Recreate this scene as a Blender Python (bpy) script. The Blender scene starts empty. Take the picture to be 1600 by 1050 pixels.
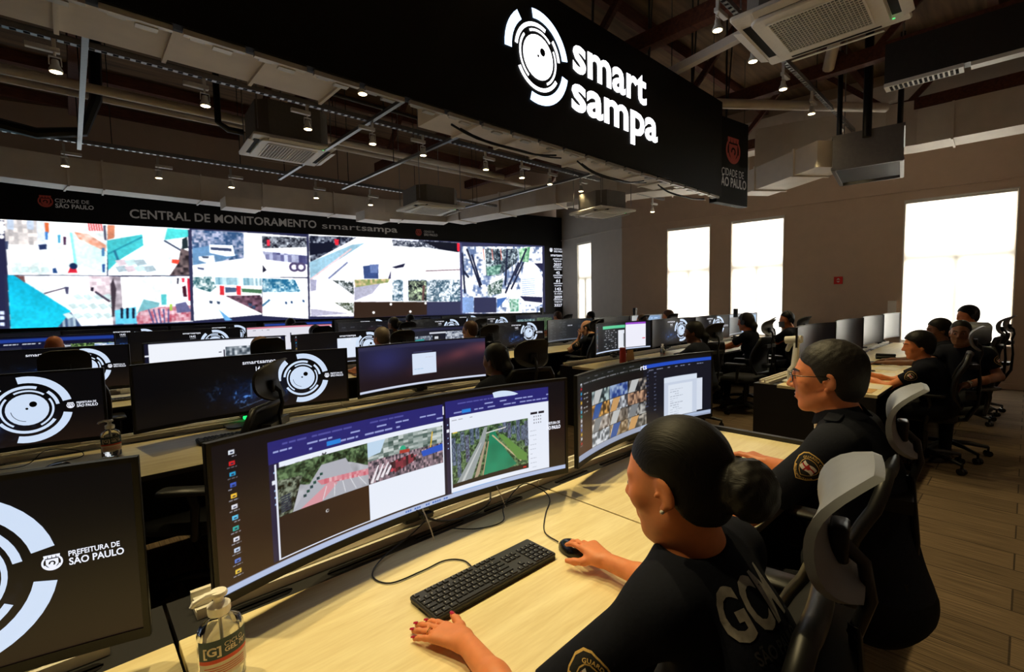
import bpy, bmesh, math, random
import numpy as np
from mathutils import Vector, Matrix
from mathutils.bvhtree import BVHTree

# ---------------------------------------------------------------- camera, world, daylight, exposure
SC = bpy.context.scene
COL = SC.collection
def _ray(x, y):
    v = np.array([x - 800.0, 525.0 - y, 745.0]); return v / np.linalg.norm(v)
_X = _ray(1608, 458); _Y = _ray(105, 487)          # directions of the desk rows (+X) and of the room's depth (+Y)
_Y = _Y - _X * (_X @ _Y); _Y /= np.linalg.norm(_Y)
_Z = np.cross(_X, _Y); _Z = _Z if _Z[1] > 0 else -_Z
CM = np.array([_X, _Y, _Z])
right, up, fwd = CM @ np.array([1., 0, 0]), CM @ np.array([0, 1., 0]), CM @ np.array([0, 0, 1.])
cam_d = bpy.data.cameras.new('camera'); cam = bpy.data.objects.new('camera', cam_d); COL.objects.link(cam)
cam_d.sensor_width = 36.0; cam_d.lens = 745.0 / 1600 * 36.0; cam_d.clip_start = 0.05
cam.matrix_world = Matrix(((right[0], up[0], -fwd[0], 0), (right[1], up[1], -fwd[1], 0),
                           (right[2], up[2], -fwd[2], 1.53), (0, 0, 0, 1)))
SC.camera = cam
world = bpy.data.worlds.new('world'); SC.world = world; world.use_nodes = True
world.node_tree.nodes['Background'].inputs[0].default_value = (0.85, 0.93, 1.0, 1)
world.node_tree.nodes['Background'].inputs[1].default_value = 1.0
SC.view_settings.view_transform = 'Standard'; SC.view_settings.look = 'None'
SC.view_settings.exposure = 0.0; SC.view_settings.gamma = 1.0; SC.view_settings.use_curve_mapping = False
try:
    SC.cycles.sample_clamp_indirect = 4.0; SC.cycles.max_bounces = 6; SC.cycles.use_denoising = True
except Exception: pass

DAY = 62.0            # daylight behind each blind, W per square metre of window
TRACK_W = 52.0        # one warm track spot
def area_light(name, loc, direction, w, h, power, col):
    d = bpy.data.lights.new(name, 'AREA'); d.shape = 'RECTANGLE'; d.size = w; d.size_y = h; d.energy = power; d.color = col
    o = bpy.data.objects.new(name, d); COL.objects.link(o); o.location = loc
    o.rotation_euler = Vector(direction).to_track_quat('-Z', 'Y').to_euler(); return o
# the window walls: origin, direction, and the windows on them (start, end, sill, head)
WA0 = Vector((11.03, -0.45, 0)); WA1 = Vector((10.19, 6.94, 0)); WB1 = Vector((10.9, 9.75, 0))
WAU = (WA1 - WA0).normalized(); WAN = Vector((-WAU.y, WAU.x, 0))      # normal towards the room
WBU = (WB1 - WA1).normalized(); WBN = Vector((-WBU.y, WBU.x, 0))
WINS_A = [(0.62, 1.99, 0.69, 3.17), (3.86, 4.86, 0.72, 3.17), (5.30, 6.27, 0.72, 3.17)]
WINS_B = [(1.22, 1.86, 0.72, 3.17)]
for P, U, N, wins in ((WA0, WAU, WAN, WINS_A), (WA1, WBU, WBN, WINS_B)):
    for a, b, z0, z1 in wins:
        c = P + U * ((a + b) / 2) - N * 0.95 + Vector((0, 0, (z0 + z1) / 2))
        area_light('daylight', c, N, (b - a) * 1.15, (z1 - z0) * 1.1, DAY * (b - a) * (z1 - z0), (0.96, 0.98, 1.0))
# ---------------------------------------------------------------- helpers
R = math.radians
random.seed(7); RNG = np.random.default_rng(11)
class MB:
    """collects geometry for one mesh"""
    def __init__(s): s.v = []; s.f = []; s.m = []
    def add(s, vs, fs, mi=0):
        b = len(s.v); s.v += [tuple(v) for v in vs]; s.f += [tuple(b + i for i in f) for f in fs]; s.m += [mi] * len(fs); return s
    def box(s, x0, x1, y0, y1, z0, z1, mi=0, M=None):
        vs = [Vector((x, y, z)) for z in (z0, z1) for y in (y0, y1) for x in (x0, x1)]
        if M: vs = [M @ v for v in vs]
        return s.add(vs, [(0, 2, 3, 1), (4, 5, 7, 6), (0, 1, 5, 4), (2, 6, 7, 3), (0, 4, 6, 2), (1, 3, 7, 5)], mi)
    def rbox(s, x0, x1, y0, y1, z0, z1, r=0.01, seg=3, mi=0, M=None):
        """box with rounded vertical edges and a small top/bottom chamfer"""
        pts = []
        for cx, cy, a0 in ((x1 - r, y1 - r, 0), (x0 + r, y1 - r, 90), (x0 + r, y0 + r, 180), (x1 - r, y0 + r, 270)):
            for k in range(seg + 1):
                a = R(a0 + 90 * k / seg); pts.append((cx, cy, math.cos(a), math.sin(a)))
        c = min(r * 0.4, (z1 - z0) * 0.3); n = len(pts); vs = []
        for z, q in ((z0, r - c), (z0 + c, r), (z1 - c, r), (z1, r - c)):
            for px, py, dx, dy in pts: vs.append(Vector((px + dx * q, py + dy * q, z)))
        fs = [tuple(reversed(range(n))), tuple(range(3 * n, 4 * n))]
        for l in range(3):
            for i in range(n): j = (i + 1) % n; fs.append((l * n + i, l * n + j, (l + 1) * n + j, (l + 1) * n + i))
        if M: vs = [M @ v for v in vs]
        return s.add(vs, fs, mi)
    def cyl(s, p0, p1, r0, r1=None, n=16, mi=0, caps=True):
        r1 = r0 if r1 is None else r1; p0 = Vector(p0); p1 = Vector(p1); d = (p1 - p0).normalized()
        a = d.orthogonal().normalized(); b = d.cross(a); vs = []
        for p, r in ((p0, r0), (p1, r1)):
            for i in range(n): t = 2 * math.pi * i / n; vs.append(p + a * (r * math.cos(t)) + b * (r * math.sin(t)))
        fs = [(i, (i + 1) % n, n + (i + 1) % n, n + i) for i in range(n)]
        if caps: fs += [tuple(reversed(range(n))), tuple(range(n, 2 * n))]
        return s.add(vs, fs, mi)
    def tube(s, pts, r, n=8, mi=0, flat=1.0, upv=None):
        pts = [Vector(p) for p in pts]; rr = r if isinstance(r, (list, tuple)) else [r] * len(pts); vs = []
        a = None
        for i, p in enumerate(pts):
            d = (pts[min(i + 1, len(pts) - 1)] - pts[max(i - 1, 0)]).normalized()
            if upv is not None: a = Vector(upv).cross(d).normalized()
            elif a is None: a = d.orthogonal().normalized()
            else: a = (a - d * a.dot(d)).normalized()
            b = d.cross(a)
            for k in range(n): t = 2 * math.pi * k / n; vs.append(p + a * (rr[i] * math.cos(t)) + b * (rr[i] * flat * math.sin(t)))
        fs = [(i * n + k, i * n + (k + 1) % n, (i + 1) * n + (k + 1) % n, (i + 1) * n + k) for i in range(len(pts) - 1) for k in range(n)]
        fs += [tuple(reversed(range(n))), tuple(range((len(pts) - 1) * n, len(pts) * n))]
        return s.add(vs, fs, mi)
    def lathe(s, prof, c=(0, 0, 0), n=24, mi=0, sx=1.0, sy=1.0):
        vs = []; m = len(prof)
        for r, z in prof:
            for i in range(n): t = 2 * math.pi * i / n; vs.append((c[0] + r * sx * math.cos(t), c[1] + r * sy * math.sin(t), c[2] + z))
        fs = [(l * n + i, l * n + (i + 1) % n, (l + 1) * n + (i + 1) % n, (l + 1) * n + i) for l in range(m - 1) for i in range(n)]
        fs += [tuple(reversed(range(n))), tuple(range((m - 1) * n, m * n))]
        return s.add(vs, fs, mi)
    def sheet(s, fn, nu, nv, mi=0, thick=0.0, nrm=None):
        """grid surface fn(u,v)->point, optionally thickened along nrm(u,v)"""
        vs = [Vector(fn(i / nu, j / nv)) for j in range(nv + 1) for i in range(nu + 1)]; W = nu + 1
        fs = [(j * W + i, j * W + i + 1, (j + 1) * W + i + 1, (j + 1) * W + i) for j in range(nv) for i in range(nu)]
        if thick:
            N = len(vs); vs2 = [v + Vector(nrm(i / nu, j / nv)) * thick for (j, i), v in zip([(j, i) for j in range(nv + 1) for i in range(nu + 1)], vs)]
            fs2 = [tuple(N + k for k in reversed(f)) for f in fs]
            rim = [i for i in range(W)] + [j * W + nu for j in range(1, nv + 1)] + [nv * W + i for i in range(nu - 1, -1, -1)] + [j * W for j in range(nv - 1, 0, -1)]
            fs3 = [(rim[(k + 1) % len(rim)], rim[k], N + rim[k], N + rim[(k + 1) % len(rim)]) for k in range(len(rim))]
            return s.add(vs + vs2, fs + fs2 + fs3, mi)
        return s.add(vs, fs, mi)
    def mesh(s, name, mats, smooth=None):
        me = bpy.data.meshes.new(name); me.from_pydata(s.v, [], s.f)
        for m in (mats if isinstance(mats, (list, tuple)) else [mats]): me.materials.append(m)
        if any(s.m): me.polygons.foreach_set('material_index', s.m)
        if smooth is not None:
            me.polygons.foreach_set('use_smooth', [True] * len(me.polygons))
            if smooth < 180: me.set_sharp_from_angle(angle=R(smooth))
        me.update(); return me
def put(name, me, parent=None, loc=None, rotz=0):
    o = bpy.data.objects.new(name, me); COL.objects.link(o)
    if parent is not None: o.parent = parent
    if loc is not None: o.location = loc
    o.rotation_euler = (0, 0, rotz); return o
def obj(name, mb, mats, parent=None, smooth=None, label=None):
    o = put(name, mb.mesh(name, mats, smooth), parent)
    if label: o['label'] = label
    return o
def tag(o, label, cat, group=None):
    o['label'] = label; o['category'] = cat
    if group: o['group'] = group
    return o
def thing(name, label, cat, loc=(0, 0, 0), rotz=0, group=None):
    o = bpy.data.objects.new(name, None); o.empty_display_size = 0.1; COL.objects.link(o)
    o.location = loc; o.rotation_euler = (0, 0, rotz); return tag(o, label, cat, group)
def struct(name, mb, mats, smooth=None):
    o = obj(name, mb, mats, smooth=smooth); o['kind'] = 'structure'; return o
KIDS = {}
def copy_tree(o, loc, rotz=0, label=None, group=None):
    kids = {}
    for q in bpy.data.objects:
        if q.parent is not None: kids.setdefault(q.parent.name, []).append(q)
    def rec(src, par):
        c = src.copy(); COL.objects.link(c); c.parent = par
        for k in kids.get(src.name, []): rec(k, c)
        return c
    r = rec(o, None); r.location = loc; r.rotation_euler = (0, 0, rotz)
    if label: r['label'] = label
    if group: r['group'] = group
    return r

# ---------------------------------------------------------------- materials (all procedural)
MATS = {}
def lin(c):
    return tuple(((x / 12.92) if x <= 0.04045 else ((x + 0.055) / 1.055) ** 2.4) for x in c)
def rgb(r, g, b): return lin((r / 255, g / 255, b / 255))
def mat(name, col, rough=0.5, metal=0.0, var=0.12, scale=30.0, bump=0.0, stretch=(1, 1, 1), spec=0.5, emit=None, es=1.0, coat=0.0, sheen=0.0, trans=0.0, sss=0.0):
    m = bpy.data.materials.new(name); m.use_nodes = True; nt = m.node_tree; b = nt.nodes['Principled BSDF']
    b.inputs['Roughness'].default_value = rough; b.inputs['Metallic'].default_value = metal
    b.inputs['Specular IOR Level'].default_value = spec
    if coat: b.inputs['Coat Weight'].default_value = coat
    if sheen: b.inputs['Sheen Weight'].default_value = sheen
    if trans: b.inputs['Transmission Weight'].default_value = trans
    if sss:
        b.inputs['Subsurface Weight'].default_value = sss; b.inputs['Subsurface Radius'].default_value = (0.02, 0.008, 0.004); b.inputs['Subsurface Scale'].default_value = 0.5
    tc = nt.nodes.new('ShaderNodeTexCoord'); mp = nt.nodes.new('ShaderNodeMapping'); mp.inputs['Scale'].default_value = stretch
    nz = nt.nodes.new('ShaderNodeTexNoise'); nz.inputs['Scale'].default_value = scale; nz.inputs['Detail'].default_value = 4
    nt.links.new(tc.outputs['Object'], mp.inputs[0]); nt.links.new(mp.outputs[0], nz.inputs['Vector'])
    rp = nt.nodes.new('ShaderNodeValToRGB'); rp.color_ramp.elements[0].position = 0.3; rp.color_ramp.elements[1].position = 0.7
    rp.color_ramp.elements[0].color = (*[max(0, c * (1 - var)) for c in col], 1); rp.color_ramp.elements[1].color = (*[min(1, c * (1 + var)) for c in col], 1)
    nt.links.new(nz.outputs['Fac'], rp.inputs[0]); nt.links.new(rp.outputs[0], b.inputs['Base Color'])
    if bump:
        bp = nt.nodes.new('ShaderNodeBump'); bp.inputs['Strength'].default_value = bump; bp.inputs['Distance'].default_value = 0.002
        nt.links.new(nz.outputs['Fac'], bp.inputs['Height']); nt.links.new(bp.outputs[0], b.inputs['Normal'])
    if emit is not None:
        b.inputs['Emission Color'].default_value = (*emit, 1); b.inputs['Emission Strength'].default_value = es
    MATS[name] = m; return m
mat('wall', rgb(204, 178, 154), 0.9, var=0.03, scale=6, bump=0.05)
mat('wall_far', rgb(206, 196, 184), 0.9, var=0.03, scale=6)
mat('trim', rgb(120, 106, 92), 0.8, var=0.05)
mat('roof', rgb(104, 78, 50), 0.85, var=0.45, scale=2.2, stretch=(0.4, 5, 1))
mat('timber', rgb(92, 50, 32), 0.8, var=0.35, scale=6, stretch=(1, 6, 6))
mat('maple', rgb(226, 196, 148), 0.42, var=0.06, scale=5, stretch=(1.2, 16, 4))
mat('black_laminate', rgb(20, 18, 17), 0.5, var=0.1, scale=12)
mat('black_plastic', rgb(15, 15, 16), 0.42, var=0.08)
mat('black_gloss', rgb(14, 14, 15), 0.22, var=0.08)
mat('charcoal', rgb(38, 37, 37), 0.5, var=0.1)
mat('grey_plastic', rgb(128, 131, 138), 0.45, var=0.04)
mat('white_plastic', rgb(245, 240, 230), 0.4, var=0.03)
mat('white_metal', rgb(222, 219, 212), 0.38, var=0.03)
mat('aluminium', rgb(208, 206, 200), 0.34, metal=0.55, var=0.05, stretch=(0.3, 8, 8))
mat('steel', rgb(160, 160, 160), 0.35, metal=0.9, var=0.06)
mat('duct', rgb(240, 230, 218), 0.55, metal=0.1, var=0.05, scale=5)
mat('dark_metal', rgb(46, 44, 42), 0.5, metal=0.3, var=0.1)
mat('mesh_fabric', rgb(14, 14, 15), 0.85, var=0.3, scale=400, bump=0.3)
mat('seat_fabric', rgb(16, 16, 18), 0.9, var=0.2, scale=300, bump=0.3)
mat('navy', rgb(15, 18, 30), 0.9, var=0.15, scale=140, bump=0.25, spec=.2)
mat('navy_light', rgb(22, 25, 36), 0.9, var=0.15, scale=140, bump=0.25, spec=.2)
mat('trousers', rgb(12, 13, 18), 0.9, var=0.15, scale=120, bump=0.2, spec=.2)
mat('shoe', rgb(12, 11, 11), 0.4)
SK = dict(sss=0.12, var=0.05, scale=45, bump=0.12)
mat('skin_tan', rgb(226, 138, 86), 0.5, **SK)
mat('skin_olive', rgb(212, 130, 86), 0.48, **SK)
mat('skin_deep', rgb(120, 76, 54), 0.46, **SK)
mat('skin_light', rgb(208, 150, 116), 0.48, **SK)
mat('lip', rgb(150, 78, 66), 0.4, var=0.05)
mat('hair_black', rgb(13, 10, 9), 0.55, var=0.5, scale=60, stretch=(9, 0.7, 1.5), bump=0.6, spec=0.3)
mat('hair_dark', rgb(20, 14, 11), 0.6, var=0.4, scale=220, bump=0.5)
mat('hair_brown', rgb(84, 54, 36), 0.6, var=0.4, scale=160, bump=0.5)
mat('hair_grey', rgb(96, 82, 68), 0.6, var=0.4, scale=200, bump=0.5)
mat('nail_red', rgb(176, 12, 34), 0.15, coat=0.6, var=0.05)
mat('gold', rgb(222, 178, 84), 0.25, metal=0.95)
mat('pearl', rgb(235, 230, 220), 0.15, coat=0.5)
mat('eye_white', rgb(176, 160, 148), 0.2)
mat('glass_black', rgb(10, 12, 16), 0.12, coat=0.4)
mat('gold_thread', rgb(206, 168, 92), 0.7, var=0.15, scale=300)
mat('patch_black', rgb(12, 12, 14), 0.8)
mat('patch_white', rgb(226, 218, 208), 0.8, var=0.05)
mat('patch_red', rgb(170, 26, 30), 0.8)
mat('print_silver', rgb(150, 145, 138), 0.45, var=0.25, scale=60)
mat('print_faint', rgb(52, 50, 52), 0.6)
mat('sign_grey', rgb(150, 145, 138), 0.55, var=0.03, emit=rgb(92, 88, 84), es=0.55)
mat('sign_red', rgb(120, 46, 34), 0.6, var=0.05, emit=rgb(90, 32, 24), es=0.3)
mat('led_white', (0.9, 0.9, 0.95), 0.5, emit=rgb(250, 250, 255), es=3.2)
mat('led_blue', (0.8, 0.85, 0.95), 0.5, emit=rgb(196, 222, 255), es=2.6)
mat('logo_white', (0.1, 0.1, 0.1), 0.3, emit=rgb(205, 222, 246), es=1.0)
mat('logo_dim', (0.05, 0.05, 0.05), 0.3, emit=rgb(150, 170, 196), es=0.8)
mat('text_white', (0.1, 0.1, 0.1), 0.3, emit=rgb(238, 242, 255), es=1.0)
mat('banner_black', rgb(5, 4, 4), 0.6, var=0.05, spec=.2)
mat('wall_black', rgb(9, 7, 7), 0.45, var=0.05, spec=.3)
mat('bulb', (1, 0.8, 0.5), 0.5, emit=(1.0, 0.72, 0.36), es=26.0)
mat('led_green', (0, 0.3, 0.1), 0.4, emit=rgb(30, 230, 110), es=1.6)
mat('paper', rgb(232, 226, 214), 0.8, var=0.03)
mat('kraft', rgb(214, 168, 104), 0.75, var=0.05)
mat('red_paint', rgb(178, 42, 26), 0.4, var=0.05)
mat('alarm_red', rgb(196, 32, 28), 0.4, var=0.03)
mat('label_teal', rgb(24, 56, 68), 0.45, var=0.03)
mat('label_red', rgb(214, 72, 44), 0.45, var=0.03)
mat('label_cream', rgb(226, 214, 196), 0.45, var=0.03)
mat('key', rgb(24, 23, 23), 0.5, var=0.06)
mat('key_mark', rgb(176, 172, 164), 0.6)
mat('cable_white', rgb(214, 206, 190), 0.5)
mat('rail_cream', rgb(226, 220, 206), 0.45, metal=0.0, var=0.04, stretch=(0.3, 8, 8))
mat('unit_grey', rgb(112, 106, 98), 0.6, var=0.08)
mat('gel', (0.93, 0.93, 0.9), 0.03, trans=1.0, var=0.0)
mat('window_frame', rgb(212, 206, 196), 0.5, var=0.03)

def wood_desk():
    m = MATS['maple']; nt = m.node_tree; b = nt.nodes['Principled BSDF']
    tc = nt.nodes.new('ShaderNodeTexCoord'); mp = nt.nodes.new('ShaderNodeMapping'); mp.inputs['Scale'].default_value = (0.55, 5.0, 1)
    nt.links.new(tc.outputs['Object'], mp.inputs[0])
    nz = nt.nodes.new('ShaderNodeTexNoise'); nz.inputs['Scale'].default_value = 3.0; nz.inputs['Detail'].default_value = 6; nz.inputs['Distortion'].default_value = 1.2
    wv = nt.nodes.new('ShaderNodeTexNoise'); wv.inputs['Scale'].default_value = 26.0; wv.inputs['Detail'].default_value = 3
    nt.links.new(mp.outputs[0], nz.inputs['Vector']); nt.links.new(mp.outputs[0], wv.inputs['Vector'])
    mx = nt.nodes.new('ShaderNodeMath'); mx.operation = 'MULTIPLY_ADD'; mx.inputs[1].default_value = 0.5
    nt.links.new(wv.outputs['Fac'], mx.inputs[0]); nt.links.new(nz.outputs['Fac'], mx.inputs[2])
    rp = nt.nodes.new('ShaderNodeValToRGB'); e = rp.color_ramp.elements
    e[0].position = 0.5; e[0].color = (*rgb(226, 206, 152), 1); e[1].position = 0.95; e[1].color = (*rgb(246, 232, 184), 1)
    nt.links.new(mx.outputs[0], rp.inputs[0]); nt.links.new(rp.outputs[0], b.inputs['Base Color'])
wood_desk()
def carpet():
    m = bpy.data.materials.new('carpet'); m.use_nodes = True; nt = m.node_tree; b = nt.nodes['Principled BSDF']; b.inputs['Roughness'].default_value = 0.95
    b.inputs['Specular IOR Level'].default_value = 0.15
    tc = nt.nodes.new('ShaderNodeTexCoord'); mp = nt.nodes.new('ShaderNodeMapping'); mp.inputs['Rotation'].default_value = (0, 0, R(90))
    nt.links.new(tc.outputs['Object'], mp.inputs[0])
    br = nt.nodes.new('ShaderNodeTexBrick'); br.inputs['Scale'].default_value = 1.0; br.inputs['Brick Width'].default_value = 1.0; br.inputs['Row Height'].default_value = 0.25
    br.inputs['Mortar Size'].default_value = 0.004; br.inputs['Color1'].default_value = (*rgb(110, 92, 72), 1); br.inputs['Color2'].default_value = (*rgb(90, 75, 58), 1); br.inputs['Mortar'].default_value = (*rgb(60, 50, 40), 1)
    m2 = nt.nodes.new('ShaderNodeMapping'); m2.inputs['Scale'].default_value = (70, 1.5, 1)
    nz = nt.nodes.new('ShaderNodeTexNoise'); nz.inputs['Scale'].default_value = 2.0; nz.inputs['Detail'].default_value = 3
    nt.links.new(tc.outputs['Object'], m2.inputs[0]); nt.links.new(m2.outputs[0], nz.inputs['Vector']); nt.links.new(mp.outputs[0], br.inputs['Vector'])
    mr = nt.nodes.new('ShaderNodeMapRange'); mr.inputs['From Min'].default_value = 0.35; mr.inputs['From Max'].default_value = 0.65; mr.inputs['To Min'].default_value = 0.55; mr.inputs['To Max'].default_value = 1.25
    nt.links.new(nz.outputs['Fac'], mr.inputs[0])
    mu = nt.nodes.new('ShaderNodeVectorMath'); mu.operation = 'SCALE'; nt.links.new(br.outputs['Color'], mu.inputs[0]); nt.links.new(mr.outputs[0], mu.inputs['Scale'])
    nt.links.new(mu.outputs[0], b.inputs['Base Color'])
    bp = nt.nodes.new('ShaderNodeBump'); bp.inputs['Strength'].default_value = 0.4; bp.inputs['Distance'].default_value = 0.003
    nt.links.new(nz.outputs['Fac'], bp.inputs['Height']); nt.links.new(bp.outputs[0], b.inputs['Normal'])
    MATS['carpet'] = m
carpet()
def blind_mat():
    m = bpy.data.materials.new('blind'); m.use_nodes = True; nt = m.node_tree; nt.nodes.remove(nt.nodes['Principled BSDF'])
    out = nt.nodes['Material Output']; t = nt.nodes.new('ShaderNodeBsdfTranslucent'); d = nt.nodes.new('ShaderNodeBsdfDiffuse'); mx = nt.nodes.new('ShaderNodeMixShader')
    wv = nt.nodes.new('ShaderNodeTexNoise'); wv.inputs['Scale'].default_value = 90; rp = nt.nodes.new('ShaderNodeValToRGB')
    rp.color_ramp.elements[0].color = (0.86, 0.83, 0.76, 1); rp.color_ramp.elements[1].color = (0.96, 0.94, 0.88, 1)
    nt.links.new(wv.outputs['Fac'], rp.inputs[0]); nt.links.new(rp.outputs[0], t.inputs[0]); nt.links.new(rp.outputs[0], d.inputs[0])
    mx.inputs[0].default_value = 0.25; nt.links.new(t.outputs[0], mx.inputs[1]); nt.links.new(d.outputs[0], mx.inputs[2]); nt.links.new(mx.outputs[0], out.inputs[0])
    MATS['blind'] = m
blind_mat()
def screen_mat(name, strength, rough=0.22):
    m = bpy.data.materials.new(name); m.use_nodes = True; nt = m.node_tree; b = nt.nodes['Principled BSDF']
    b.inputs['Base Color'].default_value = (0.004, 0.004, 0.005, 1); b.inputs['Roughness'].default_value = rough
    a = nt.nodes.new('ShaderNodeAttribute'); a.attribute_name = 'Col'
    nt.links.new(a.outputs['Color'], b.inputs['Emission Color']); b.inputs['Emission Strength'].default_value = strength
    MATS[name] = m
screen_mat('screen', 1.0, 0.3); screen_mat('led_wall', 1.35, 0.6)
# ---------------------------------------------------------------- the room shell
m = MB(); m.box(-4.5, 12.5, -2.5, 13.6, -0.06, 0.0); struct('floor', m, MATS['carpet'])
def wall_with_windows(name, P, U, N, length, wins, ztop, material, n0):
    """wall slab (0.3 m thick, behind the face) with window openings"""
    m = MB(); T = 0.3
    def bx(a, b, z0, z1):
        q = [P + U * s - N * t for t in (0, T) for s in (a, b)]
        vs = [Vector((p.x, p.y, z)) for z in (z0, z1) for p in q]
        m.add(vs, [(0, 2, 3, 1), (4, 5, 7, 6), (0, 1, 5, 4), (2, 6, 7, 3), (0, 4, 6, 2), (1, 3, 7, 5)])
    x = 0
    for a, b, z0, z1 in wins:
        bx(x, a, 0, ztop); bx(a, b, 0, z0); bx(a, b, z1, ztop); x = b
    bx(x, length, 0, ztop)
    return struct(name, m, material)
wall_with_windows('wall_right', WA0, WAU, WAN, (WA1 - WA0).length, WINS_A, 5.4, MATS['wall'], 1)
wall_with_windows('wall_far_right', WA1, WBU, WBN, (WB1 - WA1).length, WINS_B, 5.4, MATS['wall_far'], 4)
wn = 1
for P, U, N, wins in ((WA0, WAU, WAN, WINS_A), (WA1, WBU, WBN, WINS_B)):
    for a, b, z0, z1 in wins:
        def q(s, t, z): p = P + U * s - N * t; return Vector((p.x, p.y, z))
        def slab(m, s0, s1, t0, t1, za, zb):
            vs = [q(s, t, z) for z in (za, zb) for t in (t0, t1) for s in (s0, s1)]
            m.add(vs, [(0, 2, 3, 1), (4, 5, 7, 6), (0, 1, 5, 4), (2, 6, 7, 3), (0, 4, 6, 2), (1, 3, 7, 5)])
        w = thing('window_%d' % wn, 'window', 'window', (0, 0, 0)); del w['label']; del w['category']; w['kind'] = 'structure'
        m = MB(); fw = 0.05; zt = z0 + (z1 - z0) * 0.60; mid = (a + b) / 2
        slab(m, a, a + fw, 0.11, 0.17, z0, z1); slab(m, b - fw, b, 0.11, 0.17, z0, z1); slab(m, a, b, 0.11, 0.17, z0, z0 + fw); slab(m, a, b, 0.11, 0.17, z1 - fw, z1)
        slab(m, a, b, 0.102, 0.178, zt - 0.05, zt + 0.05); slab(m, mid - 0.04, mid + 0.04, 0.105, 0.172, z0, zt)
        obj('window_frame', m, MATS['window_frame'], w)
        m = MB(); slab(m, a + 0.012, b - 0.012, 0.035, 0.037, z0 + 0.05, z1 - 0.03); obj('roller_blind', m, MATS['blind'], w)
        m = MB(); slab(m, a + 0.01, b - 0.01, 0.015, 0.05, z1 - 0.045, z1 - 0.003); obj('blind_cassette', m, MATS['window_frame'], w)
        m = MB(); slab(m, a + 0.012, b - 0.012, 0.028, 0.044, z0 + 0.03, z0 + 0.055); obj('hem_bar', m, MATS['window_frame'], w)
        m = MB()
        for s0, s1 in ((a - 0.012, a + 0.006), (b - 0.006, b + 0.012)): slab(m, s0, s1, -0.006, 0.02, z0, z1 + 0.012)
        slab(m, a - 0.012, b + 0.012, -0.006, 0.02, z1 - 0.004, z1 + 0.014)
        obj('reveal_edge', m, MATS['window_frame'], w)
        m = MB(); slab(m, a - 0.02, b + 0.02, -0.03, 0.17, z0 - 0.03, z0 - 0.001); obj('window_sill', m, MATS['window_frame'], w)
        wn += 1
def band(name, P, U, N, s0, s1, z0, z1, t, material):
    m = MB(); vs = []
    for z in (z0, z1):
        for d in (0, t):
            for s in (s0, s1): p = P + U * s + N * d; vs.append(Vector((p.x, p.y, z)))
    m.add(vs, [(0, 2, 3, 1), (4, 5, 7, 6), (0, 1, 5, 4), (2, 6, 7, 3), (0, 4, 6, 2), (1, 3, 7, 5)]); return struct(name, m, material)
LA = (WA1 - WA0).length; LB = (WB1 - WA1).length
band('trim_1', WA0, WAU, WAN, 0, LA, 3.33, 3.36, 0.03, MATS['wall'])
band('trim_2', WA1, WBU, WBN, 0, LB, 3.33, 3.36, 0.03, MATS['wall_far'])
band('baseboard_right', WA0, WAU, WAN, 0, LA, 0, 0.09, 0.015, MATS['wall'])
band('baseboard_far_right', WA1, WBU, WBN, 0, LB, 0, 0.09, 0.015, MATS['wall_far'])
# the outer shell behind the camera, behind the video wall and on the left
VU = Vector((math.sin(R(103.67)), math.cos(R(103.67)), 0)); VN = Vector((VU.y, -VU.x, 0)); VP = Vector((10.8, 9.48, 0))   # video wall: right end, direction, normal to the room
if VN.y > 0: VN = -VN
bw = MB(); a = VP + VU * 0.75 - VN * 0.55; b = VP - VU * 16.0 - VN * 0.55
for P0_, P1_ in ((a, b),):
    n = -VN * 0.2; vs = [Vector((p.x, p.y, z)) for z in (0, 5.4) for p in (P0_, P1_, P0_ + n, P1_ + n)]
    bw.add(vs, [(0, 2, 3, 1), (4, 5, 7, 6), (0, 1, 5, 4), (2, 6, 7, 3), (0, 4, 6, 2), (1, 3, 7, 5)])
struct('wall_back', bw, MATS['wall'])
m = MB(); m.box(-4.7, -4.5, -2.5, 13.6, 0, 5.4); struct('wall_left', m, MATS['wall'])
m = MB(); m.box(-4.5, 11.6, -2.7, -2.5, 0, 5.4); struct('wall_behind', m, MATS['wall'])
m = MB(); m.box(11.05, 11.3, -2.5, -0.42, 0, 5.4); struct('wall_near_right', m, MATS['wall'])
# roof: boards on rafters over timber trusses
m = MB(); m.box(-4.7, 12.5, -2.7, 13.8, 5.4, 5.5); struct('ceiling', m, MATS['roof'])
for i in range(9):
    y = -1.2 + i * 1.65
    m = MB(); m.box(-4.4, 11.0 if y < 9 else 9.0, y - 0.05, y + 0.05, 5.22, 5.395); o = obj('rafter', m, MATS['timber'])
    o['label'] = 'dark timber rafter under the boarded roof, crossing the hall above the ducts'; o['category'] = 'beam'; o['group'] = 'rafters under the roof'
for i in range(5):
    x = 0.2 + i * 2.2
    t = thing('roof_truss', 'dark reddish timber roof truss with slanting braces above the metal tracks', 'roof truss', (x, 4.2, 4.15), 0, 'timber trusses under the roof')
    m = MB(); m.box(-0.06, 0.06, -5.4, 4.6, 0, 0.16); obj('tie_beam', m, MATS['timber'], t)
    for k in range(8):
        y0 = -5.0 + k * 1.2; m = MB(); y1 = y0 + (0.9 if k % 2 else -0.1); y2 = y0 + (0 if k % 2 else 0.9)
        m.tube([(0, y1, 0.1), (0, y2, 1.05)], 0.05, 4); obj('brace', m, MATS['timber'], t)
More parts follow.
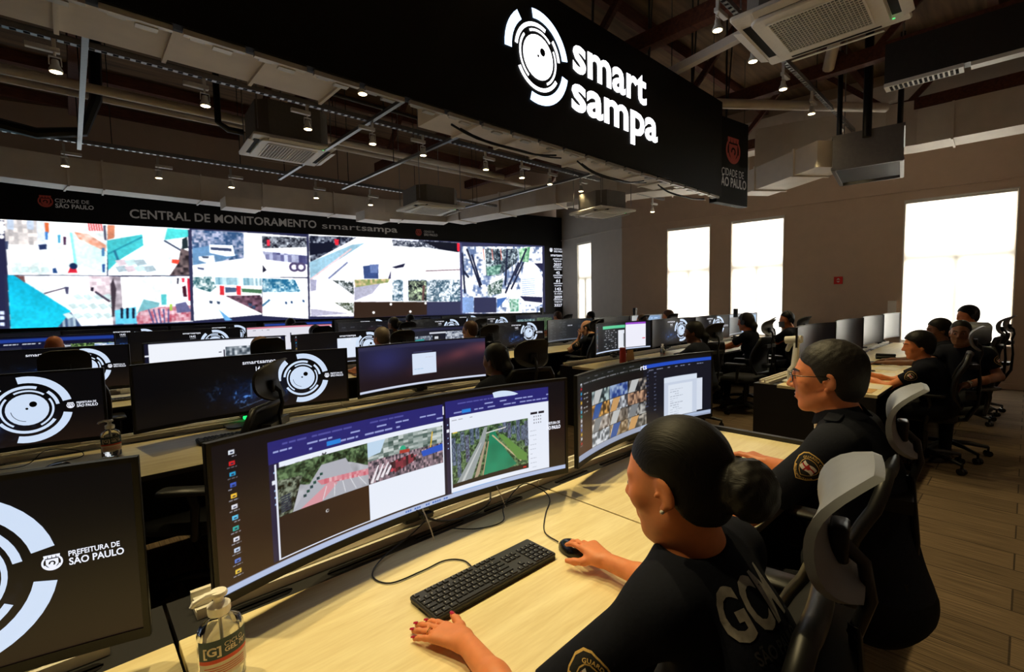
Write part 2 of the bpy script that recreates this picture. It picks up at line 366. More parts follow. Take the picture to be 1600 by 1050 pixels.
# ---------------------------------------------------------------- lettering, the ring emblem, painted screens
_TX = {}
def text2d(body, bold=0.0, spacing=1.0):
    k = (body, bold, spacing)
    if k in _TX: return _TX[k]
    c = bpy.data.curves.new('lettering', 'FONT'); c.body = body; c.offset = bold; c.space_character = spacing; c.resolution_u = 3
    o = bpy.data.objects.new('lettering', c); COL.objects.link(o); dg = bpy.context.evaluated_depsgraph_get()
    me = bpy.data.meshes.new_from_object(o.evaluated_get(dg)); bpy.data.objects.remove(o); bpy.data.curves.remove(c)
    vs = [(v.co.x, v.co.y) for v in me.vertices]; fs = [tuple(p.vertices) for p in me.polygons]; bpy.data.meshes.remove(me)
    _TX[k] = (vs, fs); return vs, fs
def text_fit(body, x0, x1, y0, em, bold=0.0, spacing=1.0, shear=0.0):
    """letters fitted between x0 and x1, baseline y0, em = font size"""
    vs, fs = text2d(body, bold, spacing); a = min(v[0] for v in vs); b = max(v[0] for v in vs); k = (x1 - x0) / (b - a)
    return [(x0 + (v[0] - a) * k + shear * v[1] * em, y0 + v[1] * em) for v in vs], fs
def arc2d(r0, r1, a0, a1, cx=0, cy=0, s=1.0, n=None):
    n = n or max(4, int(abs(a1 - a0) / 7)); vs = []
    for i in range(n + 1):
        t = R(a0 + (a1 - a0) * i / n); vs += [(cx + s * r0 * math.cos(t), cy + s * r0 * math.sin(t)), (cx + s * r1 * math.cos(t), cy + s * r1 * math.sin(t))]
    return vs, [(2 * i, 2 * i + 1, 2 * i + 3, 2 * i + 2) for i in range(n)]
def disc2d(r, cx=0, cy=0, s=1.0, n=28):
    return [(cx + s * r * math.cos(2 * math.pi * i / n), cy + s * r * math.sin(2 * math.pi * i / n)) for i in range(n)], [tuple(range(n))]
def ring_logo(cx, cy, s):
    """the camera-eye ring emblem: list of (verts, faces, dark?)"""
    L = []
    for a, b in ((12, 101), (129, 183), (-106, -12)): L.append((*arc2d(0.80, 1.0, a, b, cx, cy, s), 0))
    for a, b in ((70, 172), (8, 47), (-150, -32)): L.append((*arc2d(0.635, 0.715, a, b, cx, cy, s), 0))
    for a, b in ((48, 118), (140, 236), (-62, 30)): L.append((*arc2d(0.535, 0.585, a, b, cx, cy, s), 0))
    L.append((*disc2d(0.47, cx, cy, s), 0))
    L.append((*disc2d(0.085, cx + 0.13 * s, cy + 0.15 * s, s), 1)); L.append((*disc2d(0.032, cx - 0.01 * s, cy + 0.03 * s, s), 1))
    L.append((*arc2d(0.345, 0.36, 185, 262, cx, cy, s), 1))
    return L
def crest(cx, cy, s):
    """small city crest: crown of towers, shield and ribbon"""
    L = [(*arc2d(0.42, 0.62, 200, 340, cx, cy, s), 0)]
    sh = [(-.36, .30), (.36, .30), (.36, -.1), (.2, -.36), (0, -.48), (-.2, -.36), (-.36, -.1)]
    L.append(([(cx + x * s, cy + y * s) for x, y in sh], [tuple(range(7))], 0))
    for x in (-.36, -.12, .12, .36 - .0):
        x = x - .0; L.append(([(cx + (x - .09) * s, cy + .38 * s), (cx + (x + .09) * s, cy + .38 * s), (cx + (x + .12) * s, cy + .62 * s), (cx + (x - .12) * s, cy + .62 * s)], [(0, 1, 2, 3)], 0))
    for sx in (-1, 1): L.append((*arc2d(0.5, 0.62, 90 - sx * 48, 90 - sx * 110, cx, cy, s), 0))
    L.append((*arc2d(0.10, 0.20, -60, 200, cx, cy - .04 * s, s), 1))
    return L
def vnoise(U, V, s, seed=0):
    x = U * s; y = V * s; xi = np.floor(x).astype(int); yi = np.floor(y).astype(int); fx = x - xi; fy = y - yi
    def h(a, b): n = (a * 374761393 + b * 668265263 + seed * 2147483647) & 0xffffffff; n = ((n ^ (n >> 13)) * 1274126177) & 0xffffffff; return ((n ^ (n >> 16)) & 0xffff) / 65535.0
    fx = fx * fx * (3 - 2 * fx); fy = fy * fy * (3 - 2 * fy)
    return (h(xi, yi) * (1 - fx) + h(xi + 1, yi) * fx) * (1 - fy) + (h(xi, yi + 1) * (1 - fx) + h(xi + 1, yi + 1) * fx) * fy
def hashblk(U, V, sx, sy, seed=0):
    a = np.floor(U * sx).astype(int); b = np.floor(V * sy).astype(int)
    n = (a * 374761393 + b * 668265263 + seed * 97531) & 0xffffffff; n = ((n ^ (n >> 13)) * 1274126177) & 0xffffffff; return ((n ^ (n >> 16)) & 0xffff) / 65535.0
def mixc(c0, c1, t): t = np.clip(t, 0, 1)[..., None]; return np.array(c0) * (1 - t) + np.array(c1) * t
def t_tree(U, V, sd=0, asp=1.0, d=(18, 34, 22), l=(110, 138, 96), s=34):
    n = vnoise(U * asp, V, s, sd) * .6 + vnoise(U * asp, V, s * 2.6, sd + 3) * .4; return mixc(d, l, (n - .3) * 2.2)
def t_city(U, V, sd=0, asp=1.0, s=26):
    n = hashblk(U * asp, V, s, s * .6, sd); w = hashblk(U * asp, V, s * 4, s * 3, sd + 1); c = mixc((52, 62, 84), (196, 204, 214), n); return c * (0.72 + 0.4 * w)[..., None]
def t_busy(U, V, sd=0, asp=1.0, a=(20, 26, 44), b=(240, 246, 255), s=30, g=2.4):
    n = vnoise(U * asp, V, s, sd) * .55 + hashblk(U * asp, V, s * 2.2, s * 2.2, sd + 5) * .45; return mixc(a, b, (n - .28) * g)
class Canvas:
    """an image drawn in numbers; u to the right, v down, both 0..1; becomes vertex colours of a screen grid"""
    def __init__(s, W, H, col=(8, 8, 10), asp=None):
        s.W, s.H = W * 2, H * 2; s.asp = asp or W / H; s.a = np.zeros((s.H, s.W, 3)); s.a[:] = col
        s.V, s.U = np.meshgrid((np.arange(s.H) + .5) / s.H, (np.arange(s.W) + .5) / s.W, indexing='ij')
    def _put(s, sl, m, col):
        if callable(col): c = col(s.U[sl][m], s.V[sl][m])
        else: c = np.array(col, float)
        s.a[sl][m] = c
    def rect(s, u0, v0, u1, v1, col):
        x0, x1 = int(max(0, round(u0 * s.W))), int(min(s.W, max(round(u1 * s.W), round(u0 * s.W) + 1))); y0, y1 = int(max(0, round(v0 * s.H))), int(min(s.H, max(round(v1 * s.H), round(v0 * s.H) + 1)))
        if x1 <= x0 or y1 <= y0: return
        sl = (slice(y0, y1), slice(x0, x1)); s._put(sl, np.ones((y1 - y0, x1 - x0), bool), col)
    def poly(s, pts, col):
        us = [p[0] for p in pts]; vs = [p[1] for p in pts]
        x0, x1 = max(0, int(min(us) * s.W) - 1), min(s.W, int(max(us) * s.W) + 2); y0, y1 = max(0, int(min(vs) * s.H) - 1), min(s.H, int(max(vs) * s.H) + 2)
        if x1 <= x0 or y1 <= y0: return
        sl = (slice(y0, y1), slice(x0, x1)); U = s.U[sl]; V = s.V[sl]; ins = np.zeros(U.shape, bool); n = len(pts)
        for i in range(n):
            (ax, ay), (bx, by) = pts[i], pts[(i + 1) % n]
            if ay == by: continue
            c = ((ay > V) != (by > V)) & (U < (bx - ax) * (V - ay) / (by - ay) + ax); ins ^= c
        s._put(sl, ins, col)
    def disc(s, u, v, r, col):      # r in units of height
        x = r / s.asp; pts = [(u + x * math.cos(t * .3927), v + r * math.sin(t * .3927)) for t in range(16)]; s.poly(pts, col)
    def line(s, p, q, w, col):
        dx, dy = (q[0] - p[0]) * s.asp, q[1] - p[1]; L = math.hypot(dx, dy) or 1; nx, ny = -dy / L * w / 2 / s.asp, dx / L * w / 2
        s.poly([(p[0] + nx, p[1] + ny), (q[0] + nx, q[1] + ny), (q[0] - nx, q[1] - ny), (p[0] - nx, p[1] - ny)], col)
    def dashes(s, u0, u1, v, h, col, seed=0, fill=.7, wmin=.01, wmax=.04):
        r = random.Random(seed); u = u0
        while u < u1:
            w = r.uniform(wmin, wmax)
            if r.random() < fill: s.rect(u, v - h / 2, min(u + w, u1), v + h / 2, col)
            u += w + wmin * .5
    def blur(s, n=1):
        for _ in range(n):
            a = s.a; b = a.copy(); b[1:] += a[:-1]; b[:-1] += a[1:]; b[1:-1] /= 3; b[0] /= 2; b[-1] /= 2; a = b; b = a.copy(); b[:, 1:] += a[:, :-1]; b[:, :-1] += a[:, 1:]; b[:, 1:-1] /= 3; b[:, 0] /= 2; b[:, -1] /= 2; s.a = b
    def colors(s):
        a = s.a.reshape(s.H // 2, 2, s.W // 2, 2, 3).mean((1, 3))[::-1] / 255.0
        return np.where(a <= 0.04045, a / 12.92, ((a + 0.055) / 1.055) ** 2.4)
def grid_mesh(name, canvas, fn, material):
    """screen surface from fn(u, v_up) with the canvas as a colour attribute"""
    W, H = canvas.W // 2, canvas.H // 2; U, V = np.meshgrid(np.linspace(0, 1, W), np.linspace(0, 1, H)); co = fn(U, V).reshape(-1, 3)
    idx = np.arange(W * H).reshape(H, W); q = np.stack([idx[:-1, :-1], idx[:-1, 1:], idx[1:, 1:], idx[1:, :-1]], -1).reshape(-1, 4)
    me = bpy.data.meshes.new(name); me.vertices.add(len(co)); me.vertices.foreach_set('co', co.ravel()); me.loops.add(q.size); me.polygons.add(len(q))
    me.polygons.foreach_set('loop_start', np.arange(0, q.size, 4)); me.loops.foreach_set('vertex_index', q.ravel()); me.update(calc_edges=True)
    at = me.attributes.new('Col', 'FLOAT_COLOR', 'POINT'); c = np.ones((W * H, 4)); c[:, :3] = canvas.colors().reshape(-1, 3); at.data.foreach_set('color', c.ravel())
    me.materials.append(material); me.polygons.foreach_set('use_smooth', [True] * len(q)); return me

# --- the wide curved monitor ---
MW, MH, MR, MZ = 1.27, 0.372, 2.3, 0.832 - 0.74      # panel width, height, curve radius, panel bottom above the desk
def sag(u): return MR - math.sqrt(MR * MR - u * u)
def mpt(u, v, d=0.0):        # u from -MW/2.., v from panel bottom, d in front of the glass
    return (u - u / MR * d, -sag(u) - d * math.sqrt(1 - (u / MR) ** 2), MZ + v)
def npmpt(U, V):
    u = (U - .5) * MW; return np.stack([u, -(MR - np.sqrt(MR * MR - u * u)) - 0.0005, MZ + V * MH], -1)
MID = {}
def shared(key, fn):
    if key not in MID: MID[key] = fn()
    return MID[key]
def housing_mesh():
    m = MB(); B = 0.011; T = 0.012; B2 = 0.022
    out = lambda u, v: mpt((u - .5) * (MW + 2 * B), -B2 + v * (MH + B + B2), -0.002)
    m.sheet(out, 32, 1, thick=-T, nrm=lambda u, v: Vector(mpt((u - .5) * MW, 0, 1)) - Vector(mpt((u - .5) * MW, 0, 0)))
    m.sheet(lambda u, v: mpt((u - .5) * 0.62, 0.07 + v * 0.24, -0.013), 12, 1, thick=-0.035, nrm=lambda u, v: Vector((0, -1, 0)))
    for (u0, u1, v0, v1) in ((-.5 * MW - B, .5 * MW + B, MH, MH + B), (-.5 * MW - B, .5 * MW + B, -B2, 0), (-.5 * MW - B, -.5 * MW, 0, MH), (.5 * MW, .5 * MW + B, 0, MH)):
        m.sheet(lambda a, b: mpt(u0 + (u1 - u0) * a, v0 + (v1 - v0) * b, 0.004), 32 if u1 - u0 > 1 else 1, 1, thick=-0.008, nrm=lambda u, v: Vector((0, -1, 0)))
    return m.mesh('housing', MATS['black_plastic'])
def stand_mesh():
    m = MB(); m.rbox(-.04, .04, 0.062, 0.09, 0.02, 0.30, 0.01); m.box(-.05, .05, 0.02, 0.066, 0.16, 0.28); m.rbox(-.06, .06, 0.03, 0.12, 0.035, 0.06, .012); m.box(-.02, .02, -.02, .09, .06, .075); return m.mesh('stand_column', MATS['black_plastic'], 40)
def foot_mesh():
    m = MB(); m.rbox(-.17, .17, -0.10, 0.13, 0.0, 0.012, 0.05, 5); return m.mesh('foot', MATS['charcoal'], 40)
def flat_to(mp, L, mats_key, name, d=0.0016, d2=0.0022):
    m = MB()
    for vs, fs, dark in L: m.add([mp(x, y, d2 if dark else d) for x, y in vs], fs, dark)
    return m.mesh(name, [MATS[k] for k in mats_key])
LOGO_U, LOGO_V, LOGO_S = MW * 0.262, MH * .5, MH * .475
def desktop_logo():
    L = ring_logo(LOGO_U, LOGO_V, LOGO_S); return flat_to(mpt, L, ('logo_white', 'wall_black'), 'ring_emblem')
def desktop_text():
    L = []
    def T(*a, **k): L.append((*text_fit(*a, **k), 0))
    T('smart', -.045, .060, .318, .036, bold=.01); T('sampa', .062, .165, .318, .036, bold=.016); T('14:42', .035, .103, .268, .042, bold=.016)
    T('segunda-feira, 10', .035, .105, .249, .010)
    T('PREFEITURA DE', .525, .606, .194, .0155, bold=.02); T('SÃO PAULO', .525, .612, .175, .0205, bold=.022)
    L += crest(.500, .188, .026)
    return flat_to(mpt, L, ('text_white', 'wall_black'), 'desktop_text')
def paint_dark_screen(c):
    c.a[:] = mixc((6, 6, 9), (34, 21, 14), np.clip((c.V - .45) * 1.5, 0, 1) * np.clip(c.U * 1.2, 0.3, 1))  # near-black base, browner towards the bottom and the right
    m = np.exp(-((c.U - .54) / .17) ** 2 - ((c.V - .66) / .22) ** 2); n = vnoise(c.U * 3.4, c.V, 40, 4) * vnoise(c.U * 3.4, c.V, 11, 8)
    c.a += (np.array([14, 40, 92]) * (m * (0.25 + 1.5 * n))[..., None]); c.a += np.array([70, 110, 150]) * (m * (n > .52))[..., None]
    c.line((.50, .5), (.50, .78), .012, (60, 96, 140)); c.line((.50, .52), (.42, .7), .006, (26, 48, 80)); c.line((.50, .52), (.6, .7), .006, (26, 48, 80))
    for k in range(7): c.line((.44 + k * .03, .93 - k * .028), (.47 + k * .03, .905 - k * .03), .008, (84, 110, 150))
def taskbar(c, col=(192, 204, 226), h=.022): c.rect(0, 1 - h, 1, 1, col)
def icons(c, u=.035, n=12, seed=1, v0=.1, v1=.9, col=None):
    r = random.Random(seed); pal = [(224, 230, 240), (206, 32, 36), (40, 160, 210), (60, 90, 190), (240, 190, 60), (220, 220, 230), (90, 190, 230), (46, 170, 160), (230, 230, 240), (200, 216, 240), (90, 120, 200), (236, 196, 70)]
    for k in range(n):
        v = v0 + (v1 - v0) * k / (n - 1); q = pal[k % 12]; c.rect(u - .0055, v - .016, u + .0055, v + .012, q); c.rect(u - .002, v - .004, u + .003, v + .006, (30, 40, 70)); c.dashes(u - .009, u + .009, v + .026, .006, (150, 150, 160), seed + k, .9, .004, .008)
def browser(c, u0, v0, u1, v1, head=(40, 38, 112), page=(232, 238, 250)):
    c.rect(u0, v0, u1, v1, page); c.rect(u0, v0, u1, v0 + .2 * (v1 - v0), head); c.dashes(u0 + .02, u1 - .05, v0 + .09 * (v1 - v0), .012, (130, 140, 200), int(u0 * 99), .6); c.dashes(u0 + .01, u1 - .1, v0 + .155 * (v1 - v0), .014, (180, 188, 226), int(u1 * 99), .8)
KINDS = {}
def kind(n):
    def d(f): KINDS[n] = f; return f
    return d
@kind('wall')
def _(c): paint_dark_screen(c)
@kind('off')
def _(c): c.a[:] = (5, 5, 7)
@kind('haze')
def _(c):
    n = vnoise(c.U * 3, c.V, 3, 5); c.a[:] = mixc((34, 34, 62), (30, 20, 26), c.V * 1.3); b = np.exp(-((c.V - (.95 - .75 * c.U)) / .16) ** 2) * np.clip(c.U * 1.7 - .5, 0, 1)
    c.a += np.array([56, 22, 14]) * (b * (.5 + n))[..., None]; c.a += np.array([10, 14, 40]) * (np.exp(-((c.U - .2) / .16) ** 2 - ((c.V - .35) / .3) ** 2))[..., None]
    c.rect(0, 0, 1, .085, (44, 44, 74)); c.rect(0, .93, 1, .972, (206, 214, 236)); c.rect(0, .972, 1, 1, (14, 14, 18))
    c.rect(.425, .215, .575, .235, (60, 62, 96)); c.rect(.415, .26, .605, .745, (214, 226, 246)); c.dashes(.43, .5, .62, .012, (120, 180, 214), 3, .9); c.dashes(.52, .58, .36, .01, (200, 190, 200), 4, .5)
@kind('white')
def _(c):
    c.a[:] = (18, 20, 44); c.rect(.03, .02, .97, .94, (240, 244, 252)); c.rect(0, .95, 1, 1, (206, 214, 230)); c.rect(.535, .3, .545, .94, (40, 40, 60)); c.rect(.0, .3, .03, .34, (236, 240, 250))
    c.rect(.55, .22, .74, .94, lambda U, V: mixc((60, 72, 84), (214, 222, 230), vnoise(U * 3.4, V, 16, 2) * 1.6 - .4)); c.rect(.86, .2, .95, .5, lambda U, V: mixc((236, 220, 222), (180, 210, 220), vnoise(U * 3.4, V, 30, 3)))
    c.dashes(.5, .52, .36, .03, (60, 60, 80), 2, 1); c.rect(.96, .6, .99, .9, lambda U, V: t_busy(U, V, 3))
@kind('blue')
def _(c):
    c.a[:] = (16, 20, 48); c.rect(0, .06, 1, .16, (30, 60, 150)); c.dashes(.1, .6, .22, .03, (220, 226, 240), 5, .6, .01, .03)
    c.rect(.0, .3, .35, .95, (36, 38, 60)); c.rect(.55, .28, 1, .96, lambda U, V: t_tree(U * 3, V, 3, l=(150, 190, 110))); c.rect(.55, .28, .68, .96, lambda U, V: t_busy(U, V, 6)); c.rect(.85, .3, 1, .96, lambda U, V: t_busy(U, V, 7, a=(80, 120, 180)))
@kind('pink')
def _(c):
    c.a[:] = (226, 226, 236); c.rect(0, 0, 1, .07, (214, 130, 150)); c.dashes(.05, .3, .14, .02, (90, 90, 110), 1, .4); c.dashes(.1, .9, .42, .03, (60, 60, 80), 7, .25); c.rect(.5, .3, .515, .7, (50, 50, 70))
    c.rect(.72, .32, .97, .95, lambda U, V: t_busy(U, V, 9, a=(40, 60, 60))); c.rect(.6, .4, .63, .9, (110, 110, 130)); c.rect(0, .95, 1, 1, (200, 206, 224))
@kind('term')
def _(c):
    c.a[:] = (24, 28, 34)
    for k in range(14):
        for j, u in enumerate((.05, .3, .72, .88)): c.dashes(u, u + (.16 if j < 2 else .09), .12 + k * .06, .014, (92, 100, 108), k * 9 + j, .5, .01, .03)
    c.rect(.27, 0, .275, .95, (60, 64, 70)); c.rect(.66, 0, .665, .95, (50, 54, 60)); c.rect(0, .95, 1, 1, (120, 132, 150)); c.dashes(.5, .6, .3, .05, (190, 196, 206), 4, .9)
@kind('panels')
def _(c):
    c.a[:] = (20, 20, 26)
    for k, u in enumerate((.02, .17, .3, .45, .6, .75, .9)): c.rect(u, .25 + .05 * (k % 3), u + .12, .95, (30 + 8 * (k % 2), 30 + 6 * (k % 3), 38)); c.dashes(u, u + .1, .2, .02, (120, 124, 140), k, .5)
@kind('green_doc')
def _(c):
    c.a[:] = (20, 20, 24); icons(c, .04, 16, 5); c.rect(.17, .1, .6, .2, (88, 200, 150)); c.rect(.17, .2, .6, .93, (26, 30, 34)); c.rect(.61, .03, .93, .1, (150, 70, 200)); c.rect(.61, .1, .93, .93, (238, 238, 250)); c.rect(.48, .28, .59, .93, (228, 232, 240)); c.rect(.575, .4, .585, .88, (30, 34, 40))
    for k in range(9): c.dashes(.2, .45, .27 + k * .075, .02, (190, 196, 206), k, .35, .01, .03)
    c.rect(.88, .62, .92, .65, (220, 60, 90)); taskbar(c, (200, 214, 240), .05)
@kind('river')
def _(c):
    c.a[:] = (24, 26, 40); c.rect(0, .05, 1, .12, (40, 40, 66)); c.rect(.38, .2, .6, .26, (206, 210, 220)); c.rect(.02, .32, .42, .97, lambda U, V: t_city(U * 3, V, 4)); c.poly([(.16, .45), (.3, .42), (.36, .97), (.14, .97)], (36, 150, 150))
    c.line((.15, .45), (.12, .97), .03, (190, 170, 130)); c.rect(.42, .3, .52, .97, (20, 22, 28)); c.rect(.45, .36, .5, .46, (210, 214, 220)); c.rect(.6, .2, 1, .97, lambda U, V: t_busy(U, V, 12, a=(60, 70, 90), b=(210, 216, 226)))
@kind('blueglow')
def _(c):
    c.a[:] = (96, 106, 118); c.rect(.5, .05, .96, .95, (92, 132, 178)); c.dashes(.55, .9, .2, .04, (190, 220, 250), 2, .6); c.rect(.6, .3, .9, .9, lambda U, V: mixc((60, 90, 130), (130, 170, 214), hashblk(U, V, 20, 8)))
@kind('city_cams')
def _(c):
    c.a[:] = (20, 24, 40); c.rect(.03, .25, .55, .97, lambda U, V: t_busy(U, V, 21, a=(24, 50, 60), b=(170, 200, 200))); c.rect(.6, .2, .95, .97, lambda U, V: t_tree(U * 3, V, 8))
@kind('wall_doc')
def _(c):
    paint_dark_screen(c); icons(c, .035, 6, 3, .06, .5); c.rect(.44, .2, .66, .86, (222, 232, 248)); taskbar(c)
@kind('light')
def _(c):
    c.a[:] = (150, 158, 170); c.rect(.02, .15, .6, .95, (24, 28, 36)); c.rect(.62, .1, .98, .95, (176, 206, 232)); c.dashes(.64, .96, .4, .05, (250, 250, 255), 3, .6)
# helpers that place a photographed detail on the real screen surface
def pix_to_screen(px, py, cx, cy, rot=0):
    d = CM @ _ray(px, py); C = np.array([0, 0, 1.53]); t = (cy - .05) / d[1]
    for _ in range(12):
        p = C + d * t; u = min(max(p[0] - cx, -.9), .9); t = (cy - (MR - math.sqrt(MR * MR - u * u))) / d[1]
    p = C + d * t; return ((p[0] - cx) / MW + .5, 1 - (p[2] - .74 - MZ) / MH)
def paint_main(c, cx, cy):
    def Q(*pts): return [pix_to_screen(300 + x / 2.5617, 590 + y / 2.5617, cx, cy) for x, y in pts]
    def w1(px, py): return Q((px, py))[0]
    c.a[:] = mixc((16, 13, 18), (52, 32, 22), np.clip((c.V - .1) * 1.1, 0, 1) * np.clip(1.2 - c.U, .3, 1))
    (ua, va), (ub, vb) = Q((302, 262), (345, 752)); (uc, vc), (ud, vd) = Q((1003, 122), (1003, 505))
    # first browser window
    c.rect(ua, va, uc, .94, (232, 238, 250)); c.rect(ua, va, uc, va + .16, (40, 38, 112))
    for k in range(3): c.dashes(ua + .01 + .02 * (k == 0), uc - .12 * (k == 0), va + .035 + k * .045, .014, (150, 158, 214) if k else (84, 84, 160), k + 3, .62, .006, .03)
    c.rect(ua + .13, va + .105, ua + .165, va + .14, (40, 130, 220)); c.dashes(ua + .02, ua + .12, va + .20, .008, (150, 150, 160), 9, .8, .01, .02); c.line((ua + .118, va + .185), (ua + .128, va + .215), .012, (60, 60, 70)); c.line((ua + .128, va + .185), (ua + .118, va + .215), .012, (60, 60, 70))
    c.rect(ua, va + .16, ua + .021, .94, (34, 30, 60)); c.rect(ua + .005, va + .28, ua + .018, va + .31, (230, 234, 245))
    for k in (.22, .35, .4, .45): c.rect(ua + .009, va + k, ua + .013, va + k + .012, (160, 190, 230))
    us, vs_ = Q((337, 345))[0]; um, _v = Q((705, 345))[0]; ue = uc - .003; vt = Q((705, 262))[0][1]; vm = Q((705, 430))[0][1]
    def street(U, V):
        t = t_tree(U * 3.4, V, 2, s=30); road = mixc((150, 152, 160), (196, 198, 206), vnoise(U * 3.4, V, 24, 6)); return np.where(((V - vt) / (vm - vt) > .42 + .12 * np.sin(U * 40))[:, None], road, t)
    c.rect(us, vt, um, vm, street)
    c.poly([(us + .03, vm), (us + .10, vt + .2 * (vm - vt)), (us + .16, vt + .2 * (vm - vt)), (us + .2, vm)], (172, 174, 184))
    c.poly([(us, vt + .25 * (vm - vt)), (us + .055, vt + .3 * (vm - vt)), (us + .03, vm), (us, vm)], lambda U, V: t_tree(U * 3.4, V, 9, d=(10, 16, 12), l=(140, 150, 130)))
    c.poly([(um - .13, vt + .52 * (vm - vt)), (um, vt + .60 * (vm - vt)), (um, vt + .75 * (vm - vt)), (um - .12, vt + .64 * (vm - vt))], lambda U, V: mixc((200, 96, 112), (226, 180, 186), hashblk(U, V, 160, 4)))
    c.poly([(um - .10, vt + .62 * (vm - vt)), (um - .08, vt + .7 * (vm - vt)), (um - .12, vm), (um - .17, vm)], (214, 150, 160))
    for k in range(5): c.line((us + .11 + .02 * k, vt + .7 * (vm - vt)), (us + .10 + .028 * k, vm - .01), .006, (220, 222, 228))
    for k in range(6): c.rect(us + .055 + .008 * k, vt + (.72 - .07 * k) * (vm - vt), us + .062 + .008 * k, vt + (.78 - .07 * k) * (vm - vt), (30, 60 + 14 * (k % 2), 66))
    for k in range(7): c.poly([(us + .008 + .0 * k, vt + (.6 + .05 * k) * (vm - vt)), (us + .03, vt + (.58 + .05 * k) * (vm - vt)), (us + .025, vt + (.62 + .05 * k) * (vm - vt)), (us + .002, vt + (.64 + .05 * k) * (vm - vt))], (44, 52, 72))
    def block(U, V):
        q = (V - vt) / (vm - vt); b = mixc((62, 84, 78), (206, 214, 212), hashblk(U * 3.4, V, 20, 46, 3)); s_ = mixc((40, 40, 52), (190, 160, 170), hashblk(U * 3.4, V, 60, 40, 5)); return np.where((q < .45)[:, None], b, s_)
    c.rect(um, vt, ue, vm, block); c.poly([(um, vt), (um + .05, vt), (um + .035, vt + .3 * (vm - vt)), (um, vt + .35 * (vm - vt))], (190, 214, 236))
    for k in range(9): c.poly([(um + .004 + .014 * k, vm - .01 - .012 * k), (um + .012 + .014 * k, vm - .012 * k), (um + .03 + .014 * k, vt + .6 * (vm - vt)), (um + .026 + .014 * k, vt + .6 * (vm - vt))], (232, 226, 232) if k < 4 else (200, 70, 84))
    c.poly([(um + .06, vt + .62 * (vm - vt)), (um + .13, vt + .54 * (vm - vt)), (um + .14, vt + .72 * (vm - vt)), (um + .075, vt + .9 * (vm - vt))], lambda U, V: mixc((40, 26, 34), (170, 60, 76), hashblk(U, V, 130, 20, 2)))
    c.poly([(um + .155, vt + .55 * (vm - vt)), (ue, vt + .48 * (vm - vt)), (ue, vt + .66 * (vm - vt)), (um + .16, vt + .7 * (vm - vt))], (40, 84, 190)); c.line((um + .185, vt + .5 * (vm - vt)), (um + .192, vt + .1 * (vm - vt)), .012, (226, 184, 60)); c.disc(um + .1, vt + .36 * (vm - vt), .03, (40, 170, 130)); c.line((um + .09, vt + .42 * (vm - vt)), (um + .12, vt + .44 * (vm - vt)), .03, (170, 60, 50))
    c.rect(us, vm, um, .925, lambda U, V: mixc((40, 26, 24), (56, 34, 22), (U - us) * 4)); c.disc((us + um) / 2, vm + .30 * (.925 - vm), .014, (190, 190, 190)); c.disc((us + um) / 2 + .001, vm + .30 * (.925 - vm), .008, (44, 30, 28)); c.rect(us - .004, va + .17, us, .94, (226, 230, 244)); c.rect(us, .925, um, .94, (226, 230, 244)); c.rect(us, .925, um, .93, (20, 18, 40))
    # second browser window
    u2, v2 = Q((1013, 128))[0]; u3, _ = Q((1425, 60))[0]; v3 = .95
    c.rect(uc, va - .02, u2, .95, (16, 15, 40)); c.rect(uc - .0005, va + .02, uc + .003, va + .1, (230, 230, 240))
    c.rect(u2, va - .02, u3, v3, (230, 236, 249)); c.rect(u2, va - .02, u3, va + .14, (40, 38, 112))
    for k in range(3): c.dashes(u2 + .01, u3 - .12 * (k == 0), va + .02 + k * .042, .013, (150, 158, 214) if k else (84, 84, 160), k + 23, .62, .006, .03)
    c.rect(u2 + .055, va + .085, u2 + .085, va + .12, (40, 130, 220)); c.rect(u2, va + .14, u2 + .013, .95, (34, 30, 60)); c.rect(u2 + .003, va + .25, u2 + .011, va + .28, (230, 234, 245))
    for k in (.2, .33, .38, .43): c.rect(u2 + .005, va + k, u2 + .008, va + k + .012, (160, 190, 230))
    c.dashes(u2 + .02, u2 + .09, va + .175, .008, (150, 150, 160), 19, .8, .01, .02)
    a0, b0 = Q((1037, 222))[0]; a1, _ = Q((1343, 158))[0]; b1 = Q((1040, 444))[0][1]
    c.rect(a0, b0, a1, b1, lambda U, V: t_tree(U * 3.4, V, 12, d=(30, 52, 36), l=(116, 146, 100), s=50)); q = lambda s, t: (a0 + (a1 - a0) * s, b0 + (b1 - b0) * t)
    for k in range(13): 
        x = [0, .06, .11, .17, .23, .3, .66, .72, .78, .84, .9, .95, .6][k]; hh = [.5, .62, .35, .5, .3, .22, .2, .3, .16, .42, .3, .5, .12][k]; t0 = [.1, .22, .02, .1, 0, 0, 0, .02, .1, 0, .12, .05, .06][k]
        c.poly([q(x, t0), q(x + .05, t0), q(x + .055, t0 + hh), q(x + .005, t0 + hh)], lambda U, V, k=k: mixc((38 + 6 * (k % 4), 50 + 5 * (k % 3), 72), (120, 136, 160), hashblk(U, V, 420, 60, k)))
    c.poly([q(.02, 1), q(.22, 1), q(.42, .3), q(.46, .02), q(.42, .02), q(.34, .3)], (150, 158, 160)); c.poly([q(.08, 1), q(.12, 1), q(.38, .3), q(.37, .3)], (196, 200, 200)); c.poly([q(.26, 1), q(.34, .88), q(.44, .3), q(.42, .3)], (168, 150, 130))
    c.poly([q(.38, .98), q(.42, .6), q(.47, .3), q(.49, .12), q(.55, .10), q(.6, .3), q(.7, .55), q(.84, .86), q(.66, .93)], lambda U, V: mixc((22, 116, 84), (34, 146, 108), vnoise(U * 3, V, 10, 3))); c.line(q(.52, .2), q(.9, .82), .014, (196, 178, 140)); c.line(q(.38, .98), q(.47, .3), .01, (190, 150, 120))
    c.poly([q(.6, .22), q(.66, .22), q(.98, .7), q(.98, .84), q(.86, .78)], (96, 140, 70)); c.line(q(.44, .14), q(.7, .10), .012, (214, 214, 210))
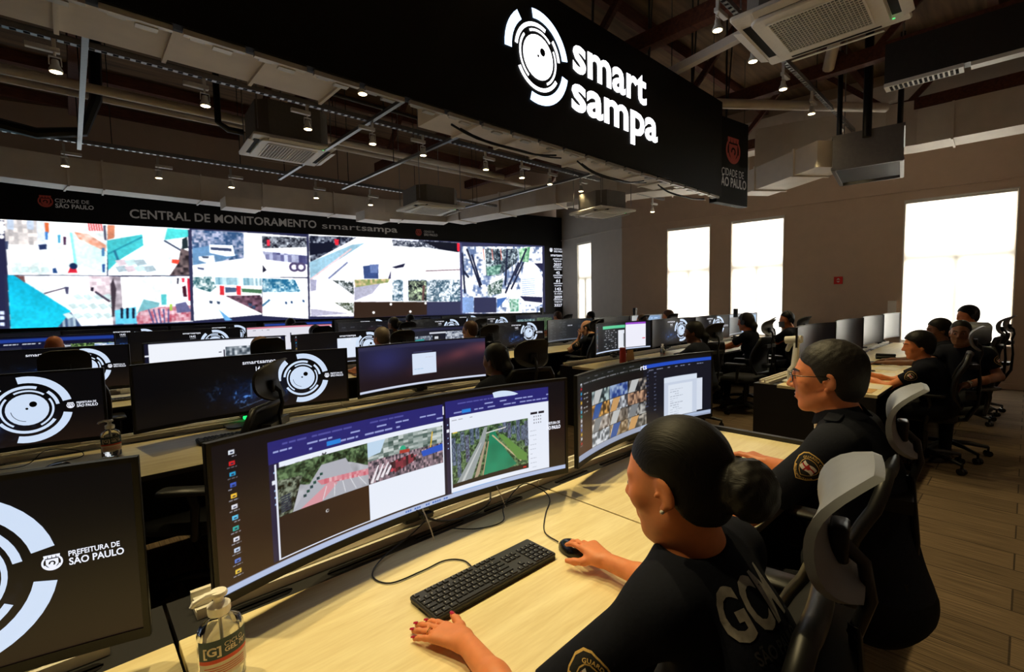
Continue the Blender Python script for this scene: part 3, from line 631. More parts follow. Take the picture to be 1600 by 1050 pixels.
    c.poly([q(0, .93), q(1, .9), q(1, 1), q(0, 1)], (38, 30, 30)); c.rect(a1 - .02, b1 - .03, a1 - .008, b1 - .015, (200, 40, 40)); c.rect(a0 + .005, b0 + .0, a0 + .02, b0 + .012, (230, 200, 60))
    c.rect(a0, b1 + .045, a0 + .62 * (a1 - a0), b1 + .06, (70, 140, 220)); c.rect(a0 + .62 * (a1 - a0), b1 + .05, u3, b1 + .055, (190, 200, 220))
    for i in range(4):
        for j in range(3): c.rect(a1 + .022 + i * .008, b0 - .01 + j * .035, a1 + .025 + i * .008, b0 + .002 + j * .035, (90, 90, 100))
    c.rect(a1 + .01, b0 - .055, a1 + .035, b0 - .03, (24, 22, 34)); c.rect(a1 + .04, b0 - .055, a1 + .06, b0 - .03, (24, 22, 34))
    for k in range(9): c.dashes(a1 + .008, a1 + .03, b0 + .15 + k * .05, .006, (180, 186, 200), k, .9, .004, .01)
    c.rect(0, .955, 1, 1, (176, 190, 222)); c.dashes(.44, .58, .978, .016, (70, 110, 190), 4, .8, .004, .006); icons(c, .036, 12, 2, .07, .88)
    return u3
def paint_second(c, cx, cy):
    def Q(*pts): return [pix_to_screen(880 + x / 3.75, 540 + y / 3.75, cx, cy) for x, y in pts]
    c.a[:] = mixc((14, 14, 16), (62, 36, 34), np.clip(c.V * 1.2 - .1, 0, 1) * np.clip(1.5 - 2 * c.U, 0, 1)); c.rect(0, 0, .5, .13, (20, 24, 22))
    c.rect(.52, .06, 1, .93, (17, 20, 32)); c.rect(.52, .06, 1, .115, (34, 76, 190)); c.dashes(.56, .95, .15, .012, (120, 126, 150), 4, .5, .006, .02)
    us, v0 = Q((168, 275))[0]; ue, _ = Q((488, 195))[0]; v1 = .93; cells = 3
    pals = [((30, 40, 44), (170, 190, 190)), ((36, 60, 130), (150, 170, 200)), ((30, 30, 34), (160, 150, 140)), ((70, 50, 30), (226, 170, 90)), ((60, 60, 66), (200, 206, 214)), ((60, 44, 40), (190, 150, 120)), ((80, 70, 66), (220, 214, 206)), ((56, 50, 46), (150, 140, 130)), ((40, 40, 44), (180, 180, 176)), ((70, 80, 90), (216, 220, 226)), ((90, 70, 50), (200, 180, 150)), ((60, 60, 60), (176, 170, 160))]
    for i in range(3):
        for j in range(4):
            a = us + (ue - us) * i / 3; b = us + (ue - us) * (i + 1) / 3; t = v0 + (v1 - v0) * j / 4; t2 = v0 + (v1 - v0) * (j + 1) / 4; p = pals[(i + 3 * j) % 12]
            c.rect(a, t, b, t2, lambda U, V, i=i, j=j, p=p: mixc(p[0], p[1], vnoise(U * 3.4, V, 24, i * 4 + j) * 1.6 - .3)); c.poly([(a + .2 * (b - a), t), (a + .6 * (b - a), t), (a + .35 * (b - a), t2), (a, t2)], [(186, 188, 188), (46, 84, 150), (120, 124, 128), (196, 150, 96)][(i * 2 + j) % 4]) if (i * 5 + j * 3) % 4 != 1 else None; c.rect(b - .002, t, b, t2, (20, 20, 20)); c.rect(a, t2 - .006, b, t2, (20, 20, 20))
    c.rect(.135, .1, us - .005, .95, (24, 18, 20)); 
    for k in range(5): c.dashes(.05, .085, .22 + k * .055, .014, (150, 150, 150), k, .9, .01, .02)
    icons(c, .03, 14, 8, .1, .8); c.dashes(.08, .5, .045, .012, (90, 90, 96), 9, .4, .01, .03); c.dashes(.05, .5, .095, .014, (140, 140, 146), 7, .7, .004, .008)
    d0 = Q((590, 192), (782, 162), (577, 420), (805, 206)); uu, vv = d0[0]; u2 = d0[1][0]; u3 = d0[3][0]
    c.rect(u2, vv + .08, u3 + .01, .9, (214, 222, 236)); c.rect(uu, vv, u2, .92, (214, 224, 238)); c.rect(uu, vv + .08, u2, .92, (198, 208, 226)); c.rect(uu + .03, vv + .12, u2 - .03, .92, (220, 228, 240))
    for k in range(16): c.dashes(uu + .045, uu + .045 + (.06 if k % 3 else .09), vv + .2 + k * .035, .006, (130, 138, 156), k, .85, .01, .03)
    for k in range(11): c.dashes(.6, .615, .2 + k * .055, .012, (110, 120, 150), k, .9, .004, .008); c.dashes(.535, .56, .17 + k * .05, .008, (90, 100, 140), k, .6, .006, .012)
    c.rect(0, .93, 1, 1, (150, 160, 184)); c.rect(.5, .93, 1, .97, (170, 186, 214))
def add_monitor(label, cx, cy, kindname, res=(150, 45), group=None, logo=None, clear=0.0, rotz=0, dz=0.0, painter=None, foot=False):
    """one wide curved monitor standing on a desk top 0.74 m high"""
    t = thing('wide_monitor', label, 'monitor', (cx, cy, 0.74), rotz, group)
    put('housing', shared('housing', housing_mesh), t, (0, 0, dz)); put('stand_column', shared('stand', stand_mesh), t); 
    if foot: put('foot', shared('foot', foot_mesh), t)
    def mk():
        c = Canvas(*res, asp=MW / MH); (painter or KINDS[kindname])(c); return grid_mesh('screen', c, npmpt, MATS['screen'])
    s = put('screen', shared(('scr', kindname, res), mk) if painter is None else mk(), t, (0, 0, dz))
    if logo is None: logo = kindname in ('wall', 'wall_doc')
    if logo:
        put('ring_emblem', shared('dlogo', desktop_logo), s); put('desktop_text', shared('dtext', desktop_text), s)
    return t

# --- video wall (flat LED screen in a black surround) ---
def wpt(s, z, d=0.0): p = VP + VU * s + VN * d; return Vector((p.x, p.y, z))
WZ0, WZ1 = 1.25, 3.17
def pix_wall(px, py):
    d = CM @ _ray(px, py); n = np.array(VN); P = np.array(VP); t = ((P - np.array([0, 0, 1.53])) @ n) / (d @ n); q = np.array([0, 0, 1.53]) + d * t
    return float((q - P) @ np.array(VU)), float(q[2])
SW0, SW1 = -13.0, -0.60
def paint_videowall():
    c = Canvas(1150, 180, (34, 36, 66), asp=(SW1 - SW0) / (WZ1 - WZ0))
    def W(*pts): return [((s - SW0) / (SW1 - SW0), 1 - (z - WZ0) / (WZ1 - WZ0)) for s, z in (pix_wall(x, y) for x, y in pts)]
    A = lambda *p: W(*[(x / 5.161, 320 + y / 5.161) for x, y in p])         # left tile crop
    B = lambda *p: W(*[(290 + x / 5.161, 340 + y / 5.161) for x, y in p])   # middle crop
    D = lambda *p: W(*[(580 + x / 5.0, 350 + y / 5.0) for x, y in p])       # right crop
    wh = (255, 255, 255); asp = c.asp
    gl = lambda s_, a=(226, 238, 244), b=(255, 255, 255), sc=20: (lambda U, V: mixc(a, b, vnoise(U * asp, V, sc, s_) * 2 - .3))
    # tile 1: four street cameras
    c.poly(A((35, 100), (870, 160), (865, 570), (70, 565)), gl(1, (214, 226, 226))); c.poly(A((35, 100), (330, 125), (330, 330), (50, 320)), lambda U, V: mixc((160, 156, 158), (236, 228, 224), hashblk(U * asp, V, 30, 26, 2)))
    for x in (60, 220): c.poly(A((x, 120), (x + 55, 122), (x + 58, 205), (x + 3, 200)), (176, 190, 210))
    c.poly(A((300, 130), (365, 135), (375, 350), (310, 355)), (206, 214, 226)); c.poly(A((362, 145), (398, 147), (400, 230), (372, 240)), (196, 92, 48)); c.poly(A((315, 325), (380, 318), (382, 360), (320, 366)), (36, 50, 90))
    c.poly(A((560, 225), (690, 230), (860, 380), (860, 560), (620, 480)), (206, 236, 234)); c.poly(A((600, 220), (720, 240), (860, 330), (860, 380), (640, 280)), lambda U, V: mixc((206, 130, 100), (240, 214, 206), vnoise(U * asp, V, 40, 4))); c.poly(A((565, 225), (585, 225), (625, 480), (600, 470)), (130, 214, 214))
    for k in range(6): c.poly(A((710 + 20 * k, 150), (722 + 20 * k, 152), (735 + 20 * k, 215), (722 + 20 * k, 212)), (206, 60, 66))
    c.poly(A((835, 170), (855, 170), (862, 290), (845, 285)), (60, 60, 84))
    for x, y, q in ((380, 240, (50, 110, 180)), (480, 265, (60, 150, 190)), (525, 280, (70, 40, 70)), (60, 315, (50, 60, 90)), (835, 370, (60, 110, 160)), (838, 500, (40, 70, 130))): c.poly(A((x - 13, y - 20), (x + 13, y - 20), (x + 10, y + 45), (x - 9, y + 45)), q)
    c.poly(A((425, 515), (455, 508), (470, 552), (430, 552)), (30, 60, 110)); c.poly(A((550, 550), (575, 490), (610, 488), (630, 550)), (200, 30, 50)); c.disc(*A((596, 495))[0], .03, (20, 40, 80))
    for k in range(4): c.poly(A((90 + 80 * k, 505), (150 + 80 * k, 495), (170 + 80 * k, 545), (100 + 80 * k, 550)), (200, 224, 224))
    c.poly(A((868, 160), (1530, 195), (1545, 570), (875, 570)), gl(2)); c.poly(A((865, 290), (1150, 240), (1160, 330), (960, 450), (875, 530)), (60, 178, 186)); c.poly(A((870, 165), (930, 168), (925, 270), (870, 285)), (196, 120, 90)); c.poly(A((1350, 190), (1525, 205), (1525, 260), (1330, 285)), (70, 200, 200)); c.line(*A((870, 400), (1150, 262)), .014, (30, 130, 150)); c.line(*A((925, 370), (960, 460)), .02, (30, 100, 130))
    for k in range(7): c.poly(A((930 + 75 * (k % 4), 500 - 50 * (k // 4)), (1010 + 75 * (k % 4), 490 - 50 * (k // 4)), (1040 + 75 * (k % 4), 530 - 50 * (k // 4)), (960 + 75 * (k % 4), 545 - 50 * (k // 4))), [(160, 180, 190), (206, 190, 200), (186, 214, 216)][k % 3])
    c.line(*A((1325, 290), (1530, 410)), .016, (40, 50, 80)); c.poly(A((1460, 350), (1535, 380), (1545, 570), (1370, 570), (1440, 470)), lambda U, V: mixc((24, 20, 26), (130, 110, 110), vnoise(U * asp, V, 40, 5))); c.poly(A((1390, 440), (1450, 445), (1440, 480), (1385, 470)), (226, 70, 50)); c.poly(A((1470, 280), (1510, 260), (1520, 350), (1470, 360)), (30, 44, 50))
    c.poly(A((65, 570), (905, 575), (915, 965), (90, 1000)), gl(3)); c.poly(A((65, 565), (120, 570), (575, 855), (480, 985), (92, 1000)), lambda U, V: mixc((0, 150, 196), (20, 186, 214), V)); c.poly(A((575, 860), (660, 975), (470, 985)), lambda U, V: mixc((30, 50, 90), (170, 190, 200), hashblk(U * asp, V, 50, 8))); c.poly(A((715, 575), (905, 580), (910, 760), (730, 690)), lambda U, V: mixc((180, 160, 170), (226, 214, 220), hashblk(U * asp, V, 30, 30))); c.poly(A((120, 570), (200, 575), (210, 630)), (110, 70, 70)); c.line(*A((360, 715), (545, 665)), .012, (70, 60, 80)); c.poly(A((525, 660), (560, 660), (555, 720), (535, 720)), (60, 60, 90))
    for i in range(5):
        for j in range(3): x, y = 590 + 80 * i - 40 * j, 730 + 75 * j; c.poly(A((x, y), (x + 50, y - 14), (x + 90, y + 22), (x + 40, y + 40)), (190, 212, 214))
    c.poly(A((735, 665), (760, 665), (755, 700), (735, 695)), (30, 24, 40)); c.line(*A((770, 700), (890, 780)), .02, (60, 50, 70))
    c.poly(A((885, 575), (975, 580), (1000, 955), (915, 965)), lambda U, V: mixc((120, 110, 120), (206, 196, 206), vnoise(U * asp, V, 30, 7))); c.poly(A((895, 640), (915, 590), (940, 680), (925, 900), (905, 900)), (60, 50, 60)); c.poly(A((975, 580), (1540, 575), (1560, 940), (1000, 960)), gl(5)); c.poly(A((930, 850), (1100, 820), (1110, 955), (935, 960)), (90, 190, 220))
    for x in (985, 1030, 1078): c.poly(A((x - 12, 830), (x + 12, 830), (x + 10, 915), (x - 8, 915)), (20, 26, 50))
    c.poly(A((1100, 900), (1150, 830), (1540, 810), (1558, 930), (1110, 960)), lambda U, V: mixc((150, 40, 60), (226, 200, 210), hashblk(U * asp, V, 46, 30, 3) * .6 + vnoise(U * asp, V, 40, 3) * .5)); c.poly(A((1300, 720), (1345, 720), (1345, 805), (1305, 805)), (80, 190, 196)); c.poly(A((1415, 800), (1500, 780), (1545, 860), (1430, 870)), (90, 90, 130)); c.poly(A((1370, 800), (1390, 800), (1390, 850), (1370, 850)), (150, 190, 70)); c.poly(A((1105, 880), (1160, 760), (1290, 790), (1280, 820), (1130, 860)), (110, 170, 180))
    for k in range(5): c.line(*A((1200 + 40 * k, 840), (1240 + 30 * k, 950)), .012, (60, 70, 120))
    c.poly(A((1465, 590), (1490, 590), (1490, 625), (1470, 625)), (210, 50, 70)); c.poly(A((1510, 590), (1545, 600), (1560, 780), (1520, 770)), (190, 24, 50)); c.poly(A((1430, 590), (1445, 590), (1440, 640), (1428, 640)), (40, 40, 60)); c.poly(A((1470, 660), (1500, 650), (1510, 740), (1480, 740)), (60, 20, 36))
    c.poly(A((38, 560), (65, 560), (90, 1000), (60, 1000)), (40, 42, 70))
    # tile 2: traffic and buses
    c.poly(B((50, 100), (610, 130), (615, 480), (60, 470)), gl(9, (240, 246, 252))); c.poly(B((50, 100), (470, 125), (470, 330), (60, 380)), lambda U, V: t_busy(U, V, 31, asp, (40, 70, 110), (190, 190, 214), 22, 1.8)); c.poly(B((55, 250), (190, 230), (420, 300), (300, 350), (60, 385)), (90, 130, 170))
    c.poly(B((190, 220), (380, 225), (400, 310), (330, 315), (195, 285)), (244, 248, 255)); c.poly(B((200, 240), (370, 250), (372, 275), (205, 262)), (50, 60, 90)); c.poly(B((105, 315), (230, 305), (240, 360), (180, 372), (110, 345)), (236, 240, 250)); c.poly(B((130, 312), (190, 314), (185, 330), (140, 328)), (60, 70, 90)); c.poly(B((55, 385), (190, 400), (180, 470), (60, 450)), (244, 246, 255)); c.poly(B((95, 400), (150, 408), (150, 425), (100, 415)), (60, 70, 100))
    c.poly(B((610, 130), (975, 160), (985, 480), (615, 480)), wh); c.poly(B((615, 150), (980, 165), (980, 240), (620, 250)), lambda U, V: t_busy(U, V, 33, asp, (16, 18, 30), (220, 230, 240), 26, 1.3)); c.poly(B((655, 180), (680, 182), (680, 232), (656, 230)), (214, 40, 60)); c.poly(B((620, 275), (980, 300), (985, 380), (650, 340)), lambda U, V: mixc((50, 50, 96), (200, 206, 230), hashblk(U * asp, V, 26, 12, 6))); c.poly(B((610, 245), (980, 285), (980, 310), (612, 270)), (240, 246, 255))
    for x in (875, 930): c.disc(*B((x, 400))[0], .055, (70, 60, 96)); c.disc(*B((x, 400))[0], .03, (236, 236, 250))
    c.poly(B((620, 380), (655, 425), (622, 445)), (30, 30, 50)); c.poly(B((55, 470), (620, 480), (615, 780), (70, 830)), gl(11, (236, 242, 248))); c.poly(B((60, 480), (210, 475), (250, 560), (200, 600), (60, 560)), lambda U, V: t_busy(U, V, 35, asp, (30, 80, 90), (230, 240, 240), 30, 1.8)); c.poly(B((235, 480), (615, 490), (615, 550), (240, 540)), lambda U, V: mixc((90, 140, 160), (226, 240, 244), hashblk(U * asp, V, 50, 4))); 
    for x in (275, 410): c.poly(B((x, 548), (x + 36, 552), (x + 38, 625), (x + 3, 622)), (206, 40, 50))
    c.poly(B((320, 560), (410, 565), (410, 600), (322, 605)), (60, 80, 110)); c.poly(B((450, 570), (615, 580), (615, 612), (455, 600)), (60, 100, 70)); c.poly(B((320, 630), (600, 625), (620, 650), (620, 775)), lambda U, V: mixc((36, 22, 32), (130, 90, 110), vnoise(U * asp, V, 40, 9))); 
    for x, y in ((205, 680), (265, 685), (520, 700), (550, 720)): c.poly(B((x - 14, y - 12), (x + 14, y - 8), (x + 12, y + 14), (x - 10, y + 10)), (40, 60, 90))
    c.poly(B((265, 735), (380, 825), (320, 830)), (90, 150, 200)); c.poly(B((620, 480), (990, 490), (1000, 815), (620, 790)), wh); c.poly(B((620, 490), (880, 500), (930, 600), (620, 600)), lambda U, V: t_busy(U, V, 37, asp, (20, 90, 130), (214, 236, 240), 26, 1.8))
    for x, y in ((810, 685), (855, 680), (950, 670)): c.poly(B((x - 10, y - 10), (x + 8, y - 8), (x + 10, y + 14), (x - 8, y + 10)), (40, 70, 110))
    c.line(*B((620, 710), (680, 660)), .02, (60, 110, 150)); c.poly(B((975, 140), (1000, 140), (1008, 815), (990, 815)), (44, 46, 76)); c.poly(B((20, 100), (50, 100), (68, 830), (45, 830)), (44, 46, 76))
    # tile 3: plaza and trees
    E = lambda *p: W(*[(450 + x / 3.333, 290 + y / 3.333) for x, y in p])
    c.poly(E((108, 245), (900, 300), (900, 605), (115, 680)), wh); c.poly(E((110, 262), (360, 270), (230, 340), (115, 400)), lambda U, V: t_busy(U, V, 41, asp, (8, 12, 30), (210, 220, 235), 22, 1.5)); c.poly(E((110, 300), (250, 300), (220, 345), (112, 365)), (14, 18, 36)); c.poly(E((240, 280), (265, 282), (262, 312), (245, 310)), (214, 30, 50)); c.poly(E((112, 400), (330, 310), (400, 300), (115, 485)), (140, 180, 200)); c.line(*E((115, 490), (330, 330)), .02, (214, 190, 196)); c.line(*E((210, 485), (310, 400)), .02, (110, 120, 160)); c.poly(E((390, 420), (470, 410), (470, 485), (395, 485)), (46, 66, 116)); c.poly(E((425, 412), (472, 410), (465, 455), (428, 455)), (90, 110, 160)); c.poly(E((535, 440), (535, 485), (520, 485)), (60, 60, 90))
    c.poly(E((540, 275), (890, 300), (890, 350), (700, 325), (545, 315)), lambda U, V: t_busy(U, V, 43, asp, (20, 26, 44), (236, 240, 246), 40, 1.6)); c.poly(E((700, 290), (880, 300), (885, 355), (780, 330)), (14, 16, 30)); c.poly(E((545, 330), (700, 320), (895, 350), (895, 430), (545, 430)), (246, 250, 255)); c.line(*E((715, 445), (895, 438)), .016, (120, 100, 110)); c.poly(E((540, 425), (610, 405), (600, 425), (560, 432)), (30, 30, 56)); c.poly(E((878, 300), (893, 302), (893, 345), (880, 342)), (220, 30, 50))
    c.poly(E((115, 490), (340, 495), (342, 600), (118, 605)), (244, 244, 252)); c.poly(E((115, 488), (150, 490), (145, 545), (118, 550)), (150, 150, 176)); c.poly(E((230, 492), (340, 497), (342, 570)), lambda U, V: t_busy(U, V, 45, asp, (20, 30, 30), (240, 244, 250), 40, 1.8)); c.poly(E((345, 490), (535, 485), (535, 605), (342, 605)), (240, 238, 250)); c.poly(E((345, 490), (530, 485), (520, 505), (350, 530)), lambda U, V: mixc((90, 120, 60), (226, 190, 150), vnoise(U * asp, V, 36, 5))); c.poly(E((345, 530), (480, 510), (440, 560), (345, 600)), (160, 160, 180)); c.poly(E((118, 605), (342, 605), (342, 680), (118, 680)), wh); c.poly(E((240, 608), (342, 610), (340, 665)), lambda U, V: t_busy(U, V, 47, asp, (40, 50, 30), (240, 244, 250), 40, 1.8)); c.poly(E((118, 640), (320, 665), (120, 680)), (170, 168, 190))
    c.poly(E((542, 490), (900, 490), (898, 605), (542, 600)), lambda U, V: t_busy(U, V, 49, asp, (40, 70, 90), (246, 250, 255), 26, 2.0)); c.poly(E((625, 495), (720, 495), (720, 600), (628, 600)), lambda U, V: t_busy(U, V, 50, asp, (16, 20, 26), (190, 210, 170), 30, 1.8)); c.poly(E((598, 492), (625, 492), (625, 600), (598, 600)), (240, 246, 255)); c.poly(E((700, 520), (712, 520), (706, 600), (696, 600)), (90, 60, 60))
    c.poly(E((343, 605), (722, 605), (722, 672), (343, 690)), (46, 32, 24)); c.poly(E((722, 605), (898, 603), (898, 668), (722, 672)), (46, 48, 76))
    for x, y in ((535, 617), (715, 612), (445, 660), (636, 655)): c.disc(*E((x, y))[0], .016, wh)
    # tile 4: cables and foliage
    c.poly(E((903, 318), (1322, 320), (1325, 662), (905, 665)), lambda U, V: t_busy(U, V, 53, asp, (90, 110, 150), (255, 255, 255), 14, 3.4)); c.poly(E((1025, 330), (1200, 330), (1190, 400), (1100, 470), (1030, 470)), lambda U, V: t_busy(U, V, 55, asp, (14, 26, 40), (220, 236, 240), 26, 1.6)); c.poly(E((1200, 330), (1260, 320), (1250, 400), (1205, 395)), lambda U, V: mixc((40, 110, 70), (190, 226, 190), vnoise(U * asp, V, 40, 8))); c.poly(E((1030, 425), (1110, 410), (1100, 460), (1035, 470)), lambda U, V: mixc((20, 70, 60), (170, 206, 190), vnoise(U * asp, V, 40, 9)))
    for p, q in (((930, 330), (1000, 530)), ((910, 440), (940, 480)), ((955, 360), (1005, 520)), ((1140, 330), (1130, 520)), ((1200, 400), (1130, 560)), ((1225, 400), (1160, 540)), ((1240, 330), (1180, 470)), ((905, 350), (920, 560))): c.line(*E(p, q), .028, (24, 30, 56))
    for x in (1015, 1060, 1105): c.line(*E((x, 330), (x + 6, 390)), .014, (206, 120, 110))
    c.poly(E((1230, 400), (1290, 400), (1325, 480), (1320, 600), (1200, 590), (1215, 480)), (244, 248, 255)); 
    for k in range(8): c.line(*E((1215, 490 + 11 * k), (1285, 484 + 11 * k)), .008, (110, 140, 190))
    c.poly(E((1205, 575), (1322, 580), (1322, 610), (1230, 600)), (24, 26, 60)); c.poly(E((905, 580), (965, 582), (965, 660), (908, 662)), (120, 150, 200)); c.poly(E((967, 582), (1083, 582), (1083, 660), (967, 662)), (44, 46, 76)); c.poly(E((1035, 520), (1120, 480), (1110, 560), (1040, 575)), lambda U, V: t_busy(U, V, 57, asp, (20, 50, 40), (250, 250, 255), 40, 1.8)); c.poly(E((1150, 590), (1200, 590), (1200, 655), (1155, 655)), lambda U, V: mixc((50, 120, 90), (220, 236, 230), vnoise(U * asp, V, 40, 8))); c.poly(E((1085, 590), (1140, 580), (1090, 640)), (60, 100, 170)); c.poly(E((1280, 405), (1325, 405), (1325, 450)), (24, 26, 60)); c.poly(E((903, 300), (1322, 300), (1322, 318), (903, 318)), (46, 48, 80)); c.poly(E((892, 300), (903, 300), (907, 665), (898, 665)), (60, 62, 100))
    # title bars
    for a, b in ((0, 170),): c.poly(A((a, 55), (b, 62), (b, 85), (a, 78)), wh)
    c.poly(B((5, 60), (140, 66), (140, 88), (5, 84)), wh); c.poly(B((990, 122), (1200, 132), (1200, 146), (990, 138)), (230, 234, 250)); c.poly(E((540, 275), (680, 284), (680, 292), (540, 284)), (220, 224, 244))
    for y in (115, 150, 190, 225, 260): c.disc(*A((18, y))[0], .03 if y == 190 else .018, wh)
    for y in (870, 910, 960): c.poly(A((2, y - 14), (40, y - 14), (42, y + 14), (4, y + 14)), (214, 226, 255))
    g = vnoise(c.U * asp, c.V, 9, 77) * .5 + vnoise(c.U * asp, c.V, 60, 78) * .5; bright = c.a.mean(2) > 60; c.a = np.where(bright[..., None], c.a * (.86 + .28 * g)[..., None] + 6, c.a); c.blur(2); c.a = np.clip(c.a, 0, 255)
    return c
vw = thing('video_wall', 'long curved-looking black video wall at the far end filled with bright street camera pictures', 'video wall', (VP.x, VP.y, 0)); vw['label'] = 'long black video wall at the far end filled with bright street camera pictures'
inv = Matrix.Translation(-Vector((VP.x, VP.y, 0)))
cv = paint_videowall()
def wfn(U, V):
    s = SW0 + U * (SW1 - SW0); z = WZ0 + V * (WZ1 - WZ0); d = 0.012
    return np.stack([VU.x * s + VN.x * d, VU.y * s + VN.y * d, z], -1)
put('led_screen', grid_mesh('led_screen', cv, wfn, MATS['led_wall']), vw)
def wslab(m, s0, s1, z0, z1, d0, d1):
    vs = [wpt(s, z, d) - Vector((VP.x, VP.y, 0)) for z in (z0, z1) for d in (d0, d1) for s in (s0, s1)]
    m.add(vs, [(0, 2, 3, 1), (4, 5, 7, 6), (0, 1, 5, 4), (2, 6, 7, 3), (0, 4, 6, 2), (1, 3, 7, 5)])
m = MB(); wslab(m, -14.2, 0.40, 0.0, 1.0, -0.5, 0.0); wslab(m, -14.2, 0.40, 1.0, 4.02, -0.5, 0.0); wslab(m, 0.30, 0.40, 0, 3.85, -.5, .03)
obj('surround', m, MATS['wall_black'], vw)
def wall_letters(name, L, mats_key, d=0.004):
    m = MB()
    for vs, fs, k in L: m.add([wpt(x, y, d + 0.003 * k) - Vector((VP.x, VP.y, 0)) for x, y in vs], fs, k)
    return obj(name, m, [MATS[q] for q in mats_key], vw)
L = [(*text_fit('CENTRAL DE MONITORAMENTO', -10.13, -6.76, 3.32, .235, bold=.018), 0), (*text_fit('smart', -6.64, -5.78, 3.32, .20, bold=.0), 0), (*text_fit('sampa', -5.76, -4.90, 3.32, .20, bold=.016), 0),
     (*text_fit('CIDADE DE', -11.20, -10.72, 3.53, .09), 0), (*text_fit('SÃO PAULO', -11.20, -10.66, 3.43, .105, bold=.02), 0), (*text_fit('CIDADE DE', -4.22, -3.95, 3.36, .07), 0), (*text_fit('SÃO PAULO', -4.22, -3.86, 3.28, .08, bold=.02), 0)]
wall_letters('lettering', L, ('sign_grey',))
wall_letters('city_crest', crest(-11.33, 3.53, .17), ('sign_red', 'wall_black')); wall_letters('city_crest', crest(-4.36, 3.35, .13), ('sign_red', 'wall_black'))
L = [(q[0], q[1], 0) for q in crest(-.36, 3.06, .09) if not q[2]]
rr = random.Random(5)
def bars(z, ws, h=.035):
    x = -.13 - sum(ws) / 2
    for w in ws: L.append(([(x, z), (x + w * .93, z), (x + w * .93, z + h), (x, z + h)], [(0, 1, 2, 3)], 0)); x += w
L.append((*text_fit('PREFEITURA DE', -.26, .10, 3.07, .065), 0)); L.append((*text_fit('SÃO PAULO', -.26, .10, 3.00, .07, bold=.02), 0)); L.append((*text_fit('smartsampa', -.38, .12, 2.88, .11, bold=.016), 0))
zz = 2.79
for k, (big, a, b) in enumerate((('', 'prisões em', 'flagrante'), ('2037', 'foragidos', 'capturados'), ('42', 'pessoas', 'localizadas'), ('61', 'veículos', 'recuperados'), ('143', 'ocorrências', 'da cidade'), ('2059', 'câmeras', 'integradas'), ('3327', '', ''))):
    if big: L.append((*text_fit(big, -.13 - .035 * len(big), -.13 + .035 * len(big), zz - .02, .11, bold=.025), 0)); zz -= .075
    if a: L.append((*text_fit(a, -.13 - .16, -.13 + .16, zz, .065, bold=.016), 0)); zz -= .065; L.append((*text_fit(b, -.13 - .13, -.13 + .13, zz, .065, bold=.016), 0)); zz -= .1
wall_letters('statistics_panel', L, ('text_white',))

# --- hanging banner ---
BY, BZ0, BZ1, BX0, BX1 = 2.60, 2.775, 3.90, -1.6, 5.93
bn = thing('hanging_led_banner', 'long black hanging banner overhead with a glowing white ring emblem and two words', 'sign', (BX1, BY, BZ0))
def bl(x, z, d): return Vector((x - BX1, -d, z - BZ0))
m = MB(); m.box(BX0 - BX1, 0, 0, .05, 0.012, BZ1 - BZ0); obj('led_panel', m, MATS['banner_black'], bn)
m = MB(); m.box(BX0 - BX1, 0.0, 0.05, .11, 0.03, BZ1 - BZ0 - .05); obj('case', m, MATS['wall_black'], bn)
m = MB()
for k in range(26):
    x = BX0 - BX1 + .02 + k * .29; m.box(x, x + .25, 0.02, .045, -.012, .012); m.box(x + .03, x + .09, .05, .075, -.006, .02); m.box(x + .12, x + .2, .045, .085, -.016, -.004)
obj('bottom_rail', m, MATS['aluminium'], bn)
m = MB(); m.box(BX0 - BX1, 0, .05, .13, BZ1 - BZ0 - .05, BZ1 - BZ0 + .015); obj('top_rail', m, MATS['aluminium'], bn)
L = ring_logo(2.725, 3.385, .345); L1 = [q for i, q in enumerate(L) if i < 3]; L2 = [q for i, q in enumerate(L) if i >= 3]
def bmesh_flat(name, L, mk, d):
    m = MB()
    for vs, fs, k in L: m.add([bl(x, z, d + .002 * k) for x, z in vs], fs, k)
    return obj(name, m, [MATS[q] for q in mk], bn)
bmesh_flat('ring_emblem_outer', L1, ('led_blue', 'banner_black'), .004); bmesh_flat('ring_emblem_eye', L2, ('led_white', 'banner_black'), .004)
bmesh_flat('lettering', [(*text_fit('smart', 3.13, 4.235, 3.425, .43, bold=.026, spacing=1.0), 0), (*text_fit('sampa', 3.11, 4.44, 3.115, .43, bold=.026, spacing=1.0), 0)], ('led_white',), .004)
m = MB()
M_ = Matrix.Translation((0, .06, 0)) @ Matrix.Rotation(R(-8), 4, 'Z'); m.box(0.0, .70, 0, .1, -.045, BZ1 - BZ0 - .12, M=M_); obj('end_panel', m, MATS['banner_black'], bn)
def ep(x, z, d=.003): return M_ @ Vector((x, -d, z))
m = MB()
for vs, fs, k in [(*text_fit('CIDADE DE', .10, .60, .30, .13), 0), (*text_fit('SÃO PAULO', .04, .66, .17, .16, bold=.022), 0)]: m.add([ep(x, z) for x, z in vs], fs)
obj('lettering', m, MATS['sign_grey'], bn)
m = MB()
for vs, fs, k in crest(.35, .62, .26): m.add([ep(x, z, .003 + .002 * k) for x, z in vs], fs, k)
obj('city_crest', m, [MATS['sign_red'], MATS['banner_black']], bn)
for k in range(9):
    x = BX0 - BX1 + .5 + k * .95
    if x < .6:
        m = MB(); m.cyl((x, .2, BZ1 - BZ0 - .06), (x + .12, .25, 2.55), .011, n=6); m.cyl((x, .2, BZ1 - BZ0 - .06), (x - .10, .05, 2.55), .009, n=6); obj('suspension_cable', m, MATS['dark_metal'], bn)
rc = random.Random(3)
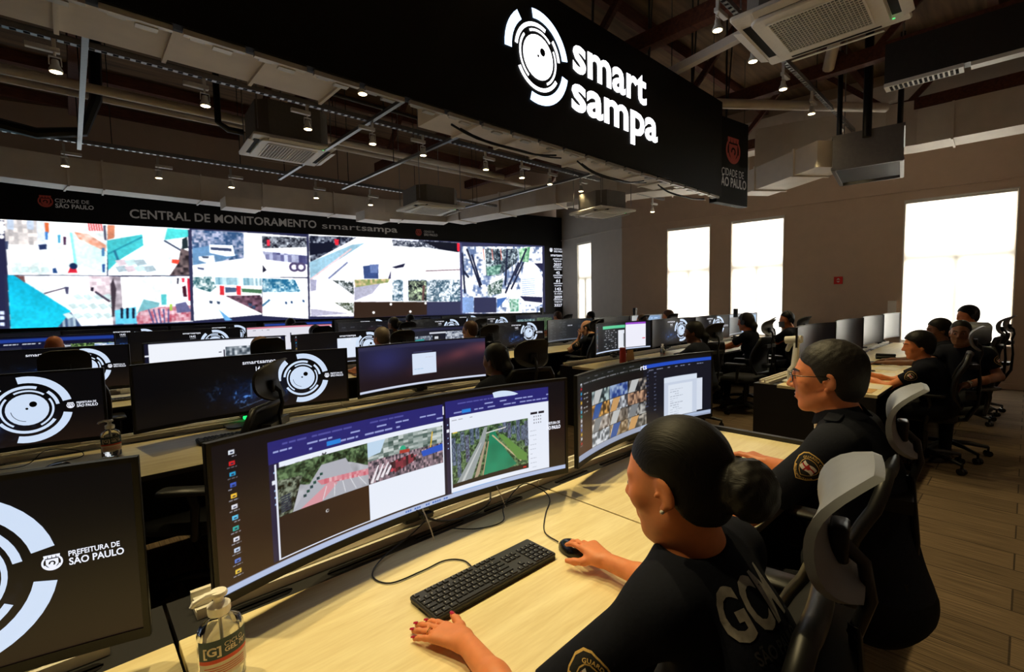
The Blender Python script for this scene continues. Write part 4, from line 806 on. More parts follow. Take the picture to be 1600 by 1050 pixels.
for k in range(2, 5):
    x0 = BX0 - BX1 + .9 + k * 1.35; m = MB(); pts = [(x0 + i * .12, .14 + .02 * math.sin(i), -.012 - .06 * math.sin(math.pi * i / 9) * (1 + .4 * (k % 2))) for i in range(10)]
    m.tube(pts, .008, 6); m.tube([(p[0] + .1, p[1] + .03, p[2] * .7) for p in pts], .006, 6); obj('hanging_cable', m, MATS['black_plastic'], bn, 60)
# ---------------------------------------------------------------- desks
DT = 0.74
def add_desk(label, x0, x1, yrail, group='maple bench desks in rows', left_side=False, right_side=False, depth=0.84, lip=False, rail_x=None):
    """bench desk module: maple top, black cable strip at the back with slots, aluminium tool rail, black back and side panels"""
    t = thing('bench_desk', label, 'desk', ((x0 + x1) / 2, yrail, 0), 0, group); w = x1 - x0; h = w / 2 - 0.002
    m = MB(); m.rbox(-h, h, -depth, -0.100, DT - .026, DT, 0.003, 1); obj('desktop', m, MATS['maple'], t)
    m = MB(); m.box(-h, h, -depth - .002, -depth, DT - .026, DT - .002); obj('front_edge', m, MATS['charcoal'], t)
    m = MB(); m.box(-h, h, -0.0985, 0.10, DT - .03, DT - .002); obj('cable_strip', m, MATS['black_laminate'], t)
    m = MB(); n = 4
    for k in range(n):
        a = -h + .07 + k * (w - .1) / n; b = a + (w - .1) / n - .1; m.rbox(a, b, -0.088, -0.052, DT - .0021, DT - .001, .022, 4)
    obj('cable_slot', m, MATS['glass_black'], t)
    ra, rb = (rail_x[0] - t.location.x, rail_x[1] - t.location.x) if rail_x else (-h, h)
    m = MB(); m.box(ra, rb, -0.04, 0.05, DT - .002, DT + .012); m.box(ra, rb, -.04, -.030, DT + .012, DT + .024); m.box(ra, rb, -.002, .010, DT + .012, DT + .034); m.box(ra, rb, .036, .05, DT + .012, DT + .036)
    obj('tool_rail', m, MATS['rail_cream'], t)
    m = MB(); m.box(-h, h, 0.075, 0.10, 0.04, DT - .03); obj('back_panel', m, MATS['black_laminate'], t)
    for s, on in ((-1, left_side), (1, right_side)):
        if on:
            m = MB(); m.box(s * h - (0.03 if s > 0 else 0), s * h + (0.03 if s < 0 else 0), -depth + .01, .075, 0.0, DT - .03); obj('side_panel', m, MATS['black_laminate'], t)
            if lip:
                m = MB(); m.box(s * h, s * h + s * .035, -depth, .12, DT - .05, DT + .022); obj('end_lip', m, MATS['black_laminate'], t)
    for s in (-1, 1):
        if not (left_side if s < 0 else right_side):
            m = MB(); m.box(s * h - (.04 if s > 0 else 0), s * h + (.04 if s < 0 else 0), -depth + .12, -.1, 0.0, DT - .026); obj('leg_panel', m, MATS['black_laminate'], t)
    return t

# ---------------------------------------------------------------- swivel chair
def chair_meshes():
    P = {}
    m = MB(); m.rbox(-.25, .25, -.22, .27, .44, .50, .08, 5); P['seat'] = (m.mesh('seat', MATS['seat_fabric'], 50), None)
    def bk(u, v):
        z = .56 + .46 * v; hw = .225 * (1 - .28 * abs(2 * v - 1) ** 3); x = (u - .5) * 2 * hw; y = -.235 - .05 * v + .05 * math.sin(math.pi * min(1, v * 1.2)) + .5 * x * x; return (x, y, z)
    m = MB(); m.sheet(bk, 12, 10, thick=-.006, nrm=lambda u, v: Vector((0, 1, 0))); P['backrest'] = (m.mesh('backrest', MATS['mesh_fabric'], 60), None)
    m = MB(); ring = [bk(i / 12, 0) for i in range(13)] + [bk(1, j / 10) for j in range(1, 11)] + [bk(1 - i / 12, 1) for i in range(1, 13)] + [bk(0, 1 - j / 10) for j in range(1, 11)]
    m.tube(ring, .019, 8); P['back_frame'] = (m.mesh('back_frame', MATS['black_plastic'], 60), None)
    m = MB(); m.tube([(0, -.10, .42), (0, -.27, .45), (0, -.335, .58), (0, -.345, .78), (0, -.33, .98)], [.026, .026, .022, .018, .014], 10, flat=.6); m.box(-.12, .12, -.335, -.27, .90, .94); m.box(-.10, .10, -.33, -.26, .64, .68)
    P['spine'] = (m.mesh('spine', MATS['black_plastic'], 50), None)
    def hr(u, v):       # saddle shaped headrest plate: bulges forward, upper and lower edges flare back
        t = 2 * v - 1; hw = .145 * (1 - .52 * abs(t) ** 4); x = (u - .5) * 2 * hw
        y = -.275 - .055 * abs(t) ** 2.2 - (.02 * t ** 3 if t > 0 else 0) + .5 * x * x; return (x, y, 1.155 + .112 * t * (1 - .06 * abs(t)))
    m = MB(); m.sheet(hr, 14, 14, thick=-.014, nrm=lambda u, v: Vector((0, 1, .35 * (2 * v - 1))).normalized()); P['headrest'] = (m.mesh('headrest', MATS['grey_plastic'], 50), None)
    m = MB(); m.tube([(0, -.33, .96), (0, -.35, 1.03), (0, -.34, 1.09), (0, -.305, 1.12)], [.012, .011, .011, .014], 8); m.rbox(-.03, .03, -.32, -.292, 1.09, 1.15, .008); P['headrest_bracket'] = (m.mesh('headrest_bracket', MATS['black_plastic'], 50), None)
    for s in (-1, 1):
        m = MB(); m.tube([(s * .12, 0, .44), (s * .27, -.02, .44), (s * .285, -.04, .60), (s * .285, -.02, .665)], [.016, .018, .02, .022], 8); m.rbox(s * .285 - .045, s * .285 + .045, -.14, .12, .665, .69, .03, 4); P['armrest%d' % s] = (m.mesh('armrest', MATS['black_plastic'], 50), 'armrest')
    m = MB(); m.cyl((0, 0, .10), (0, 0, .30), .03, n=14); m.cyl((0, 0, .28), (0, 0, .42), .018, n=12); m.box(-.12, .12, -.12, .12, .41, .445); P['gas_column'] = (m.mesh('gas_column', MATS['black_plastic'], 50), None)
    for k in range(5):
        a = R(72 * k + 20); c, s_ = math.cos(a), math.sin(a); m = MB(); m.tube([(.02 * c, .02 * s_, .125), (.17 * c, .17 * s_, .115), (.31 * c, .31 * s_, .088)], [.028, .024, .017], 8, flat=.8); P['base_leg%d' % k] = (m.mesh('base_leg', MATS['black_plastic'], 50), 'base_leg')
        m = MB(); m.cyl((.31 * c, .31 * s_, .09), (.31 * c, .31 * s_, .05), .01, n=8)
        for q in (-1, 1): m.cyl((.31 * c - s_ * .004 * q, .31 * s_ + c * .004 * q, .028), (.31 * c - s_ * .026 * q, .31 * s_ + c * .026 * q, .028), .028, n=14)
        P['caster%d' % k] = (m.mesh('caster', MATS['black_gloss'], 50), 'caster')
    return P
CH = chair_meshes(); CH_FULL = {}
def add_chair(label, x, y, rotz=0, group='black swivel chairs at the desks', dz=0.0, head=None):
    t = thing('swivel_chair', label, 'chair', (x, y, 0), R(rotz), group)
    for k, (me, nm) in CH.items():
        o = put(nm or k, me, t)
        if head and k == 'headrest': me2 = me.copy(); me2.materials[0] = MATS[head]; o.data = me2
        if dz and not (k.startswith('base') or k.startswith('caster') or k == 'gas_column'): o.location.z = dz
        if k == 'headrest' and head is None: o['label'] = 'light grey headrest'
    return t

# ---------------------------------------------------------------- things on the desks
def keyboard_meshes():
    b = MB(); b.rbox(-.221, .221, -.064, .064, 0.006, .018, .008, 3); b.box(-.218, .218, -.062, -.02, 0, .006); b.box(-.218, .218, .02, .060, 0, .012)
    k = MB(); mk = MB(); P = .0188
    def key(x, y, w=1.0, h=1.0, mark=1):
        cx, cy = x + (w - 1) * P / 2, y - (h - 1) * P / 2; a, c = w * P / 2 - .0012, h * P / 2 - .0012; z = .0178
        vs = [(cx + sx * a, cy + sy * c, z) for sx, sy in ((-1, -1), (1, -1), (1, 1), (-1, 1))] + [(cx + sx * (a - .0018), cy + sy * (c - .0018), z + .0036) for sx, sy in ((-1, -1), (1, -1), (1, 1), (-1, 1))]
        k.add(vs, [(4, 5, 6, 7), (0, 1, 5, 4), (1, 2, 6, 5), (2, 3, 7, 6), (3, 0, 4, 7)])
        if mark: mk.add([(cx - a * .5 + dx, cy + c * .15 + dy, z + .0039) for dx, dy in ((0, 0), (.0026, 0), (.0026, .003), (0, .003))], [(0, 1, 2, 3)])
    x0 = -.2075; y = .050
    for i in range(13): key(x0 + (i + (1 if i > 0 else 0) + (.5 if i > 4 else 0) + (.5 if i > 8 else 0)) * P, y, .95)
    rows = [(13, 0, 1, 2.0), (12, 1.5, 1, 1.5), (11, 1.75, 1, 2.25), (10, 2.25, 1, 2.75)]
    for r_, (n, off, _, last) in enumerate(rows):
        yy = y - (1.35 + r_) * P
        if off: key(x0, yy, off, mark=1)
        for i in range(n): key(x0 + ((off if off else 0) + i) * P, yy)
        key(x0 + ((off if off else 0) + n) * P, yy, max(.9, 15 - (off if off else 0) - n))
    yy = y - 5.35 * P; x = 0
    for w in (1.25, 1.25, 1.25, 6.25, 1.25, 1.25, 1.25, 1.25): key(x0 + x * P, yy, w, mark=w < 2); x += w
    for i in range(3):
        for j in range(2): key(x0 + (15.4 + i) * P, y - (1.35 + j) * P)
        key(x0 + (15.4 + i) * P, yy)
    key(x0 + 16.4 * P, yy + P)
    for i in range(4):
        for j in range(5): key(x0 + (18.8 + i) * P, y - (1.35 + j) * P)
    return b.mesh('body', MATS['charcoal'], 40), k.mesh('keys', MATS['key']), mk.mesh('key_legends', MATS['key_mark'])
KBM = keyboard_meshes()
def add_keyboard(label, x, y, rot=0, group='black keyboards'):
    t = thing('keyboard', label, 'keyboard', (x, y, DT + .001), R(rot), group); put('body', KBM[0], t); k = put('keys', KBM[1], t); put('key_legends', KBM[2], k); return t
def mouse_mesh():
    m = MB()
    def f(u, v):
        a = 2 * math.pi * u; e = math.sin(math.pi * v / 2); r = math.cos(math.pi * v / 2) ** .7 if v < 1 else 0
        return (.031 * r * math.cos(a) * (1 + .08 * math.sin(a)), .056 * r * math.sin(a), .004 + .034 * e * (1 - .15 * math.sin(a) * r))
    m.sheet(f, 24, 10); m.lathe([(.9, 0), (1, .004)], n=24, sx=.031, sy=.056); return m.mesh('body', MATS['black_gloss'], 60)
MSM = mouse_mesh()
def wheel_mesh(): m = MB(); m.cyl((-.004, .026, .025), (.004, .026, .025), .008, n=12); return m.mesh('wheel', MATS['charcoal'], 40)
WHM = wheel_mesh()
def add_mouse(label, x, y, rot=0, group='black mice'):
    t = thing('computer_mouse', label, 'mouse', (x, y, DT + .001), R(rot), group); put('body', MSM, t); put('wheel', WHM, t); return t
def bottle_meshes():
    P = {}
    prof = [(.0, 0), (.030, 0), (.034, .004), (.0345, .06), (.034, .115), (.030, .128), (.018, .138), (.0145, .142), (.0145, .150)]
    m = MB(); m.lathe([(r, z) for r, z in prof[1:]], n=32, sx=1.0, sy=.72); P['bottle_body'] = m.mesh('bottle_body', MATS['gel'], 40)
    m = MB(); m.lathe([(.016, .146), (.017, .149), (.017, .164), (.011, .168), (.0075, .170), (.0075, .181), (.013, .183), (.014, .187), (.012, .192)], n=20); m.tube([(0, 0, .188), (-.018, 0, .191), (-.034, 0, .186), (-.038, 0, .179)], [.006, .006, .005, .004], 8); P['pump'] = m.mesh('pump', MATS['white_plastic'], 40)
    m = MB(); m.cyl((0, 0, .01), (0, 0, .15), .0022, n=6); P['dip_tube'] = m.mesh('dip_tube', MATS['white_plastic'])
    def lab(u, v, d=.0006, a0=-165, a1=-15, z0=.030, z1=.108):
        a = R(a0 + (a1 - a0) * u); rr = .0347 + d; return (rr * math.cos(a), rr * .725 * math.sin(a), z0 + (z1 - z0) * v)
    m = MB(); m.sheet(lambda u, v: lab(u, .5 + v * .5), 20, 2, 0); m.sheet(lambda u, v: lab(u, .40 + v * .10), 20, 1, 1); m.sheet(lambda u, v: lab(u, v * .40), 20, 2, 2); P['label_wrap'] = m.mesh('label_wrap', [MATS['label_teal'], MATS['label_red'], MATS['label_cream']])
    m = MB()
    for args, mi in ((('[G]', .12, .42, .62, .30, .05), 0), (('CICLO', .47, .80, .77, .16, 0), 0), (('GEL 70°', .47, .88, .62, .17, .05), 0)):
        vs, fs = text_fit(args[0], args[1], args[2], args[3], args[4], bold=args[5] * .6); m.add([lab(x, y, .0011) for x, y in vs], fs, mi)
    for k in range(4): m.sheet(lambda u, v, k=k: lab(.12 + .7 * u, .28 - k * .06 + v * .02, .0011), 8, 1, 1)
    P['label_lettering'] = m.mesh('label_lettering', [MATS['label_cream'], MATS['label_red']]); return P
BTM = bottle_meshes()
def add_bottle(label, x, y, rot=0, group='hand sanitizer bottles'):
    t = thing('pump_bottle', label, 'bottle', (x, y, DT + .001), R(rot), group)
    t.scale = (1.28, 1.28, 1.03)
    b = put('bottle_body', BTM['bottle_body'], t); put('pump', BTM['pump'], t); put('dip_tube', BTM['dip_tube'], t); l = put('label_wrap', BTM['label_wrap'], b); put('label_lettering', BTM['label_lettering'], b); return t
def cable(label, pts, r=.0022, m_='black_plastic', group=None):
    # smooth the path
    P = [Vector(p) for p in pts]; out = []
    for i in range(len(P) - 1):
        p0, p1, p2, p3 = P[max(i - 1, 0)], P[i], P[i + 1], P[min(i + 2, len(P) - 1)]
        for k in range(6):
            t = k / 6; out.append(.5 * ((2 * p1) + (-p0 + p2) * t + (2 * p0 - 5 * p1 + 4 * p2 - p3) * t * t + (-p0 + 3 * p1 - 3 * p2 + p3) * t ** 3))
    out.append(P[-1]); m = MB(); m.tube(out, r, 6); o = obj('cable', m, MATS[m_], smooth=60); return tag(o, label, 'cable', group)
def simple(name, label, cat, loc, fn, m_, rot=0, group=None, smooth=40):
    m = MB(); fn(m); o = obj(name, m, MATS[m_], smooth=smooth); o.location = loc; o.rotation_euler = (0, 0, R(rot)); return tag(o, label, cat, group)
# ---------------------------------------------------------------- overhead: ducts, rails, spots, air conditioners
def duct(label, pts, w, h, z, group=None, seams=1.1, name='air_duct'):
    """rectangular sheet-metal duct along a path at bottom height z, with flanges"""
    x0, y0 = pts[0]; t = thing(name, label, 'duct', (x0, y0, z), 0, group)
    P = [Vector((x - x0, y - y0, 0)) for x, y in pts]; m = MB(); vs = []
    for i, p in enumerate(P):
        d = (P[min(i + 1, len(P) - 1)] - P[max(i - 1, 0)]).normalized(); n = Vector((-d.y, d.x, 0)); vs += [p - n * w / 2, p + n * w / 2, p + n * w / 2 + Vector((0, 0, h)), p - n * w / 2 + Vector((0, 0, h))]
    N = len(P); fs = [(4 * i + k, 4 * i + (k + 1) % 4, 4 * i + 4 + (k + 1) % 4, 4 * i + 4 + k) for i in range(N - 1) for k in range(4)] + [(3, 2, 1, 0), (4 * N - 4, 4 * N - 3, 4 * N - 2, 4 * N - 1)]
    m.add(vs, fs); obj('casing', m, MATS['duct'], t)
    for i in range(N - 1):
        L = (P[i + 1] - P[i]).length; d = (P[i + 1] - P[i]).normalized(); n = Vector((-d.y, d.x, 0)); k = .4
        while k < L:
            c = P[i] + d * k; q = [c - n * (w / 2 + .02) - d * .012, c + n * (w / 2 + .02) - d * .012, c + n * (w / 2 + .02) + d * .012, c - n * (w / 2 + .02) + d * .012]
            fl = MB(); fl.add([v + Vector((0, 0, -.02)) for v in q] + [v + Vector((0, 0, h + .02)) for v in q], [(3, 2, 1, 0), (4, 5, 6, 7), (0, 1, 5, 4), (1, 2, 6, 5), (2, 3, 7, 6), (3, 0, 4, 7)]); obj('flange', fl, MATS['duct'], t); k += seams
    return t
duct('wide pale duct panels running behind the black banner, left run nearest the camera', [(-1.4, 3.45), (1.62, 3.45)], 1.06, .42, 3.2, seams=.52, name='air_duct')
duct('wide pale duct panels running behind the black banner, right run past the ring emblem', [(2.5, 3.45), (6.6, 3.42)], 1.02, .42, 3.2, seams=.55, name='air_duct')
duct('long duct crossing in front of the video wall top, underside lit blue', [(-4.2, 9.55), (.1, 10.05), (2.4, 10.05), (5.2, 9.8), (6.6, 9.35)], .42, .42, 3.42, seams=1.3)
duct('slanting duct linking the video wall duct to the window wall duct', [(6.75, 9.2), (7.1, 6.7), (7.75, 4.7), (8.5, 3.3)], .55, .40, 3.42, seams=1.2)
duct('dark duct along the top of the window wall, behind the ceiling fan unit', [(8.6, 3.2), (9.2, 1.2), (9.3, -1.8)], .5, .62, 3.66, seams=1.3)
duct('large dark duct high on the right above the window wall duct', [(9.9, 4.8), (9.9, -1.6)], .5, .5, 4.35, seams=1.6)
def slab(name, label, cat, x0, x1, y0, y1, z0, z1, m_, group=None, rot=0):
    o = simple(name, label, cat, ((x0 + x1) / 2, (y0 + y1) / 2, z0), lambda m: m.box(-(x1 - x0) / 2, (x1 - x0) / 2, -(y1 - y0) / 2, (y1 - y0) / 2, 0, z1 - z0), m_, rot, group); return o
for k, (x, y, l) in enumerate(((2.35, 9.62, 'small square duct outlet under the video wall duct, left of the far cassette'), (4.75, 9.35, 'small square duct outlet under the video wall duct, beside the far cassette'), (7.35, 5.85, 'square duct outlet above the cassette nearest the end of the video wall'))):
    slab('duct_outlet', l, 'duct outlet', x - .28, x + .28, y - .2, y + .2, 3.28 if k < 2 else 3.34, 3.46, 'duct')
# metal channel beams running away from the camera
for x, l in ((.2, 'leftmost thin steel channel beam crossing under the roof'), (2.5, 'second thin steel channel beam from the left, under the roof'), (3.5, 'third thin steel channel beam from the left, under the roof'), (6.1, 'thin steel channel beam above the end of the video wall')):
    t = thing('channel_beam', l, 'beam', (x, 4.2, 3.5)); m = MB(); m.box(-.02, .02, 0, 3.75, 0, .035); obj('channel', m, MATS['steel'], t)
    m = MB()
    for y in (.4, 2.0, 3.5): m.cyl((0, y, .03), (0, y, 1.85), .006, n=6)
    obj('hanger_rods', m, MATS['dark_metal'], t)
def rail(label, p, q, z, group=None):
    p = Vector((*p, z)); q = Vector((*q, z)); L = (q - p).length; a = math.atan2(q.y - p.y, q.x - p.x); t = thing('cable_rail', label, 'rail', p, a, group)
    m = MB(); m.box(0, L, -.022, -.018, 0, .045); m.box(0, L, .018, .022, 0, .045); m.box(0, L, -.022, .022, .041, .045)
    k = 0
    while k < L: m.box(k, k + .035, -.022, .022, -.002, .001); k += .07
    obj('channel', m, MATS['steel'], t); m = MB(); k = .3
    while k < L: m.cyl((k, 0, .04), (k, 0, 1.85), .005, n=6); k += 1.4
    obj('hanger_rods', m, MATS['dark_metal'], t); return t
rail('perforated rail carrying the middle row of spotlights', (-2.4, 4.92), (6.6, 4.92), 3.52)
rail('perforated rail carrying the far row of spotlights', (-2.6, 7.78), (6.6, 7.55), 3.52)
rail('perforated rail with spotlights beside the large cassette, over the front desks', (3.7, 1.795), (9.0, 1.875), 3.98)
rail('high perforated rail over the front desks, behind the banner side', (-1.6, 2.09), (3.3, 2.14), 4.50)
rail('short perforated rail over the right-hand desks', (5.2, 3.0), (8.6, 3.3), 3.62)
for l, a, b, z, r_ in (('grey conduit pipe crossing left to right between the spotlight rails', (-3, 7.7), (7.6, 7.55), 4.07, .04), ('thin pipe behind the middle spotlight rail', (-3, 5.4), (6.5, 5.35), 3.9, .02), ('thick pipe beyond the conduit under the trusses', (-3.5, 7.2), (6.4, 7.1), 4.0, .05)):
    simple('conduit_pipe', l, 'pipe', (a[0], a[1], z), lambda m: m.cyl((0, 0, 0), (b[0] - a[0], b[1] - a[1], 0), r_, n=10), 'dark_metal' if r_ < .03 else 'duct')
simple('roof_pipe', 'bent grey pipe behind the right-hand spotlights', 'pipe', (5.6, 3.4, 4.0), lambda m: m.tube([(-1.6, 1.4, .9), (0, 0, .1), (.4, -.5, 0), (2.6, -2.0, .05)], .06, 10), 'duct')
simple('roof_pipe', 'straight pipe slanting up beyond the large cassette', 'pipe', (5.6, 1.2, 4.2), lambda m: m.tube([(0, 0, .7), (1.1, .5, 0)], .06, 10), 'duct')
simple('refrigerant_hose', 'black insulated hose hanging in a loop at the far left', 'hose', (.15, 7.2, 3.5), lambda m: m.tube([(.25, .3, 1.2), (.22, .3, .5), (.08, .3, .1), (-.3, .3, .0), (-1.2, .3, .12)], .06, 8), 'black_plastic')
simple('refrigerant_hose', 'black insulated hose dropping to the left cassette', 'hose', (1.42, 6.5, 3.5), lambda m: m.tube([(0, 0, 1.8), (-.02, 0, .6), (-.02, 0, .2), (.08, 0, .14), (.24, 0, .14)], .035, 8), 'black_plastic')

def cassette(label, x, y, z, rot, size=.84, boxh=.28, open_=.03, group='ceiling cassettes'):
    t = thing('ceiling_cassette', label, 'air conditioner', (x, y, z), R(rot), group); s = size / 2
    m = MB(); m.rbox(-s, s, -s, s, .012, .045, .02, 3); m.rbox(-s + .10, s - .10, -s + .10, s - .10, -.012, .014, .06, 5); obj('panel', m, MATS['white_plastic'], t, 40)
    m = MB(); g = s - .2; m.box(-g, g, -g, g, -.0125, -.012, 0); n = 15
    obj('grille_recess', m, MATS['dark_metal'], t)
    m = MB(); n = 16
    for i in range(n + 1):
        q = -g + 2 * g * i / n; m.box(q - .0035, q + .0035, -g, g, -.020, -.013)
    for i in range(25):
        q = -g + 2 * g * i / 24; m.box(-g, g, q - .002, q + .002, -.018, -.013)
    m.box(-g - .012, g + .012, -g - .012, -g, -.021, -.012); m.box(-g - .012, g + .012, g, g + .012, -.021, -.012); m.box(-g - .012, -g, -g, g, -.021, -.012); m.box(g, g + .012, -g, g, -.021, -.012)
    obj('intake_grille', m, MATS['white_plastic'], t)
    for k in range(4):
        Mr = Matrix.Rotation(R(90 * k), 4, 'Z'); m = MB(); m.box(-s + .17, s - .17, -s + .035, -s + .095, .008, .0118, M=Mr); o = obj('air_slot', m, MATS['patch_black'], t)
        m = MB(); Mt = Mr @ Matrix.Translation((0, -s + .03, .010)) @ Matrix.Rotation(R(-16), 4, 'X'); m.rbox(-s + .16, s - .16, -.055, .012, -open_, -open_ + .006, .01, 2, M=Mt); obj('louvre', m, MATS['white_plastic'], t)
    m = MB(); m.box(s - .16, s - .145, -s + .2 - .12, -s + .2 - .105, -.0135, -.012); obj('status_light', m, MATS['led_green'], t)
    m = MB(); b = s - .06; c = b - .12; vs = []
    for zz in (.045, boxh + .045): vs += [(x_, y_, zz) for x_, y_ in ((-b, -c), (-c, -b), (c, -b), (b, -c), (b, c), (c, b), (-c, b), (-b, c))]
    m.add(vs, [tuple(range(7, -1, -1)), tuple(range(8, 16))] + [(i, (i + 1) % 8, 8 + (i + 1) % 8, 8 + i) for i in range(8)]); obj('unit_body', m, MATS['unit_grey'], t)
    m = MB()
    for sx in (-1, 1):
        for sy in (-1, 1): m.cyl((sx * b, sy * b, .1), (sx * b, sy * b, 5.35 - z), .006, n=6)
    obj('hanger_rods', m, MATS['steel'], t); return t
cassette('large white ceiling cassette with square grille at the top right, nearest the camera', 4.08, 1.09, 3.50, 2, .93, .30)
cassette('white ceiling cassette with a tall dark body on the left, above the second row', 2.16, 6.5, 3.5, -4, .95, .42)
cassette('white ceiling cassette in front of the video wall, with a spotlight over it', 4.52, 6.85, 3.1, -6, .86, .28)
cassette('white ceiling cassette near the end of the video wall, above the window side', 6.38, 4.72, 2.93, -10, .76, .26)
# dark fan coil unit and slotted diffuser on the right
t = thing('fan_coil_unit', 'dark boxy fan coil unit with pipes hanging in front of the window wall', 'fan coil unit', (7.6, 1.45, 3.1), R(8))
m = MB(); m.box(-.45, .4, -.32, .32, 0, .34); obj('casing', m, MATS['dark_metal'], t)
m = MB()
for a in (-1, 1): m.box(-.55, .5, a * .33 - .02, a * .33 + .02, -.02, .02); m.box(-.55, .5, a * .33 - .02, a * .33 + .02, .36, .40)
for a in (-.55, .48): m.box(a, a + .04, -.34, .34, -.02, .40)
obj('flange_frame', m, MATS['steel'], t)
m = MB(); m.box(-.452, -.45, -.05, .18, .05, .30); obj('foil_patch', m, MATS['gold'], t)
m = MB(); m.tube([(-.5, .28, 1.4), (-.5, .28, .32), (-.52, .2, .22), (-.5, -.1, .24), (-.48, -.3, .4), (-.3, -.3, 1.5)], .028, 8); m.tube([(-.6, .0, 1.5), (-.6, .0, .3)], .045, 8); obj('pipes', m, MATS['black_plastic'], t, 60)
m = MB()
for a, b in ((-.4, -.3), (.35, -.3), (-.4, .3), (.35, .3)): m.cyl((a, b, .3), (a, b, 2.29), .007, n=6)
obj('hanger_rods', m, MATS['steel'], t)
duct('stub duct leading left out of the dark fan coil unit', [(7.1, 1.7), (8.0, 3.0)], .5, .32, 3.14, seams=.8)
t = thing('slot_diffuser', 'pale linear air diffuser with dark slots on the right, below the large duct', 'air diffuser', (5.35, .5, 3.32), R(92)); m = MB(); m.box(-.08, .42, -.07, .07, 0, .03); m.box(-1.3, -.12, -.05, .05, 0, .03); obj('frame', m, MATS['white_metal'], t)
m = MB()
for k in range(14): m.box(-.05 + k * .032, -.032 + k * .032, -.05, .05, -.004, .0)
obj('slots', m, MATS['patch_black'], t); m = MB(); m.box(-1.3, .42, -.06, .06, .03, .36); obj('plenum', m, MATS['dark_metal'], t)
_a, _b = Vector((5.05, 3.18, 4.0)), Vector((4.32, -.35, 4.0))
simple('roof_channel', 'long pale steel channel passing behind the large cassette towards the banner end', 'beam', _a, lambda m: m.tube([(0, 0, 0)] + [tuple((_b - _a) * k) for k in (.5, 1)], .055, 4), 'duct')

def track_light_meshes():
    P = {}
    m = MB(); m.box(-.012, .012, -.012, .012, -.09, 0); m.rbox(-.03, .155, -.02, .02, -.125, -.09, .006, 2); P['driver_box'] = (m.mesh('driver_box', MATS['white_metal'], 40), None)
    m = MB(); m.tube([(0, 0, -.12), (0, 0, -.15)], .008, 8); m.tube([(-.032, 0, -.155), (-.034, 0, -.19), (-.034, 0, -.215)], .004, 6); m.tube([(.032, 0, -.155), (.034, 0, -.19), (.034, 0, -.215)], .004, 6); m.box(-.034, .034, -.005, .005, -.158, -.150); P['yoke'] = (m.mesh('yoke', MATS['white_metal'], 40), None)
    m = MB(); m.lathe([(.018, -.175), (.022, -.18), (.024, -.21), (.040, -.245), (.041, -.262), (.036, -.262)], n=18); P['lamp_head'] = (m.mesh('lamp_head', MATS['white_metal'], 40), None)
    m = MB(); m.lathe([(.001, -.2635), (.034, -.2632), (.034, -.2625)], n=16); P['bulb'] = (m.mesh('bulb', MATS['bulb']), None)
    return P
TLM = track_light_meshes()
def track_light(label, x, y, z, aim=(0, 0, -1), power=None, rotz=0, cone=62, group='warm track spotlights', col=(1.0, 0.80, 0.40)):
    t = thing('track_spotlight', label, 'spotlight', (x, y, z), R(rotz), group)
    for k, (me, _) in TLM.items(): put(k, me, t)
    d = bpy.data.lights.new('spot', 'SPOT'); d.energy = TRACK_W if power is None else power; d.color = col; d.spot_size = R(cone); d.spot_blend = 0.55; d.shadow_soft_size = 0.03
    o = bpy.data.objects.new('spot', d); COL.objects.link(o); o.parent = t; o.location = (0, 0, -.275); o.rotation_euler = (Matrix.Rotation(-R(rotz), 4, 'Z') @ Vector(aim)).to_track_quat('-Z', 'Y').to_euler(); return t
